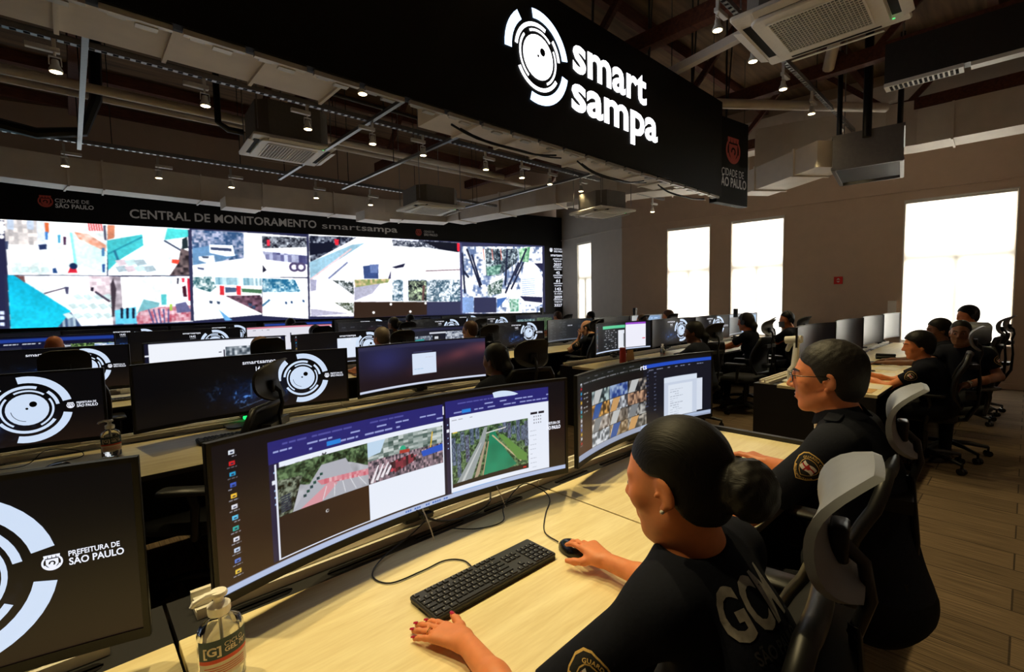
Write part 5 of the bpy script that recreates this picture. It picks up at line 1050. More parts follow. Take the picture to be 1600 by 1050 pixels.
# ---------------------------------------------------------------- people: smooth-blended volumes turned into continuous skins
class Vol:
    def __init__(s, lo, hi, h):
        s.lo = np.array(lo, float); s.h = h; n = np.ceil((np.array(hi) - s.lo) / h).astype(int) + 1
        s.ax = [s.lo[i] + np.arange(n[i]) * h for i in range(3)]; s.F = np.full(n, 0.08, np.float32)
    def blk(s, lo, hi, pad):
        sl = []
        for i in range(3):
            a = int(max(0, math.floor((lo[i] - pad - s.lo[i]) / s.h))); b = int(min(s.F.shape[i], math.ceil((hi[i] + pad - s.lo[i]) / s.h) + 1)); 
            if b <= a: return None, None
            sl.append(slice(a, b))
        sl = tuple(sl); X = s.ax[0][sl[0]][:, None, None]; Y = s.ax[1][sl[1]][None, :, None]; Z = s.ax[2][sl[2]][None, None, :]
        return sl, (X, Y, Z)
    def mix(s, sl, d, k, op):
        f = s.F[sl]; d = d.astype(np.float32)
        if op == '+': h = np.maximum(k - np.abs(f - d), 0) / k; s.F[sl] = np.minimum(f, d) - h * h * k * .25
        elif op == '-': d = -d; h = np.maximum(k - np.abs(f - d), 0) / k; s.F[sl] = np.maximum(f, d) + h * h * k * .25
    def cap(s, a, b, ra, rb=None, k=.02, op='+', flat=None):
        rb = ra if rb is None else rb; a = np.array(a, float); b = np.array(b, float); r = max(ra, rb)
        sl, P = s.blk(np.minimum(a, b) - r, np.maximum(a, b) + r, k + .02)
        if sl is None: return s
        ab = b - a; L2 = max(ab @ ab, 1e-9); X, Y, Z = P; px, py, pz = X - a[0], Y - a[1], Z - a[2]
        t = np.clip((px * ab[0] + py * ab[1] + pz * ab[2]) / L2, 0, 1); dx, dy, dz = px - ab[0] * t, py - ab[1] * t, pz - ab[2] * t
        if flat is not None:      # (axis vector, factor): squash across that axis
            n = np.array(flat[0], float); n /= np.linalg.norm(n); q = dx * n[0] + dy * n[1] + dz * n[2]; f = flat[1] - 1; dx, dy, dz = dx + n[0] * q * f, dy + n[1] * q * f, dz + n[2] * q * f
        s.mix(sl, np.sqrt(dx * dx + dy * dy + dz * dz) - (ra + (rb - ra) * t), k, op); return s
    def ell(s, c, r, M=None, k=.02, op='+', noise=0):
        c = np.array(c, float); r = np.array(r, float); R_ = max(r); sl, P = s.blk(c - R_, c + R_, k + .02)
        if sl is None: return s
        X, Y, Z = P; x, y, z = X - c[0], Y - c[1], Z - c[2]
        if M is not None: x, y, z = (M[0, 0] * x + M[1, 0] * y + M[2, 0] * z, M[0, 1] * x + M[1, 1] * y + M[2, 1] * z, M[0, 2] * x + M[1, 2] * y + M[2, 2] * z)
        k0 = np.sqrt((x / r[0]) ** 2 + (y / r[1]) ** 2 + (z / r[2]) ** 2); k1 = np.sqrt((x / r[0] ** 2) ** 2 + (y / r[1] ** 2) ** 2 + (z / r[2] ** 2) ** 2) + 1e-6
        d = k0 * (k0 - 1) / k1
        if noise: d = d + noise * np.sin(x * 160) * np.sin(y * 190 + z * 60) * np.sin(z * 170)
        s.mix(sl, d, k, op); return s
    def keep(s, fn):      # intersect with fn(X,Y,Z) <= 0
        X = s.ax[0][:, None, None]; Y = s.ax[1][None, :, None]; Z = s.ax[2][None, None, :]; s.F = np.maximum(s.F, fn(X, Y, Z).astype(np.float32)); return s
    def mesh(s, name, material):
        F = s.F; F[0] = F[-1] = .05; F[:, 0] = F[:, -1] = .05; F[:, :, 0] = F[:, :, -1] = .05
        I = F < 0; nx, ny, nz = F.shape
        c = I[:-1, :-1, :-1].astype(np.int8)
        for a in ((1, 0, 0), (0, 1, 0), (0, 0, 1), (1, 1, 0), (1, 0, 1), (0, 1, 1), (1, 1, 1)): c = c + I[a[0]:nx - 1 + a[0], a[1]:ny - 1 + a[1], a[2]:nz - 1 + a[2]]
        act = np.argwhere((c > 0) & (c < 8)); 
        if len(act) == 0: act = np.zeros((0, 3), int)
        idm = np.full((nx - 1, ny - 1, nz - 1), -1, np.int32); idm[act[:, 0], act[:, 1], act[:, 2]] = np.arange(len(act))
        acc = np.zeros((len(act), 3)); cnt = np.zeros(len(act)); cor = [(i, j, k) for i in (0, 1) for j in (0, 1) for k in (0, 1)]
        for p in cor:
            for ax in range(3):
                if p[ax] == 0:
                    q = list(p); q[ax] = 1; A = act + p; B = act + q; fa = F[A[:, 0], A[:, 1], A[:, 2]]; fb = F[B[:, 0], B[:, 1], B[:, 2]]; m = (fa < 0) != (fb < 0)
                    t = fa[m] / (fa[m] - fb[m]); pt = A[m].astype(float); pt[:, ax] += t; acc[m] += pt; cnt[m] += 1
        V = s.lo + acc / cnt[:, None] * s.h; Q = []
        for ax in range(3):
            o1, o2 = [(1, 2), (2, 0), (0, 1)][ax]; sa = [slice(None)] * 3; sb = [slice(None)] * 3; sa[ax] = slice(0, -1); sb[ax] = slice(1, None); a = I[tuple(sa)]; b = I[tuple(sb)]
            e = np.argwhere(a != b); e = e[(e[:, o1] > 0) & (e[:, o2] > 0) & (e[:, o1] < F.shape[o1] - 1) & (e[:, o2] < F.shape[o2] - 1)]; flip = ~a[e[:, 0], e[:, 1], e[:, 2]]
            def cell(d1, d2): g = e.copy(); g[:, o1] -= d1; g[:, o2] -= d2; return idm[g[:, 0], g[:, 1], g[:, 2]]
            q = np.stack([cell(1, 1), cell(0, 1), cell(0, 0), cell(1, 0)], -1); q[flip] = q[flip][:, ::-1]; Q.append(q)
        Q = np.concatenate(Q); Q = Q[(Q >= 0).all(1)]
        # two light smoothing passes
        for lam in (.55, -.52, .55, -.52, .35):
            ac = np.zeros_like(V); ct = np.zeros(len(V))
            for i in range(4): np.add.at(ac, Q[:, i], V[Q[:, (i + 1) % 4]] + V[Q[:, i - 1]]); np.add.at(ct, Q[:, i], 2)
            V = V * (1 - lam) + lam * ac / np.maximum(ct, 1)[:, None]
        me = bpy.data.meshes.new(name); me.vertices.add(len(V)); me.vertices.foreach_set('co', V.ravel()); me.loops.add(Q.size); me.polygons.add(len(Q)); me.polygons.foreach_set('loop_start', np.arange(0, Q.size, 4)); me.loops.foreach_set('vertex_index', Q.ravel()); me.update(calc_edges=True)
        me.polygons.foreach_set('use_smooth', [True] * len(Q)); me.materials.append(MATS[material]); me.validate(); return me
def rotm(yaw, pitch, roll=0):
    return np.array((Matrix.Rotation(R(yaw), 3, 'Z') @ Matrix.Rotation(R(pitch), 3, 'X') @ Matrix.Rotation(R(roll), 3, 'Y')))
def head_vol(S, H, M, fine=True, jaw=1.0, ears=True, sc=1.0):
    P = lambda x, y, z: H + M @ np.array([x, y, z]) * sc; E = lambda c, r, k=.015, op='+': S.ell(P(*c), np.array(r) * sc, M, k, op)
    E((0, -.018, .035), (.073, .094, .083), .02); E((0, .020, -.015), (.062, .076, .090), .03); E((0, .034, -.072), (.046 * jaw, .046, .040), .03); S.cap(P(-.014 * jaw, .070, -.099), P(.014 * jaw, .070, -.099), .013 * sc, k=.02)
    for sx in (-1, 1): S.cap(P(sx * .052 * jaw, -.004, -.058), P(sx * .022 * jaw, .058, -.094), .013 * sc, .014 * sc, k=.03)
    S.cap(P(0, .092, .012), P(0, .112, -.026), .006 * sc, .0095 * sc, k=.014)
    if fine:
        for sx in (-1, 1):
            E((sx * .011, .100, -.031), (.0085, .010, .0075), .008); S.cap(P(sx * .012, .084, .020), P(sx * .042, .070, .021), .0085 * sc, .007 * sc, k=.014)
            E((sx * .040, .060, -.022), (.022, .020, .022), .025); E((sx * .031, .096, .001), (.0155, .012, .010), .012, '-'); E((sx * .031, .0745, .002), (.0145, .0135, .0115), .005)
            E((sx * .0065, .107, -.0385), (.0035, .004, .004), .004, '-')
        S.cap(P(-.017, .087, -.058), P(.017, .087, -.058), .0062 * sc, k=.009); S.cap(P(-.015, .086, -.0695), P(.015, .086, -.0695), .0070 * sc, k=.009); E((0, .100, -.0638), (.024, .010, .0014), .003, '-'); E((0, .093, -.082), (.016, .008, .005), .008, '-')
    if ears:
        for sx in (-1, 1):
            Me = M @ np.array(Matrix.Rotation(R(-12), 3, 'X') @ Matrix.Rotation(R(sx * 20), 3, 'Z')); S.ell(P(sx * .077, -.014, -.008), np.array((.0075, .019, .031)) * sc, Me, .008)
            if fine: S.ell(P(sx * .087, -.006, -.002), np.array((.0085, .0105, .019)) * sc, Me, .004, '-'); S.ell(P(sx * .078, -.004, -.036), np.array((.006, .008, .009)) * sc, Me, .006); S.ell(P(sx * .081, .004, -.010), np.array((.004, .005, .007)) * sc, Me, .005)
def hand_vol(S, W, D, N, T, curls, spread=(.0, .0, .0, .0), sc=1.0, thumb=(.5, .75, -.25), tcurl=.25, k=.008):
    """W wrist, D direction to the knuckles, N back-of-hand normal, T towards the thumb side; returns fingertip frames"""
    D = np.array(D, float) / np.linalg.norm(D); N = np.array(N, float); N -= D * (N @ D); N /= np.linalg.norm(N); T = np.array(T, float); T -= D * (T @ D); T -= N * (T @ N); T /= np.linalg.norm(T); W = np.array(W, float); out = []
    for l in (-.026, -.009, .009, .027): S.cap(W + D * .012 * sc + T * l * .7 * sc, W + D * .083 * sc + T * l * sc, .0135 * sc, .0115 * sc, k=.016)
    S.cap(W + D * .02 * sc + T * .018 * sc - N * .006 * sc, W + D * .05 * sc + T * .024 * sc - N * .008 * sc, .016 * sc, .013 * sc, k=.016)
    lens = ((.040, .024, .020), (.044, .028, .021), (.041, .026, .020), (.032, .020, .018))
    for i, (off, L) in enumerate(zip((.030, .010, -.010, -.029), lens)):
        p = W + D * (.086 - .006 * abs(i - 1.2)) * sc + T * off * sc; a = 0; r = (.0088, .0090, .0086, .0076)[i] * sc; base = D + T * (off * 2.2 + spread[i]); base /= np.linalg.norm(base)
        for j in range(3):
            a += curls[i][j] if isinstance(curls[i], (tuple, list)) else curls[i] * (1, 1.1, .7)[j]; d = base * math.cos(a) - N * math.sin(a); q = p + d * L[j] * sc; S.cap(p, q, r * (1 - .06 * j), r * (.96 - .08 * j), k=k * .6); p = q
        up_ = base * math.sin(a) + N * math.cos(a); out.append((p, d, up_, r))
    p = W + D * .022 * sc + T * .022 * sc - N * .004 * sc; d = D * thumb[0] + T * thumb[1] + N * thumb[2]; d /= np.linalg.norm(d)
    for j, L in enumerate((.042, .032, .026)):
        q = p + d * L * sc; S.cap(p, q, (.0145, .0110, .0100)[j] * sc, (.0115, .0100, .0085)[j] * sc, k=.010); p = q; d2 = d + D * tcurl; d = d2 / np.linalg.norm(d2)
    out.append((p, d, N, .009 * sc)); return out
def ik(S_, T_, l1, l2, bend):
    """elbow position between shoulder S_ and wrist T_, bulging towards `bend`"""
    v = T_ - S_; L = min(np.linalg.norm(v), l1 + l2 - .005); u = v / np.linalg.norm(v); a = (l1 * l1 - l2 * l2 + L * L) / (2 * L); h = math.sqrt(max(l1 * l1 - a * a, 1e-6)); b = np.array(bend, float); b -= u * (b @ u); b /= np.linalg.norm(b); return S_ + u * a + b * h
def person(label, head, yaw=0, hyaw=0, hpitch=-8, hroll=0, h=.012, hands=None, skin='skin_olive', hair='short', hairm='hair_dark', shirt='navy', male=True, lean=.10, sc=1.0, fine=False, curls=None, wrists=None,
           handdir=None, hand_h=None, group='people seated at the desks', sleeve=.62, jaw=None, elbow=None, shoulder_z=0.0, neck_off=(0, -.05, -.155), collar=False, tall_hair=0.0, pelvis=None, sh_drop=(0, 0), thumb=None, sh_yaw=0, hair_h=None):
    """seated figure; all inputs are offsets in a frame whose origin is on the floor below the head and whose +Y is where the body faces"""
    hx, hy, hz = head; t = thing('person', label, 'person', (hx, hy, 0), R(yaw), group)
    H = np.array([0, 0, hz]); M = rotm(hyaw, hpitch, hroll); jw = jaw or (1.08 if male else .92)
    Nk = H + np.array(neck_off) * sc; sw = (.178 if male else .155) * sc; cy, sy = math.cos(R(sh_yaw)), math.sin(R(sh_yaw))
    SH = [Nk + np.array([s * sw * cy, s * sw * sy - .012, -.045 + shoulder_z + sh_drop[i]]) for i, s in enumerate((-1, 1))]
    PV = np.array([0, Nk[1] - lean, .57]) if pelvis is None else np.array(pelvis); CH_ = Nk * .62 + PV * .38 + np.array([0, -.015, 0]); BL = Nk * .25 + PV * .75
    hands = hands or (np.array([-.17, .42, .775]), np.array([.17, .42, .775]))
    WR = [np.array(q, float) for q in hands]; EL = []
    for i, s in enumerate((-1, 1)):
        EL.append(np.array(elbow[i]) if elbow and elbow[i] is not None else ik(SH[i], WR[i], .285 * sc, .25 * sc, (s * .5, -.25, -1)))
    lo = np.min([H - .14, PV - .3, *[w - .22 for w in WR], *[e - .1 for e in EL]], 0); hi = np.max([H + .16, PV + .2, *[w + .22 for w in WR], *[e + .1 for e in EL]], 0); lo[2] = .40; hi[1] = max(hi[1], .25)
    S = Vol(lo, hi, h); head_vol(S, H, M, fine or h < .011, jw, True, sc)
    nk = .052 if male else .043
    S.cap(H + M @ np.array([0, -.022, -.055]) * sc, Nk, nk * sc, (nk + .006) * sc, k=.03); S.cap(Nk, CH_, .055 * sc, .07 * sc, k=.05); S.cap(CH_, PV, .07 * sc, .09 * sc, k=.05)
    for i, s in enumerate((-1, 1)):
        ra = .044 if male else .038
        S.cap(Nk + np.array([s * .03, 0, -.03]), SH[i], .03, ra, k=.03); S.cap(SH[i], EL[i], ra * sc, (ra - .006) * sc, k=.02); S.cap(EL[i], EL[i] * .55 + WR[i] * .45, (ra - .005) * sc, (ra - .007) * sc, k=.02); S.cap(EL[i] * .55 + WR[i] * .45, WR[i], (ra - .007) * sc, .0255 * sc, k=.02, )
    tips = []
    for i, s in enumerate((-1, 1)):
        d = WR[i] - EL[i]; d = d / np.linalg.norm(d); D = np.array(handdir[i]) if handdir and handdir[i] is not None else np.array([d[0], d[1], min(d[2], 0) * .3 - .02]); N = np.array([0, 0, 1.]) if abs(D[2]) < .9 * np.linalg.norm(D) else np.array([0, -1., 0]); T = np.cross(N, D) * (s) * (1)
        cu = (curls[i] if curls else None) or (.28, .28, .3, .34); th = (thumb[i] if thumb and thumb[i] else (.55, .7, -.25)); tips.append(hand_vol(S, WR[i], D, N, T, cu, sc=sc, thumb=th))
    # hips and legs stay part of the same skin, inside the trousers
    body = S.mesh('body', skin); b = put('body', body, t)
    # eyes
    if fine:
        for sx in (-1, 1):
            m = MB(); c = H + M @ np.array([sx * .031, .0768, .002]) * sc; m.lathe([(.0115 * math.sin(a * math.pi / 8), .0115 * -math.cos(a * math.pi / 8)) for a in range(1, 8)], c=c, n=14); obj('eye', m, MATS['eye_white'], t, 180)
            m = MB(); c2 = H + M @ np.array([sx * .031, .0868, .001]) * sc; d = M @ np.array([0, 1., 0]); m.cyl(c2, c2 + d * .0022, .0055, .0045, n=14); obj('iris', m, MATS['glass_black'], t)
    # hair
    hh = hair_h or max(h * .8, .0035); hs = Vol(H + M @ np.array([0, -.02, 0]) - .2, H + M @ np.array([0, -.02, 0]) + .17, hh); P = lambda x, y, z: H + M @ np.array([x, y, z]) * sc
    if hair != 'none':
        bald = hair == 'bald'
        grow = {'short': .008, 'buzz': .004, 'bald': .003, 'bun': .006, 'pony': .013, 'long': .018}[hair] + tall_hair
        hs.ell(P(0, -.020, .036), np.array((.0725, .094, .083)) * sc + grow, M, .01, noise=.0012 if hair in ('short', 'buzz') else 0); hs.ell(P(0, -.034, -.022), np.array((.0655, .072, .074)) * sc + grow * .75, M, .03); hs.ell(P(0, .005, -.005), np.array((.0685, .07, .06)) * sc + grow * .45, M, .02)
        Mi = M
        def cut(X, Y, Z):
            x, y, z = X - H[0], Y - H[1], Z - H[2]; ly = (Mi[0, 1] * x + Mi[1, 1] * y + Mi[2, 1] * z) / sc; lz = (Mi[0, 2] * x + Mi[1, 2] * y + Mi[2, 2] * z) / sc; lx = (Mi[0, 0] * x + Mi[1, 0] * y + Mi[2, 0] * z) / sc
            zb = np.interp(ly, [-.13, -.08, -.045, -.030, -.022, -.006, .012, .026, .040, .058, .074, .088, .11], [-.092, -.088, -.074, -.055, -.030, -.004, -.016, .012, .040, .050, .064, .072, .085]) + .012 * np.clip(1 - np.abs(lx) / .03, 0, 1) * (ly > .06)
            if hair == 'bun': zb = np.interp(ly, [-.13, -.08, -.045, -.030, -.022, -.006, .012, .026, .040, .058, .074, .088, .11], [-.092, -.088, -.074, -.055, -.030, .020, .024, .032, .044, .056, .068, .080, .10])
            d = zb - lz
            if bald: d = np.maximum(d, lz - .055)
            return d * .7
        hs.keep(cut)
        if hair == 'bun': hs.cap(P(0, -.095, -.012), P(0, -.12, -.018), .036 * sc, k=.02); hs.ell(P(0, -.140, -.022), np.array((.060, .046, .056)) * sc, M, .012, noise=.0022)
        if hair in ('pony', 'long'):
            w = .036 if hair == 'pony' else .07; hs.cap(P(0, -.10, .01), P(0, -.125, -.07), w * .8, w, k=.03); hs.cap(P(0, -.125, -.07), P(0, -.11, -.17), w, w * .5, k=.03)
        put('hair', hs.mesh('hair', hairm), t)
    # shirt
    hs2 = h * (1.0 if h > .01 else 1.3)
    lo2 = np.min([PV - (.24, .2, .10), SH[0] - .12, SH[1] - .12, EL[0] - .09, EL[1] - .09], 0); hi2 = np.max([PV + (.24, .2, .1), SH[0] + .12, SH[1] + .12, EL[0] + .09, EL[1] + .09], 0); T_ = Vol(lo2, hi2, hs2)
    aw = math.atan2(SH[1][1] - SH[0][1], SH[1][0] - SH[0][0]); Mt = np.array(Matrix.Rotation(aw, 3, 'Z')); up_ = Nk - PV; tilt = math.atan2(up_[1], up_[2]); Mt = Mt @ np.array(Matrix.Rotation(-tilt, 3, 'X'))
    wd = 1.0 if male else .9
    T_.ell(CH_ + np.array([0, .005, .03]), np.array((.165 * wd, .112, .19)) * sc, Mt, .05); T_.ell(BL, np.array((.155 * wd, .118, .17)) * sc, Mt, .06); T_.ell(PV, np.array((.165, .125, .12)) * sc, Mt, .06)
    T_.cap(SH[0] * .86 + SH[1] * .14, SH[1] * .86 + SH[0] * .14, .066 * sc, k=.05); T_.cap(Nk + (0, -.006, -.03), CH_, .078 * sc, .10 * sc, k=.05)
    if not male: 
        for s in (-1, 1): T_.ell(CH_ + Mt @ np.array([s * .07, .085, -.01]), (.06, .05, .06), None, .04)
    SLV = []
    for i, s in enumerate((-1, 1)):
        T_.cap(Nk + np.array([s * .05, -.005, -.02]), SH[i], .050, .060 * sc, k=.04)
        e = SH[i] + (EL[i] - SH[i]) * sleeve; SLV.append((SH[i], e)); T_.cap(SH[i], e, .062 * sc * (1 if male else .9), .058 * sc * (1 if male else .9), k=.03)
        if sleeve > .95: T_.cap(EL[i], EL[i] * .1 + WR[i] * .9, .052 * sc, .040 * sc, k=.02)
    nd = (H + M @ np.array([0, -.02, -.05]) * sc) - Nk; nd /= np.linalg.norm(nd); Nt = Nk + nd * .030 + np.array([0, 0.0, 0])
    def cutneck(X, Y, Z):
        v = (X - Nt[0]) * nd[0] + (Y - Nt[1]) * nd[1] + (Z - Nt[2]) * nd[2] + 0 * X; rn = np.sqrt(np.maximum((X - Nt[0]) ** 2 + (Y - Nt[1]) ** 2 + (Z - Nt[2]) ** 2 - v * v, 0)); d = v - 1.3 * np.maximum(0, rn - .068 * sc)
        for (a, e) in SLV:
            if sleeve < .95:
                u = (e - a) / np.linalg.norm(e - a); q = (X - e[0]) * u[0] + (Y - e[1]) * u[1] + (Z - e[2]) * u[2]; rr = np.sqrt(np.maximum((X - e[0]) ** 2 + (Y - e[1]) ** 2 + (Z - e[2]) ** 2 - q * q, 0)); d = np.maximum(d, np.where((rr < .095) & (q > -.01) & (q < .10), q, -.1))
        return d
    T_.keep(cutneck); sm = T_.mesh('shirt', shirt); so = put('shirt', sm, t)
    if collar:
        m = MB(); cc = Nk + nd * .028; a_ = np.cross(nd, (0, 1, 0)); a_ /= np.linalg.norm(a_); b_ = np.cross(a_, nd); b_ = b_ / np.linalg.norm(b_)
        def cf(u, v):
            an = 2 * math.pi * (.30 + .9 * u) ; r_ = .062 + .020 * v; q = cc + (a_ * math.cos(an) * r_ + (-b_) * math.sin(an) * r_ * 1.05) + nd * (.026 - .040 * v); return tuple(q)
        m.sheet(cf, 24, 4, thick=.003, nrm=lambda u, v: Vector(nd)); obj('collar', m, MATS[shirt], t, 60)
    # trousers and shoes
    L_ = Vol(PV - (.28, .22, .60), PV + (.28, .62, .12), max(h, .014) * 1.15)
    for s in (-1, 1):
        kn = PV + np.array([s * .12, .43, -.04]); kn[2] = .50; an = kn + np.array([s * .01, .02, 0]); an[2] = .10; hp = PV + np.array([s * .085, .02, -.03]); L_.cap(hp, kn, .088, .062, k=.04); L_.cap(kn, an, .060, .044, k=.02)
        m = MB(); f = an + np.array([0, .05, 0]); m.sheet(lambda u, v: (f[0] + .046 * math.cos(6.2832 * u) * math.cos(v * 1.5) , f[1] + (.13 if math.sin(6.2832 * u) > 0 else .12) * math.sin(6.2832 * u) * math.cos(v * 1.5), .004 + .085 * math.sin(v * 1.5) * (1 - .35 * math.sin(6.2832 * u))), 16, 6); m.lathe([(.9, 0), (1, .004)], c=(f[0], f[1], 0), n=16, sx=.046, sy=.125); obj('shoe', m, MATS['shoe'], t, 60)
    L_.ell(PV, (.17, .13, .12), None, .05); put('trousers', L_.mesh('trousers', 'trousers'), t)
    return t, dict(H=H, M=M, SH=SH, EL=EL, WR=WR, shirt=sm, body=body, tips=tips, Nk=Nk, CH=CH_, SLV=SLV, P=P, hair=None)
def decal(name, L, mats_key, mesh, origin, udir, vdir, parent, lift=.0016, step=0.0):
    """flat artwork (u, v in metres) pressed onto a mesh by casting along the plane's normal"""
    bvh = BVHTree.FromPolygons([v.co[:] for v in mesh.vertices], [tuple(p.vertices) for p in mesh.polygons]); o = Vector(origin); u = Vector(udir).normalized(); v = Vector(vdir); v = (v - u * v.dot(u)).normalized(); n = u.cross(v); m = MB()
    for vs, fs, k in L:
        out = []; last = None; fs = [(f[0], f[i], f[i + 1]) for f in fs for i in range(1, len(f) - 1)] if max(len(f) for f in fs) <= 4 else fs
        if max(len(f) for f in fs) == 3 and len(fs) < 400:
            vs = [tuple(v) for v in vs]
            for _ in range(4):          # split long triangle edges so the artwork follows the cloth
                mid = {}; nf = []
                def mp_(a, b):
                    if math.dist(vs[a], vs[b]) < .009: return None
                    q = (min(a, b), max(a, b))
                    if q not in mid: mid[q] = len(vs); vs.append(((vs[a][0] + vs[b][0]) / 2, (vs[a][1] + vs[b][1]) / 2))
                    return mid[q]
                for a, b, c in fs:
                    ab, bc, ca = mp_(a, b), mp_(b, c), mp_(c, a); pl = [a] + ([ab] if ab is not None else []) + [b] + ([bc] if bc is not None else []) + [c] + ([ca] if ca is not None else [])
                    if ab is not None and bc is not None and ca is not None: nf += [(a, ab, ca), (ab, b, bc), (ca, bc, c), (ab, bc, ca)]
                    elif len(pl) == 3: nf.append((a, b, c))
                    elif len(pl) == 4:
                        j = 1 if ab is not None else (2 if bc is not None else 3); pl = pl[j:] + pl[:j]; nf += [(pl[0], pl[1], pl[2]), (pl[0], pl[2], pl[3])]
                    else:
                        if ab is None: m1, m2, v0, v1, v2 = bc, ca, c, a, b
                        elif bc is None: m1, m2, v0, v1, v2 = ca, ab, a, b, c
                        else: m1, m2, v0, v1, v2 = ab, bc, b, c, a
                        nf += [(m1, v0, m2), (m1, m2, v1), (m1, v1, v2)]
                fs = nf
        for x, y in vs:
            p = o + u * x + v * y; hit = bvh.ray_cast(p + n * .25, -n, .6)
            q = hit[0] if hit[0] is not None else (p if last is None else p + n * (last - p).dot(n)); last = q; out.append(q + n * (lift + .0007 * k))
        m.add(out, fs, k)
    return obj(name, m, [MATS[q] for q in mats_key], parent)
def fan_grid(poly, nr=7):
    """dense version of a star-shaped polygon about its centre"""
    P = []
    for i in range(len(poly)):
        a, b = poly[i], poly[(i + 1) % len(poly)]; P += [a, ((a[0] + b[0]) / 2, (a[1] + b[1]) / 2)]
    n = len(P); vs = [(0, 0)] + [(x * r / nr, y * r / nr) for r in range(1, nr + 1) for x, y in P]; fs = [(0, 1 + i, 1 + (i + 1) % n) for i in range(n)] + [(1 + r * n + i, 1 + r * n + n + i, 1 + r * n + n + (i + 1) % n, 1 + r * n + (i + 1) % n) for r in range(nr - 1) for i in range(n)]
    return vs, fs
SHIELD = [(0, .5), (.16, .47), (.34, .40), (.44, .26), (.46, .05), (.38, -.18), (.24, -.36), (.0, -.52), (-.24, -.36), (-.38, -.18), (-.46, .05), (-.44, .26), (-.34, .40), (-.16, .47)]
def patch_art(s, text=True):
    L = []; sc_ = lambda f: [(x * s * f, y * s * f) for x, y in SHIELD]
    L.append((*fan_grid(sc_(1.0)), 0)); L.append((*fan_grid(sc_(.93)), 1)); L.append((*fan_grid(sc_(.62)), 2)); L.append((*fan_grid(sc_(.575)), 3))
    def wav(x, y): return (x * s, (y + .03 * math.sin(x * 14)) * s)
    q = [(-.22 + .044 * i, -.12 + .26 * j / 3) for j in range(4) for i in range(11)]; L.append(([wav(*p) for p in q], [(j * 11 + i, j * 11 + i + 1, j * 11 + i + 12, j * 11 + i + 11) for j in range(3) for i in range(10)], 4))
    L.append(([wav(*p) for p in [(-.22 + .044 * i, .0 + .05 * j) for j in range(2) for i in range(11)]], [(i, i + 1, i + 12, i + 11) for i in range(10)], 5)); L.append(([wav(*p) for p in [(-.07 + .05 * i, -.12 + .0866 * j) for j in range(4) for i in range(2)]], [(2 * j, 2 * j + 1, 2 * j + 3, 2 * j + 2) for j in range(3)], 5)); L.append((*disc2d(.07 * s, 0, .02 * s, 1, 14), 5))
    if text:
        def arc_text(body, r, a0, a1, em, inward=False):
            vs, fs = text2d(body, .02, 1.1); w0 = min(v[0] for v in vs); w1 = max(v[0] for v in vs); out = []
            for x, y in vs:
                a = R(a0 + (a1 - a0) * (x - w0) / (w1 - w0)); rr_ = (r + y * em) * s; out.append((rr_ * math.cos(a) * .92, rr_ * math.sin(a) * 1.04))
            L.append((out, fs, 6))
        arc_text('GUARDA CIVIL', .355, 158, 22, .10)
        arc_text('METROPOLITANA', .40, 205, 335, -.085)
    return L
PATCH_M = ('gold_thread', 'patch_black', 'gold_thread', 'patch_black', 'patch_white', 'patch_red', 'gold_thread')
# ---------------------------------------------------------------- desks, row by row (row 1 is nearest the camera)
add_desk('maple bench desk at bottom left with the half-visible ring-emblem monitor', -1.20, .135, 1.45, left_side=True, rail_x=(-1.2, .02))
add_desk('maple bench desk nearest the camera, where the woman types', .14, 1.44, 1.45, rail_x=(.19, 1.44))
add_desk('maple bench desk of the man in glasses, with a raised dark end edge', 1.445, 2.83, 1.45, right_side=True, lip=True, rail_x=(1.445, 2.83))
for x0, x1, l in ((-2.5, -1.2, 'maple bench desk of the second row, mostly beyond the left edge'), (-1.2, .14, 'maple bench desk of the second row under the leftmost ring-emblem monitor'), (.145, 1.53, 'maple bench desk of the second row with the green-lit hub and low keyboard'), (1.535, 2.95, 'maple bench desk of the second row under the purple haze monitor')):
    add_desk(l, x0, x1, 3.68, right_side=x1 > 2.9)
for i, (x0, x1) in enumerate(((-.95, .42), (.425, 1.80), (1.805, 3.19), (3.195, 4.64), (4.645, 6.12), (6.125, 7.45), (7.455, 8.70), (8.705, 9.95))):
    add_desk('maple third-row desk, ' + ['at the far left behind the empty chair', 'under the white-page monitor', 'under the monitor with a white box and ring emblem', 'under the river-view monitor', 'with a keyboard lying in view', 'under the dark text monitor of the bald man', 'hidden behind the green and purple monitor', 'nearest the window wall'][i], x0, x1, 5.90, left_side=i == 0, right_side=i == 7)
for i, (x0, x1) in enumerate(((-.95, .42), (.425, 1.85), (1.855, 3.2), (3.205, 4.6), (4.605, 5.95), (5.955, 7.3), (7.305, 8.65))):
    add_desk('maple fourth-row desk, ' + ['under the blue-banded monitor', 'behind the white-page monitor', 'under the pink-topped monitor', 'under the dark panels monitor', 'behind the river-view monitor', 'behind the ring-emblem monitor of the third row', 'at the right end near the far window'][i], x0, x1, 8.12, left_side=i == 0, right_side=i == 6)
for i, (x0, x1) in enumerate(((-1.2, .2), (.205, 1.15), (1.155, 2.6), (2.605, 3.98), (3.985, 5.25), (5.255, 6.6), (6.605, 7.9))):
    add_desk('maple last-row desk, ' + ['at its left end', 'under the 14:42 monitor at the left', 'under the second emblem monitor from the left', 'under the blue window monitor', 'under the emblem monitor beneath the plaza pictures', 'under the foliage monitor', 'at its right end by the statistics panel'][i], x0, x1, 9.93, left_side=i == 0, right_side=i == 6)
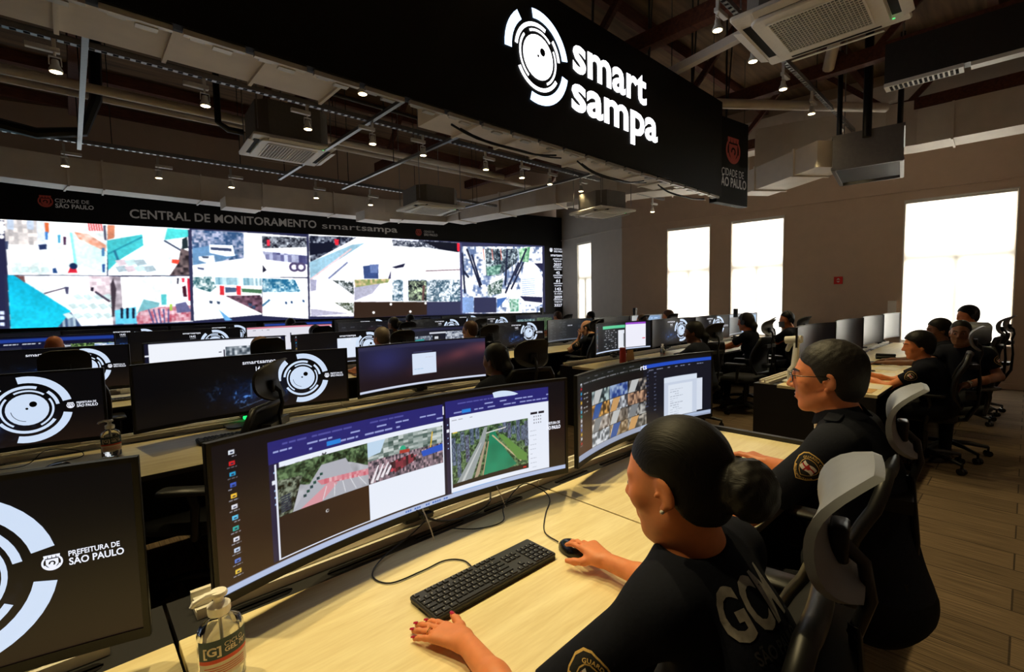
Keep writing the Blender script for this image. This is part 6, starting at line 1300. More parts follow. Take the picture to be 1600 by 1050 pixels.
# right-hand block
for i, (x0, x1) in enumerate(((4.68, 6.0), (6.005, 7.35), (7.355, 8.7), (8.705, 10.2))):
    add_desk('maple desk right of the aisle, ' + ['end one with papers and the white monitor arm', 'second from the aisle with bottles and phones', 'third from the aisle below the big window', 'at the window wall below the big window'][i], x0, x1, 1.63, left_side=i == 0, right_side=i == 3)
for i, (x0, x1) in enumerate(((4.48, 5.9), (5.905, 7.3), (7.305, 8.7), (8.705, 10.1))):
    add_desk('maple second-row desk across the aisle, ' + ['end one with the red flask', 'where the woman in the dark jacket sits', 'second from the window wall', 'at the window wall'][i], x0, x1, 3.88, left_side=i == 0, right_side=i == 3)

# ---------------------------------------------------------------- monitors
YC = .09     # how far the curve's middle sits behind its ends
G = 'wide monitors showing the ring-emblem desktop'
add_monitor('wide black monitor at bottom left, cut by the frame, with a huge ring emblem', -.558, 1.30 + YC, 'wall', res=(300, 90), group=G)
def pm(c): paint_main(c, .858, 1.39)
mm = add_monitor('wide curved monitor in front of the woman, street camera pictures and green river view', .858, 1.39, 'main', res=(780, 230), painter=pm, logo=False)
scr = [o for o in mm.children if o.name.startswith('screen')][0]
va_, fa_ = arc2d(.8, 1.0, 62, 101, LOGO_U, LOGO_V, LOGO_S, n=14); thr = MH * (1 - .088); L = [([(x, max(y, thr)) for x, y in va_], fa_, 0)]; put('ring_emblem', flat_to(mpt, L, ('logo_white',), 'ring_emblem'), scr)
L = [(*text_fit('EFEITURA DE', .548, .610, .196, .0155, bold=.02), 0), (*text_fit('ÃO PAULO', .546, .612, .176, .020, bold=.045), 0)]; put('desktop_text', flat_to(mpt, L, ('text_white',), 'desktop_text'), scr)
vs, fs = text_fit('DELL', -.014, .014, -.0095, .009, bold=.02); m = MB(); m.add([mpt(x, y, .0045) for x, y in vs], fs); obj('maker_badge', m, MATS['steel'], mm)
def p2(c): paint_second(c, 2.212, 1.39)
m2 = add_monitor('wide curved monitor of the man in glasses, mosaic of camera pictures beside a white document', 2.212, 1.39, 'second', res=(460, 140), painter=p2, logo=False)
scr = [o for o in m2.children if o.name.startswith('screen')][0]
L = [(*text_fit('rts', -.005, .055, .328, .04, bold=.02), 0)]; put('desktop_text', flat_to(mpt, L, ('text_white',), 'desktop_text'), scr)
for cx, cy, kd, lb, res in (
    (-1.92, 3.59, 'wall', 'wide monitor of the second row mostly beyond the left edge', (150, 45)),
    (-.53, 3.59, 'wall', 'wide monitor at the left edge of the second row, large ring emblem facing us', (220, 66)),
    (.876, 3.59, 'wall', 'wide monitor of the second row with the headrest in front of its clock', (240, 72)),
    (2.245, 3.59, 'haze', 'wide monitor of the second row with purple haze desktop and a small white box', (380, 112)),
    (-.26, 5.82, 'wall', 'wide monitor of the third row with a chair back in front of its ring emblem', (180, 54)),
    (1.13, 5.82, 'white', 'wide monitor of the third row filled by a bright white page', (240, 72)),
    (2.49, 5.82, 'wall_doc', 'wide monitor of the third row, white window in front of a ring emblem', (200, 60)),
    (3.91, 5.82, 'river', 'wide monitor of the third row with a teal river picture', (220, 66)),
    (5.41, 5.82, 'wall', 'wide monitor of the third row with ring emblem, behind a lit desk with keyboard', (180, 54)),
    (6.79, 5.82, 'term', 'wide monitor of the third row with dark text columns beside the bald man', (180, 54)),
    (8.12, 5.82, 'off', 'switched-off wide monitor of the third row behind the green and purple one', (60, 18)),
    (9.36, 5.82, 'blueglow', 'wide grey-blue monitor of the third row against the window wall', (120, 36)),
    (-.25, 7.95, 'blue', 'wide monitor of the fourth row with blue bands, above a bald head', (180, 54)),
    (1.17, 7.95, 'wall', 'wide ring-emblem monitor of the fourth row above the white-page monitor', (150, 45)),
    (2.54, 7.95, 'pink', 'wide pale monitor of the fourth row with a pink top bar', (180, 54)),
    (3.92, 7.95, 'panels', 'wide dark monitor of the fourth row with grey panels', (150, 45)),
    (5.32, 7.95, 'wall', 'wide ring-emblem monitor of the fourth row above the river picture', (150, 45)),
    (6.67, 7.95, 'wall', 'wide ring-emblem monitor of the fourth row left of the foliage pictures', (150, 45)),
    (8.02, 7.95, 'city_cams', 'wide dark monitor of the fourth row under the statistics panel', (120, 36)),
    (-.75, 9.76, 'panels', 'grey monitor at the left end of the last row', (120, 36)),
    (.52, 9.76, 'wall', 'wide 14:42 monitor of the last row under the cyan awning picture', (120, 36)),
    (1.86, 9.76, 'wall', 'wide ring-emblem monitor of the last row under the bus pictures', (120, 36)),
    (3.28, 9.76, 'blue', 'wide blue-windowed monitor of the last row with a head in front', (120, 36)),
    (4.62, 9.76, 'wall', 'wide ring-emblem monitor of the last row under the brown empty tile', (120, 36)),
    (5.95, 9.76, 'city_cams', 'wide monitor of the last row with green foliage picture', (120, 36)),
    (7.26, 9.76, 'wall', 'wide ring-emblem monitor at the right end of the last row', (120, 36)),
    (5.44, 3.75, 'green_doc', 'wide monitor with green and purple window bars beside the red flask', (240, 72)),
    (6.76, 3.75, 'wall', 'wide ring-emblem monitor facing the woman in the dark jacket', (150, 45)),
    (8.08, 3.75, 'wall', 'wide ring-emblem monitor behind the jacket woman, third from the aisle', (150, 45)),
    (9.36, 3.75, 'light', 'wide monitor by the window wall in front of the ponytailed person', (120, 36)),
    (5.62, 1.55, 'off', 'switched-off glossy monitor nearest the white arm, reflecting windows', (40, 12)),
    (6.94, 1.55, 'off', 'switched-off glossy monitor, second from the white arm', (40, 12)),
    (8.26, 1.55, 'off', 'switched-off glossy monitor, third from the white arm', (40, 12)),
    (9.56, 1.55, 'off', 'switched-off glossy monitor against the window wall', (40, 12))):
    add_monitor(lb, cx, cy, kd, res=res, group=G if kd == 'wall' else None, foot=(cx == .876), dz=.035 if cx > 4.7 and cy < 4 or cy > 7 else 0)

# ---------------------------------------------------------------- chairs
for x, y, rz, l in (
    (.875, .503, 11, 'swivel chair of the woman nearest the camera, its large headrest at bottom right'),
    (1.80, .55, 9, 'swivel chair with pale headrest behind the man in glasses'),
    (.52, 2.88, 52, 'empty swivel chair in front of the second-row monitor, headrest over its clock'),
    (2.60, 2.80, -14, 'swivel chair behind the woman at the purple haze monitor'),
    (-.05, 4.98, 0, 'empty swivel chair in the third row, wide back before the ring emblem'),
    (1.33, 5.0, -4, 'swivel chair behind the brown-haired head at the white-page monitor'),
    (2.72, 4.98, -6, 'swivel chair behind the man with short fair hair'),
    (3.98, 4.98, -6, 'swivel chair behind the dark-haired man at the river picture'),
    (5.5, 4.55, 35, 'empty swivel chair turned sideways in the aisle near the bald man'),
    (6.05, 4.83, -10, 'swivel chair of the bald man resting his face on his hand'),
    (7.95, 5.2, 0, 'swivel chair behind the half-hidden head near the blue-grey monitor'),
    (9.1, 5.2, -15, 'swivel chair near the window with the two heads'),
    (2.62, 7.1, 0, 'swivel chair in front of the pink-topped monitor'),
    (4.1, 7.2, -8, 'swivel chair behind the man in profile in the fourth row'),
    (5.6, 7.2, 0, 'swivel chair in the fourth row before a ring-emblem monitor'),
    (8.2, 7.3, 0, 'swivel chair behind the head below the statistics panel'),
    (5.6, 9.1, 0, 'swivel chair before the foliage monitor in the last row'),
    (3.0, 9.15, 0, 'swivel chair at the blue-windowed monitor of the last row'),
    (5.5, 2.72, -14, 'swivel chair of the woman in the dark jacket'),
    (6.6, 2.55, -5, 'empty swivel chair right behind the jacket woman'),
    (7.2, 2.75, 10, 'swivel chair of the ponytailed person at the window side'),
    (7.85, 2.48, -12, 'swivel chair of the person wearing a headset before the window'),
    (5.62, .60, 4, 'swivel chair of the woman with clasped hands at the paper-strewn desk'),
    (6.13, .48, 62, 'swivel chair of the man with the wristwatch turned to us'),
    (7.9, .50, -4, 'swivel chair with tall curved headrest before the big window'),
    (8.6, .45, -8, 'rightmost swivel chair, curved headrest against the big window')):
    add_chair(l, x, y, rz, head=None if y < 1 or (x, y) in ((6.6, 2.55),) else 'charcoal')

# ---------------------------------------------------------------- people
def W2L(head, yaw, pts):
    a = -R(yaw); c, s = math.cos(a), math.sin(a); out = []
    for p in pts:
        if p is None: out.append(None); continue
        dx, dy = p[0] - head[0], p[1] - head[1]; out.append(np.array([dx * c - dy * s, dx * s + dy * c, p[2]]))
    return out
def dirL(yaw, d): a = -R(yaw); c, s = math.cos(a), math.sin(a); return (d[0] * c - d[1] * s, d[0] * s + d[1] * c, d[2])
# the woman nearest the camera
hd = (.790, .425, 1.206)
P1, q = person('woman in navy uniform T-shirt with a black hair bun, typing nearest the camera', hd, yaw=0, hyaw=4, hpitch=-14, h=.0042, hair='bun', hairm='hair_black', male=False, fine=True, skin='skin_tan', shirt='navy', lean=.20,
    hands=W2L(hd, 0, [(.607, .832, .772), (1.083, .795, .788)]), handdir=[(-.045, .17, -.012), (.035, .17, .026)], curls=[((.10, .12, .10), (.08, .12, .1), (.08, .12, .1), (.12, .14, .1)), ((.16, .30, .25), (.20, .34, .28), (.35, .5, .4), (.5, .6, .4))],
    elbow=W2L(hd, 0, [(.548, .575, .80), (1.075, .585, .80)]), thumb=[(.75, .62, -.02), (.70, .62, -.42)], neck_off=(.03, -.025, -.150), sleeve=.80, sh_drop=(.0, .0), hair_h=.0035, sc=.91)
for k, (p, d, u, r) in enumerate(q['tips'][0]):
    m = MB(); c = Vector(p) + Vector(u) * (r * .62) - Vector(d) * .001; n_ = Vector(u); d_ = Vector(d); s_ = n_.cross(d_)
    def nf(a, b): e = (a - .5) * 2; g = (b - .5) * 2; return c + s_ * (e * r * .72 * math.sqrt(max(0, 1 - .25 * g * g))) + d_ * (g * r * .95 * math.sqrt(max(0, 1 - .35 * e * e)) + .001) + n_ * (r * .40 * (1 - .8 * e * e) * (1 - .12 * g * g))
    m.sheet(nf, 8, 8); obj('painted_fingernail', m, MATS['nail_red'], P1, 180, label='dark red painted fingernail')
W_, T_i = q['WR'][0], q['tips'][0][2]; m = MB(); D_ = np.array([-.045, .17, -.012]); D_ = D_ / np.linalg.norm(D_); Tt = np.array([D_[1], -D_[0], 0]); ctr = W_ + D_ * .098 - Tt * .0108 + np.array([0, 0, -.001])
m.tube([Vector(ctr + Tt * .0098 * math.cos(a * .3927) + np.array([0, 0, .0098 * math.sin(a * .3927)])) for a in range(17)], .0012, 6); obj('ring', m, MATS['gold'], P1, 60)
m = MB(); e = q['P'](-.082, -.002, -.040); m.lathe([(.004 * math.sin(a * math.pi / 8), -.004 * math.cos(a * math.pi / 8)) for a in range(1, 8)], c=tuple(e), n=12); obj('stud_earring', m, MATS['pearl'], P1, 180)
sh = q['shirt']; cb = q['CH'] * .45 + q['Nk'] * .55
decal('back_lettering', [(*text_fit('GCM', -.080, .055, -.010, .100, bold=.03, shear=.12), 0)], ('print_silver',), sh, (.0, -.16, 1.02), (1, .0, .0), (0, .35, 1), P1)
decal('back_lettering', [(*text_fit('SÃO PAULO', -.060, .045, -.045, .026, bold=.02), 0)], ('print_faint',), sh, (.0, -.16, 1.02), (1, .0, .0), (0, .35, 1), P1)
def sleeve_patch(P, q, i, s, text=True, t=.55, back=.15):
    a, e = q['SLV'][i]; ax_ = (a - e); ax_ /= np.linalg.norm(ax_); c = a * (1 - t) + e * t; out = np.array([(-1 if i == 0 else 1) * 1.0, -back, .12]); out -= ax_ * (out @ ax_); out /= np.linalg.norm(out); u = np.cross(ax_, out)
    decal('shoulder_patch', patch_art(s, text), PATCH_M, q['shirt'], c + out * .06, u, ax_, P, lift=.0015)
sleeve_patch(P1, q, 0, .088, t=.60, back=.55)
# the man in glasses
hd = (1.865, .455, 1.262)
P2, q = person('man in glasses with short dark hair, navy collared uniform, profile to the left', hd, yaw=0, hyaw=10, hpitch=-4, h=.0048, hair='short', hairm='hair_dark', male=True, fine=True, skin='skin_olive', shirt='navy_light', lean=.13,
    hands=W2L(hd, 0, [(1.80, .86, .775), (2.285, .780, .788)]), handdir=[None, (.035, .17, .025)], elbow=W2L(hd, 0, [(1.66, .62, .80), (2.17, .55, .80)]), curls=[None, ((.16, .30, .25), (.20, .34, .28), (.35, .5, .4), (.5, .6, .4))], thumb=[None, (.70, .62, -.42)], sleeve=.70, collar=True, hair_h=.0035)
PP = q['P']
m = MB()
for s in (-1, 1):
    ring = [PP(s * (.033 + .024 * math.cos(a * .3927)), .103 - .010 * abs(math.cos(a * .3927)) * (1 if math.cos(a * .3927) > 0 else .2), .002 + .0175 * math.sin(a * .3927)) for a in range(17)]; m.tube(ring, .0018, 6)
    m.tube([PP(s * .058, .094, .010), PP(s * .078, .06, .010), PP(s * .083, -.005, .008), PP(s * .082, -.03, -.008)], .0017, 6)
m.tube([PP(-.010, .106, .006), PP(0, .110, .009), PP(.010, .106, .006)], .0016, 6); obj('glasses_frame', m, MATS['black_gloss'], P2, 60)
m = MB()
for s in (-1, 1): m.add([PP(s * (.033 + .023 * math.cos(a * .3927)), .1025 - .008 * max(0, math.cos(a * .3927)), .002 + .0165 * math.sin(a * .3927)) for a in range(16)], [tuple(range(16))])
obj('lenses', m, MATS['gel'], P2)
for s in (-1, 1): m = MB(); m.tube([PP(s * .052, .073, .026), PP(s * .030, .089, .030), PP(s * .014, .094, .026)], [.002, .0036, .0032], 6); obj('eyebrow', m, MATS['hair_dark'], P2, 60)
def lipm(P, q):
    m = MB(); PP = q['P']
    for z, y, r in ((-.0575, .0925, .0042), (-.0695, .0925, .0052)): m.tube([PP(-.020, y - .010, -.0635), PP(-.010, y - .001, z), PP(0, y + .001, z), PP(.010, y - .001, z), PP(.020, y - .010, -.0635)], [.001, r * .8, r, r * .8, .001], 8)
    obj('lips', m, MATS['lip'], P, 60)
lipm(P2, q); sleeve_patch(P2, q, 0, .094, t=.30, back=.10)
Nk = q['Nk']; decal('collar_pin', [(*disc2d(.011, 0, 0, 1, 12), 0)], ('gold',), q['shirt'], (-.2, .013, 1.105), (0, -1, 0), (0, 0, 1), P2, lift=.004)
m = MB(); a, e = q['SLV'][0]; c = Vector(Nk * .55 + a * .45) + Vector((0, .01, .062)); m.rbox(-.055, .055, -.022, .022, -.002, .003, .012, 3, M=Matrix.Translation(c) @ Matrix.Rotation(R(-8), 4, 'Y')); obj('epaulette', m, MATS['navy_light'], P2)

def face_extra(P, q, hm='hair_dark'):
    PP = q['P']
    for s in (-1, 1): m = MB(); m.tube([PP(s * .05, .075, .026), PP(s * .032, .090, .030), PP(s * .014, .095, .026)], [.002, .0035, .003], 5); obj('eyebrow', m, MATS[hm], P, 60)
PL = [
    ('woman with black hair tied back, in profile at the purple haze monitor', (2.365, 2.76, 1.10), dict(hair='pony', hairm='hair_black', male=False, skin='skin_deep', h=.0075, hyaw=8, hpitch=-6, tall_hair=-.002)),
    ('man with short fair hair seen from behind in the third row', (2.56, 4.95, 1.165), dict(hair='short', hairm='hair_grey', skin='skin_olive', h=.010, hyaw=10, hpitch=-10)),
    ('dark-haired person in left profile in the fourth row, just behind the fair-haired man', (3.92, 7.15, 1.215), dict(hair='bun', hairm='hair_dark', male=False, skin='skin_deep', h=.012, hyaw=25)),
    ('man with short brown hair in left profile at the river picture', (3.80, 4.93, 1.19), dict(hair='short', hairm='hair_brown', skin='skin_light', h=.010, hyaw=22, hpitch=-4)),
    ('bald person whose shiny head shows above the third-row emblem monitor', (-.15, 7.2, 1.15), dict(hair='none', skin='skin_tan', h=.012)),
    ('brown-haired person whose crown shows before the white-page monitor', (1.30, 4.93, 1.13), dict(hair='short', hairm='hair_brown', h=.011, tall_hair=.006)),
    ('dark round head silhouetted before the blue-windowed last-row monitor', (2.95, 9.2, 1.20), dict(hair='short', hairm='hair_dark', h=.014, tall_hair=.008)),
    ('person with dark hair half hidden before the pink-topped monitor', (2.62, 7.1, 1.13), dict(hair='short', hairm='hair_black', h=.014, tall_hair=.01)),
    ('dark-haired person far off before the foliage monitor', (5.45, 9.2, 1.20), dict(hair='short', hairm='hair_black', h=.014, tall_hair=.008)),
    ('dark-haired person below the statistics panel, balding at the crown', (8.05, 7.2, 1.20), dict(hair='short', hairm='hair_brown', skin='skin_tan', h=.013, hpitch=-20)),
    ('dark-haired person facing left in front of the far window', (9.3, 7.25, 1.17), dict(hair='short', hairm='hair_black', skin='skin_deep', h=.013, hyaw=35)),
    ('bald man in grey-navy uniform resting his face on his hand', (5.99, 4.74, 1.11), dict(hair='bald', hairm='hair_dark', skin='skin_light', h=.0085, hyaw=20, hpitch=-24, neck_off=(.02, -.10, -.13), shirt='navy_light', lean=.16, sleeve=.75, patch=True,
        hands=[np.array([-.055, .120, .935]), np.array([.16, .36, .775])], handdir=[(.01, -.045, .17), None], elbow=[np.array([-.17, .20, .765]), None])),
    ('person whose head pokes above the green and purple monitor, orange-lit', (7.95, 4.98, 1.15), dict(hair='buzz', hairm='hair_brown', skin='skin_tan', h=.013)),
    ('person with reddish brown hair near the first tall window', (9.05, 5.05, 1.20), dict(hair='short', hairm='hair_brown', h=.013, tall_hair=.008, hyaw=20)),
    ('woman in dark jacket in left profile at a ring-emblem monitor, patch on sleeve', (5.27, 2.62, 1.155), dict(hair='pony', hairm='hair_black', male=False, skin='skin_deep', shirt='navy_light', h=.008, hyaw=14, hpitch=-10, sleeve=1.0, patch=True)),
    ('ponytailed person with headphones seen from behind at the window side', (7.02, 2.72, 1.20), dict(hair='pony', hairm='hair_dark', male=False, skin='skin_tan', h=.010, hyaw=-8, headset=True, tall_hair=.004)),
    ('person wearing a headset and clear face mask before the second tall window', (7.82, 2.44, 1.205), dict(hair='short', hairm='hair_black', skin='skin_tan', h=.010, hyaw=55, hpitch=-8, headset=True, mask=True)),
    ('woman with short black hair and smartwatch, hands clasped on the right-hand desk', (5.50, .655, 1.085), dict(hair='short', tall_hair=.012, hairm='hair_black', male=False, skin='skin_tan', h=.0075, hyaw=22, hpitch=-8, patch=True, watch='black_gloss', sleeve=.62,
        hands=[np.array([-.10, .40, .785]), np.array([.0, .39, .80])], lean=.12)),
    ('person leaning with patch on sleeve just beyond the clasped-hands woman', (6.93, .66, 1.15), dict(hair='pony', hairm='hair_black', male=False, skin='skin_deep', h=.009, hyaw=28, patch=True)),
    ('man in navy turning his face to us, white wristwatch, elbow out', (6.22, .43, 1.165), dict(hair='buzz', hairm='hair_black', skin='skin_deep', h=.0065, yaw=62, hyaw=26, hpitch=-4, patch=True, watch='pearl', lean=.06, fine=True, sleeve=.6,
        hands=W2L((6.22, .43), 62, [(5.80, .36, .72), (5.86, .72, .80)]), elbow=W2L((6.22, .43), 62, [(6.20, .16, .77), None]))),
    ('person with headset partly hidden behind the man with the white watch', (7.95, .50, 1.27), dict(hair='short', hairm='hair_black', skin='skin_tan', h=.010, hyaw=40, headset=True, tall_hair=.008)),
]
for lb, hd, kw in PL:
    kw = dict(kw); ex = {k: kw.pop(k) for k in ('patch', 'headset', 'mask', 'watch', 'hide') if k in kw}; kw.setdefault('hyaw', 5)
    P, q = person(lb, hd, **kw)
    if ex.get('patch'): sleeve_patch(P, q, 0 if not ex.get('hide') else 1, .09, text=False)
    if kw.get('h', 1) < .0095: face_extra(P, q)
    if ex.get('headset'):
        PP = q['P']; m = MB(); m.tube([PP(.10 * math.sin(R(a)), -.015, .02 + .108 * math.cos(R(a))) for a in range(-90, 91, 15)], .006, 6, flat=1.6)
        for s in (-1, 1): m.cyl(PP(s * .082, -.012, -.008), PP(s * .103, -.012, -.008), .034, n=14)
        obj('headset', m, MATS['black_plastic'], P, 50)
    if ex.get('mask'):
        PP = q['P']; m = MB(); m.sheet(lambda u, v: PP(.065 * math.sin((u - .5) * 2.4), .118 * math.cos((u - .5) * 1.6) , -.095 + .085 * v), 10, 4); obj('face_mask', m, MATS['grey_plastic'], P, 60)
    if ex.get('watch'):
        i = 0 if not ex.get('hide') else 1; w = Vector(q['WR'][i]); e = Vector(q['EL'][i]); d = (w - e).normalized(); c = w - d * .035; a = d.orthogonal().normalized(); b = d.cross(a)
        m = MB(); m.tube([c + (a * math.cos(t * .3927) + b * math.sin(t * .3927)) * .031 for t in range(17)], .009, 6, flat=.3); m.cyl(c + Vector((-.2, -.6, .8)).normalized() * .028, c + Vector((-.2, -.6, .8)).normalized() * .038, .019, n=16); obj('wristwatch', m, MATS[ex['watch']], P, 50)

# ---------------------------------------------------------------- objects on the desks
add_keyboard('black keyboard in front of the woman nearest the camera', .835, 1.025, 0)
add_mouse("black mouse under the nearest woman's right hand", 1.116, .950, -12)
add_mouse('black mouse under the hand of the man in glasses', 2.318, .945, -10)
add_keyboard('black keyboard of the man in glasses, hidden behind the hair bun', 2.02, .97, 0)
add_keyboard('black keyboard behind the nearest monitor on the second-row desk', .72, 3.28, 0)
add_keyboard('black keyboard cut by the left edge on the second-row desk', -.42, 3.13, 0)
add_mouse('black mouse on the second-row desk near the gel bottle', -.09, 3.26, 70)
add_keyboard('dark keyboard on the third-row desk seen left of the blank black monitor', .16, 5.42, 0)
add_keyboard('black keyboard on the lit third-row desk near the middle', 5.28, 5.36, 0)
add_mouse('black mouse right of the keyboard on the lit third-row desk', 5.72, 5.42, 0)
add_keyboard('black keyboard before the green and purple monitor', 5.45, 3.42, 0)
add_keyboard('black keyboard of the jacket woman', 6.55, 3.38, 0)
add_keyboard('black keyboard at the second-row purple haze monitor', 2.3, 3.22, 0)
for x in (3.9, 6.7, 8.0): add_keyboard('black keyboard on a third-row desk, ' + {3.9: 'below the river picture', 6.7: 'by the bald man', 8.0: 'behind the green and purple monitor'}[x], x, 5.4, 0)
add_bottle('clear pump bottle of hand gel nearest the camera at bottom left, teal and red label', .192, 1.135, 6)
add_bottle('clear pump bottle of hand gel on the second-row desk by the ring-emblem monitor', .119, 3.37, 8)
add_bottle('small clear pump bottle near the jacket woman', 5.85, 3.34, 40)
add_bottle('clear pump bottle by the glossy monitors on the right-hand desk', 6.55, 1.28, 40)
simple('bottle', 'frosted white bottle by the glossy monitors on the right-hand desk', 'bottle', (6.30, 1.30, DT), lambda m: m.lathe([(.030, 0), (.034, .01), (.034, .13), (.018, .155), (.018, .185), (.02, .186), (.02, .20), (.0, .20)], n=20), 'white_plastic')
simple('flask', 'red cylindrical flask standing at the end of the second-row desk across the aisle', 'flask', (4.93, 3.35, DT), lambda m: m.lathe([(.036, 0), (.04, .01), (.04, .17), (.036, .185), (.036, .19), (.038, .191), (.038, .215), (.03, .222), (.001, .222)], n=24), 'red_paint')
simple('desk_card', 'small pink folded card standing behind the red flask', 'card', (5.32, 3.50, DT), lambda m: (m.box(-.07, .07, -.02, -.018, 0, .15, M=Matrix.Rotation(R(-8), 4, 'X')), m.box(-.07, .07, .02, .022, 0, .15, M=Matrix.Rotation(R(8), 4, 'X'))), 'kraft')
simple('saucer', 'round pale plate beside the red flask', 'plate', (4.75, 3.25, DT), lambda m: m.lathe([(.04, 0), (.075, .008), (.085, .014), (.075, .011), (.001, .006)], n=24), 'white_plastic')
simple('mouse_pad', 'black mouse pad beside the red flask', 'mouse pad', (5.05, 3.14, DT), lambda m: m.rbox(-.12, .12, -.1, .1, 0, .004, .02, 3), 'mesh_fabric')
cg = 'thin black cables under the nearest monitor'
cable("nearest mouse's thin black cable looping back to the monitor", [(1.13, 1.02, .745), (1.15, 1.10, .744), (1.25, 1.19, .744), (1.36, 1.27, .744), (1.38, 1.33, .76), (1.30, 1.36, .80), (1.16, 1.32, .765), (1.10, 1.26, .745), (1.00, 1.28, .745), (.93, 1.34, .75)], group=None)
cable('keyboard cable looping on the desk under the nearest monitor', [(.83, 1.09, .748), (.84, 1.15, .744), (.80, 1.19, .744), (.72, 1.19, .744), (.62, 1.20, .744), (.60, 1.27, .744), (.66, 1.33, .748), (.78, 1.36, .77), (.84, 1.36, .80)])
cable('bundle of black cables behind the nearest monitor foot', [(.80, 1.42, .86), (.86, 1.36, .80), (.94, 1.34, .775), (1.05, 1.35, .765), (1.14, 1.38, .77), (1.20, 1.45, .80)], r=.0035)
cable('short white cable hanging below the nearest monitor', [(.83, 1.36, .845), (.835, 1.33, .80), (.84, 1.31, .75)], r=.0022, m_='cable_white')
cable('second short white cable at the right foot of the nearest monitor', [(1.16, 1.36, .83), (1.165, 1.335, .79), (1.17, 1.32, .752)], r=.002, m_='cable_white')
cable('mouse cable of the man in glasses', [(2.33, 1.0, .745), (2.36, 1.1, .744), (2.30, 1.22, .744), (2.2, 1.34, .76)])
cable('tangled black cable at the left of the second-row desk', [(-.15, 3.34, .745), (-.10, 3.42, .745), (.0, 3.46, .745), (-.02, 3.52, .77), (-.14, 3.50, .80), (-.22, 3.45, .75), (-.4, 3.5, .75)])
cable('black cable on the second-row desk under the purple haze monitor', [(2.3, 3.3, .745), (2.42, 3.4, .745), (2.4, 3.5, .75), (2.2, 3.55, .78), (2.0, 3.5, .75), (1.9, 3.42, .745)])
cable('pale cable lying on the rail of the second row', [(1.9, 3.66, .79), (2.1, 3.64, .80), (2.3, 3.67, .79), (2.6, 3.66, .78)], r=.008, m_='cable_white')
cable('pale cable lying behind the leftmost second-row monitor', [(-.9, 3.62, .79), (-.5, 3.58, .78), (-.3, 3.60, .78), (0, 3.62, .785)], r=.010, m_='cable_white')
simple('usb_hub', 'small hub glowing green on the second-row desk', 'hub', (.86, 3.60, DT + .035), lambda m: m.rbox(-.04, .04, -.015, .015, 0, .02, .006, 2), 'led_green')
simple('phone', 'black phone lying on the second-row desk beside the dark base', 'phone', (1.12, 3.30, DT), lambda m: m.rbox(-.035, .035, -.07, .07, 0, .009, .01, 3), 'black_gloss', rot=70)
rp = random.Random(4)
for i, (x, y, w, d, rz, m_, l) in enumerate(((5.12, .92, .13, .09, 4, 'paper', 'white sheet of paper on the end desk near the clasped hands'), (5.35, 1.05, .15, .105, -9, 'paper', 'white sheet overlapping the middle of the right-hand desk'), (5.95, .97, .15, .105, 12, 'paper', 'white sheet beside the wristwatch on the right-hand desk'), (6.5, 1.02, .15, .105, -4, 'paper', 'white sheet beyond the closed notebook'), (7.1, 1.1, .18, .13, 6, 'paper', 'large white sheet near the window end of the right-hand desk'), (4.86, .92, .11, .08, 0, 'kraft', 'brown envelope at the corner of the right-hand desk'))):
    simple('paper_sheet', l, 'paper', (x, y, DT + .0004 + i * .0004), lambda m: m.box(-w, w, -d, d, 0, .0012), m_, rot=rz, smooth=None)
simple('notebook', 'closed black notebook on the right-hand desk', 'notebook', (5.75, 1.25, DT), lambda m: m.rbox(-.13, .13, -.09, .09, 0, .016, .01, 2), 'black_gloss', rot=8)
simple('tablet', 'grey tablet lying on the right-hand desk', 'tablet', (6.9, 1.22, DT + .003), lambda m: m.rbox(-.13, .13, -.09, .09, 0, .009, .01, 2), 'charcoal', rot=-6)
simple('phone', 'black phone on the papers of the right-hand desk', 'phone', (6.12, 1.12, DT + .004), lambda m: m.rbox(-.035, .035, -.07, .07, 0, .009, .01, 3), 'black_gloss', rot=70)
simple('phone', 'dark desk phone further along the right-hand desk', 'phone', (7.5, 1.2, DT), lambda m: (m.rbox(-.09, .09, -.1, .1, 0, .04, .015, 3), m.rbox(-.085, -.04, -.1, .1, .04, .07, .015, 3)), 'black_plastic', rot=12)
t = thing('monitor_arm', 'white jointed monitor arm standing at the end of the right-hand desks', 'monitor arm', (4.93, 1.50, DT), R(0))
m = MB(); m.rbox(-.06, .06, -.05, .05, 0, .018, .015, 3); m.cyl((0, 0, .01), (0, 0, .12), .02, n=16); obj('clamp_base', m, MATS['white_metal'], t, 40)
m = MB(); m.tube([(0, 0, .10), (.02, -.03, .15), (.08, -.03, .36)], [.028, .03, .026], 10); obj('lower_arm', m, MATS['white_metal'], t, 50)
m = MB(); m.cyl((.085, -.07, .40), (.095, .07, .385), .036, n=18); m.tube([(.09, 0, .385), (.14, .05, .33), (.18, .08, .28)], [.024, .022, .02], 8); obj('joint', m, MATS['white_metal'], t, 40)
for x, y, z, l in ((9.0, 3.66, 1.19, 'small webcam on the window-side monitor of the second row'), (9.0, 5.80, 1.215, 'small webcam before the first tall window'), (8.3, 7.92, 1.25, 'small webcam before the far narrow window')):
    simple('webcam', l, 'camera', (x, y, z), lambda m: (m.rbox(-.05, .05, -.03, .03, .06, .16, .02, 3), m.cyl((0, -.032, .11), (0, -.02, .11), .022, n=12), m.box(-.03, .03, -.03, .03, 0, .07)), 'black_plastic')
t = thing('wall_switch_box', 'small white box on the wall beside the big window', 'wall box', (0, 0, 0)); c = WA0 + WAU * 2.12 + WAN * .0; t.location = (c.x, c.y, 1.22); t.rotation_euler = (0, 0, math.atan2(WAU.y, WAU.x))
m = MB(); m.box(-.06, .06, 0, .05, 0, .22); obj('cover', m, MATS['white_plastic'], t)
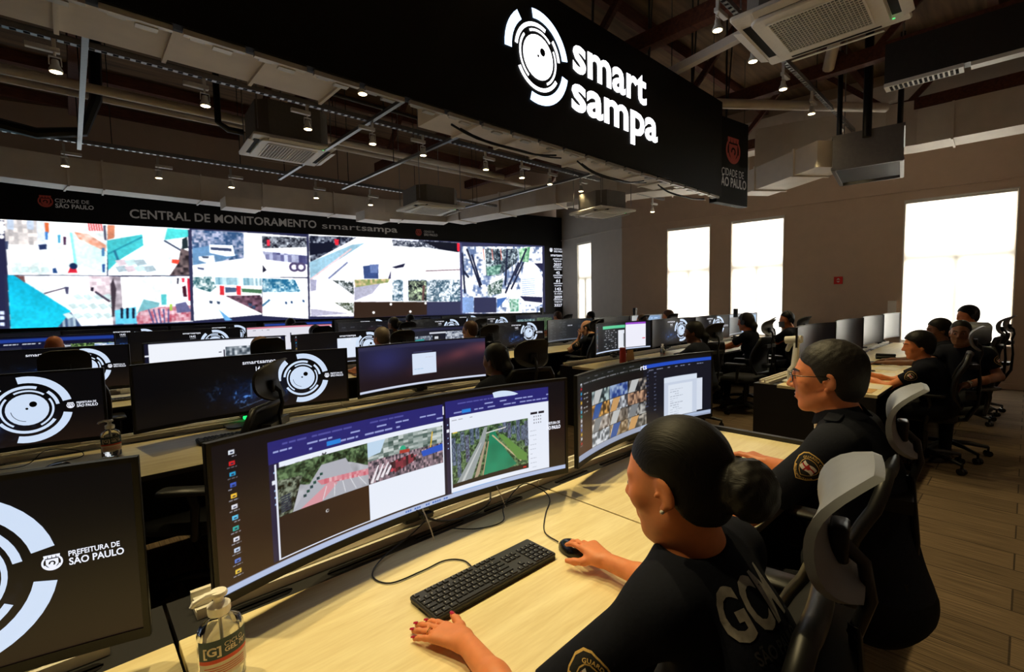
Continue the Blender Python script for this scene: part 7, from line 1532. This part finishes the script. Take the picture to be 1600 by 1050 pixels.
# red fire alarm sign on the window wall
c = WA0 + WAU * 2.93; t = thing('alarm_sign', 'small red square fire alarm sign on the wall between the windows', 'sign', (c.x, c.y, 1.84), math.atan2(WAU.y, WAU.x)); sgn = 1
m = MB(); m.box(-.07, .07, 0, .008, -.07, .07); obj('plate', m, MATS['alarm_red'], t)
m = MB(); m.add([(-.03, .0095, .012), (.03, .0095, .012), (0, .0095, .045)], [(0, 1, 2)]); m.add([(-.03, .0095, -.012), (.03, .0095, -.012), (0, .0095, -.045)], [(0, 1, 2)]); obj('arrows', m, MATS['paper'], t)

# ---------------------------------------------------------------- spotlights on the rails
for i, x in enumerate((.03, .97, 1.84, 2.53, 3.17, 4.13, 4.79, 5.37, 6.1)):
    lf = ('at the far left edge', 'second from the left', 'just left of the left cassette', 'just right of the left cassette', 'fifth from the left', 'over the middle of the video wall', 'seventh from the left', 'eighth from the left', 'last one at the right')[i]
    track_light('warm track spotlight on the middle rail, ' + lf, x, 4.92, 3.55, aim=(rp.uniform(-.15, .15), (-.45, .15)[i % 2], -1), rotz=180 if i < 5 else 0, power=TRACK_W * 1.6)
for i, (x, y) in enumerate(((.06, 7.76), (.95, 7.74), (1.78, 7.72), (2.95, 7.68), (3.85, 7.65), (4.5, 7.62))):
    track_light('small track spotlight on the far rail, ' + ('leftmost, turned away', 'second from the left, glowing dimly', 'third from the left', 'fourth from the left', 'fifth from the left', 'rightmost, above the far cassette')[i], x, y, 3.50, aim=(0, .1, -1), power=TRACK_W * .9)
for i, (x, y) in enumerate(((-.6, 2.10), (.55, 2.11), (1.6, 2.12), (2.75, 2.13), (4.0, 1.80), (4.76, 1.81), (5.62, 1.83), (6.62, 1.84), (8.0, 1.86))):
    track_light('warm track spotlight over the front desks, ' + ('leftmost, above the bottom-left monitor', 'above the gel bottle', 'above the nearest keyboard', 'above the man in glasses', 'first one visible beside the large cassette', 'just below the large cassette corner', 'third one right of the banner', 'fourth one right of the banner', 'furthest, near the fan coil unit')[i], x, y, 4.50 if i < 4 else 3.97, aim=(0, -.30 if i < 4 else -.1, -1), power=TRACK_W * (3.9 if i < 4 else 1.7))
rail('short perforated rail below the banner end carrying one spotlight', (7.5, 4.78), (8.4, 4.78), 3.42)
rail('perforated rail added unseen behind the camera for the fill spotlights', (-1.6, -1.25), (9.5, -1.25), 3.98)
for i, x in enumerate((-.6, 1.6, 3.8, 6.0, 8.2)): track_light('added unseen track spotlight behind the camera, number %d from the left wall' % (i + 1) if False else 'added unseen track spotlight behind the camera, lifting the room light', x, -1.25, 3.97, power=TRACK_W * .9, group='added fill spotlights behind the camera')  # out-of-view spots added to raise the room's ambient and bounce light
track_light('single warm spotlight hanging below the banner end', 8.0, 4.78, 3.42, aim=(0, 0, -1), power=TRACK_W * .6)
rail('short perforated rail at the upper left duct end', (1.75, 3.98), (2.35, 3.98), 3.63)
track_light('warm spotlight peeking past the upper left duct end', 1.97, 3.98, 3.62, aim=(0, 0, -1), power=TRACK_W * .6)
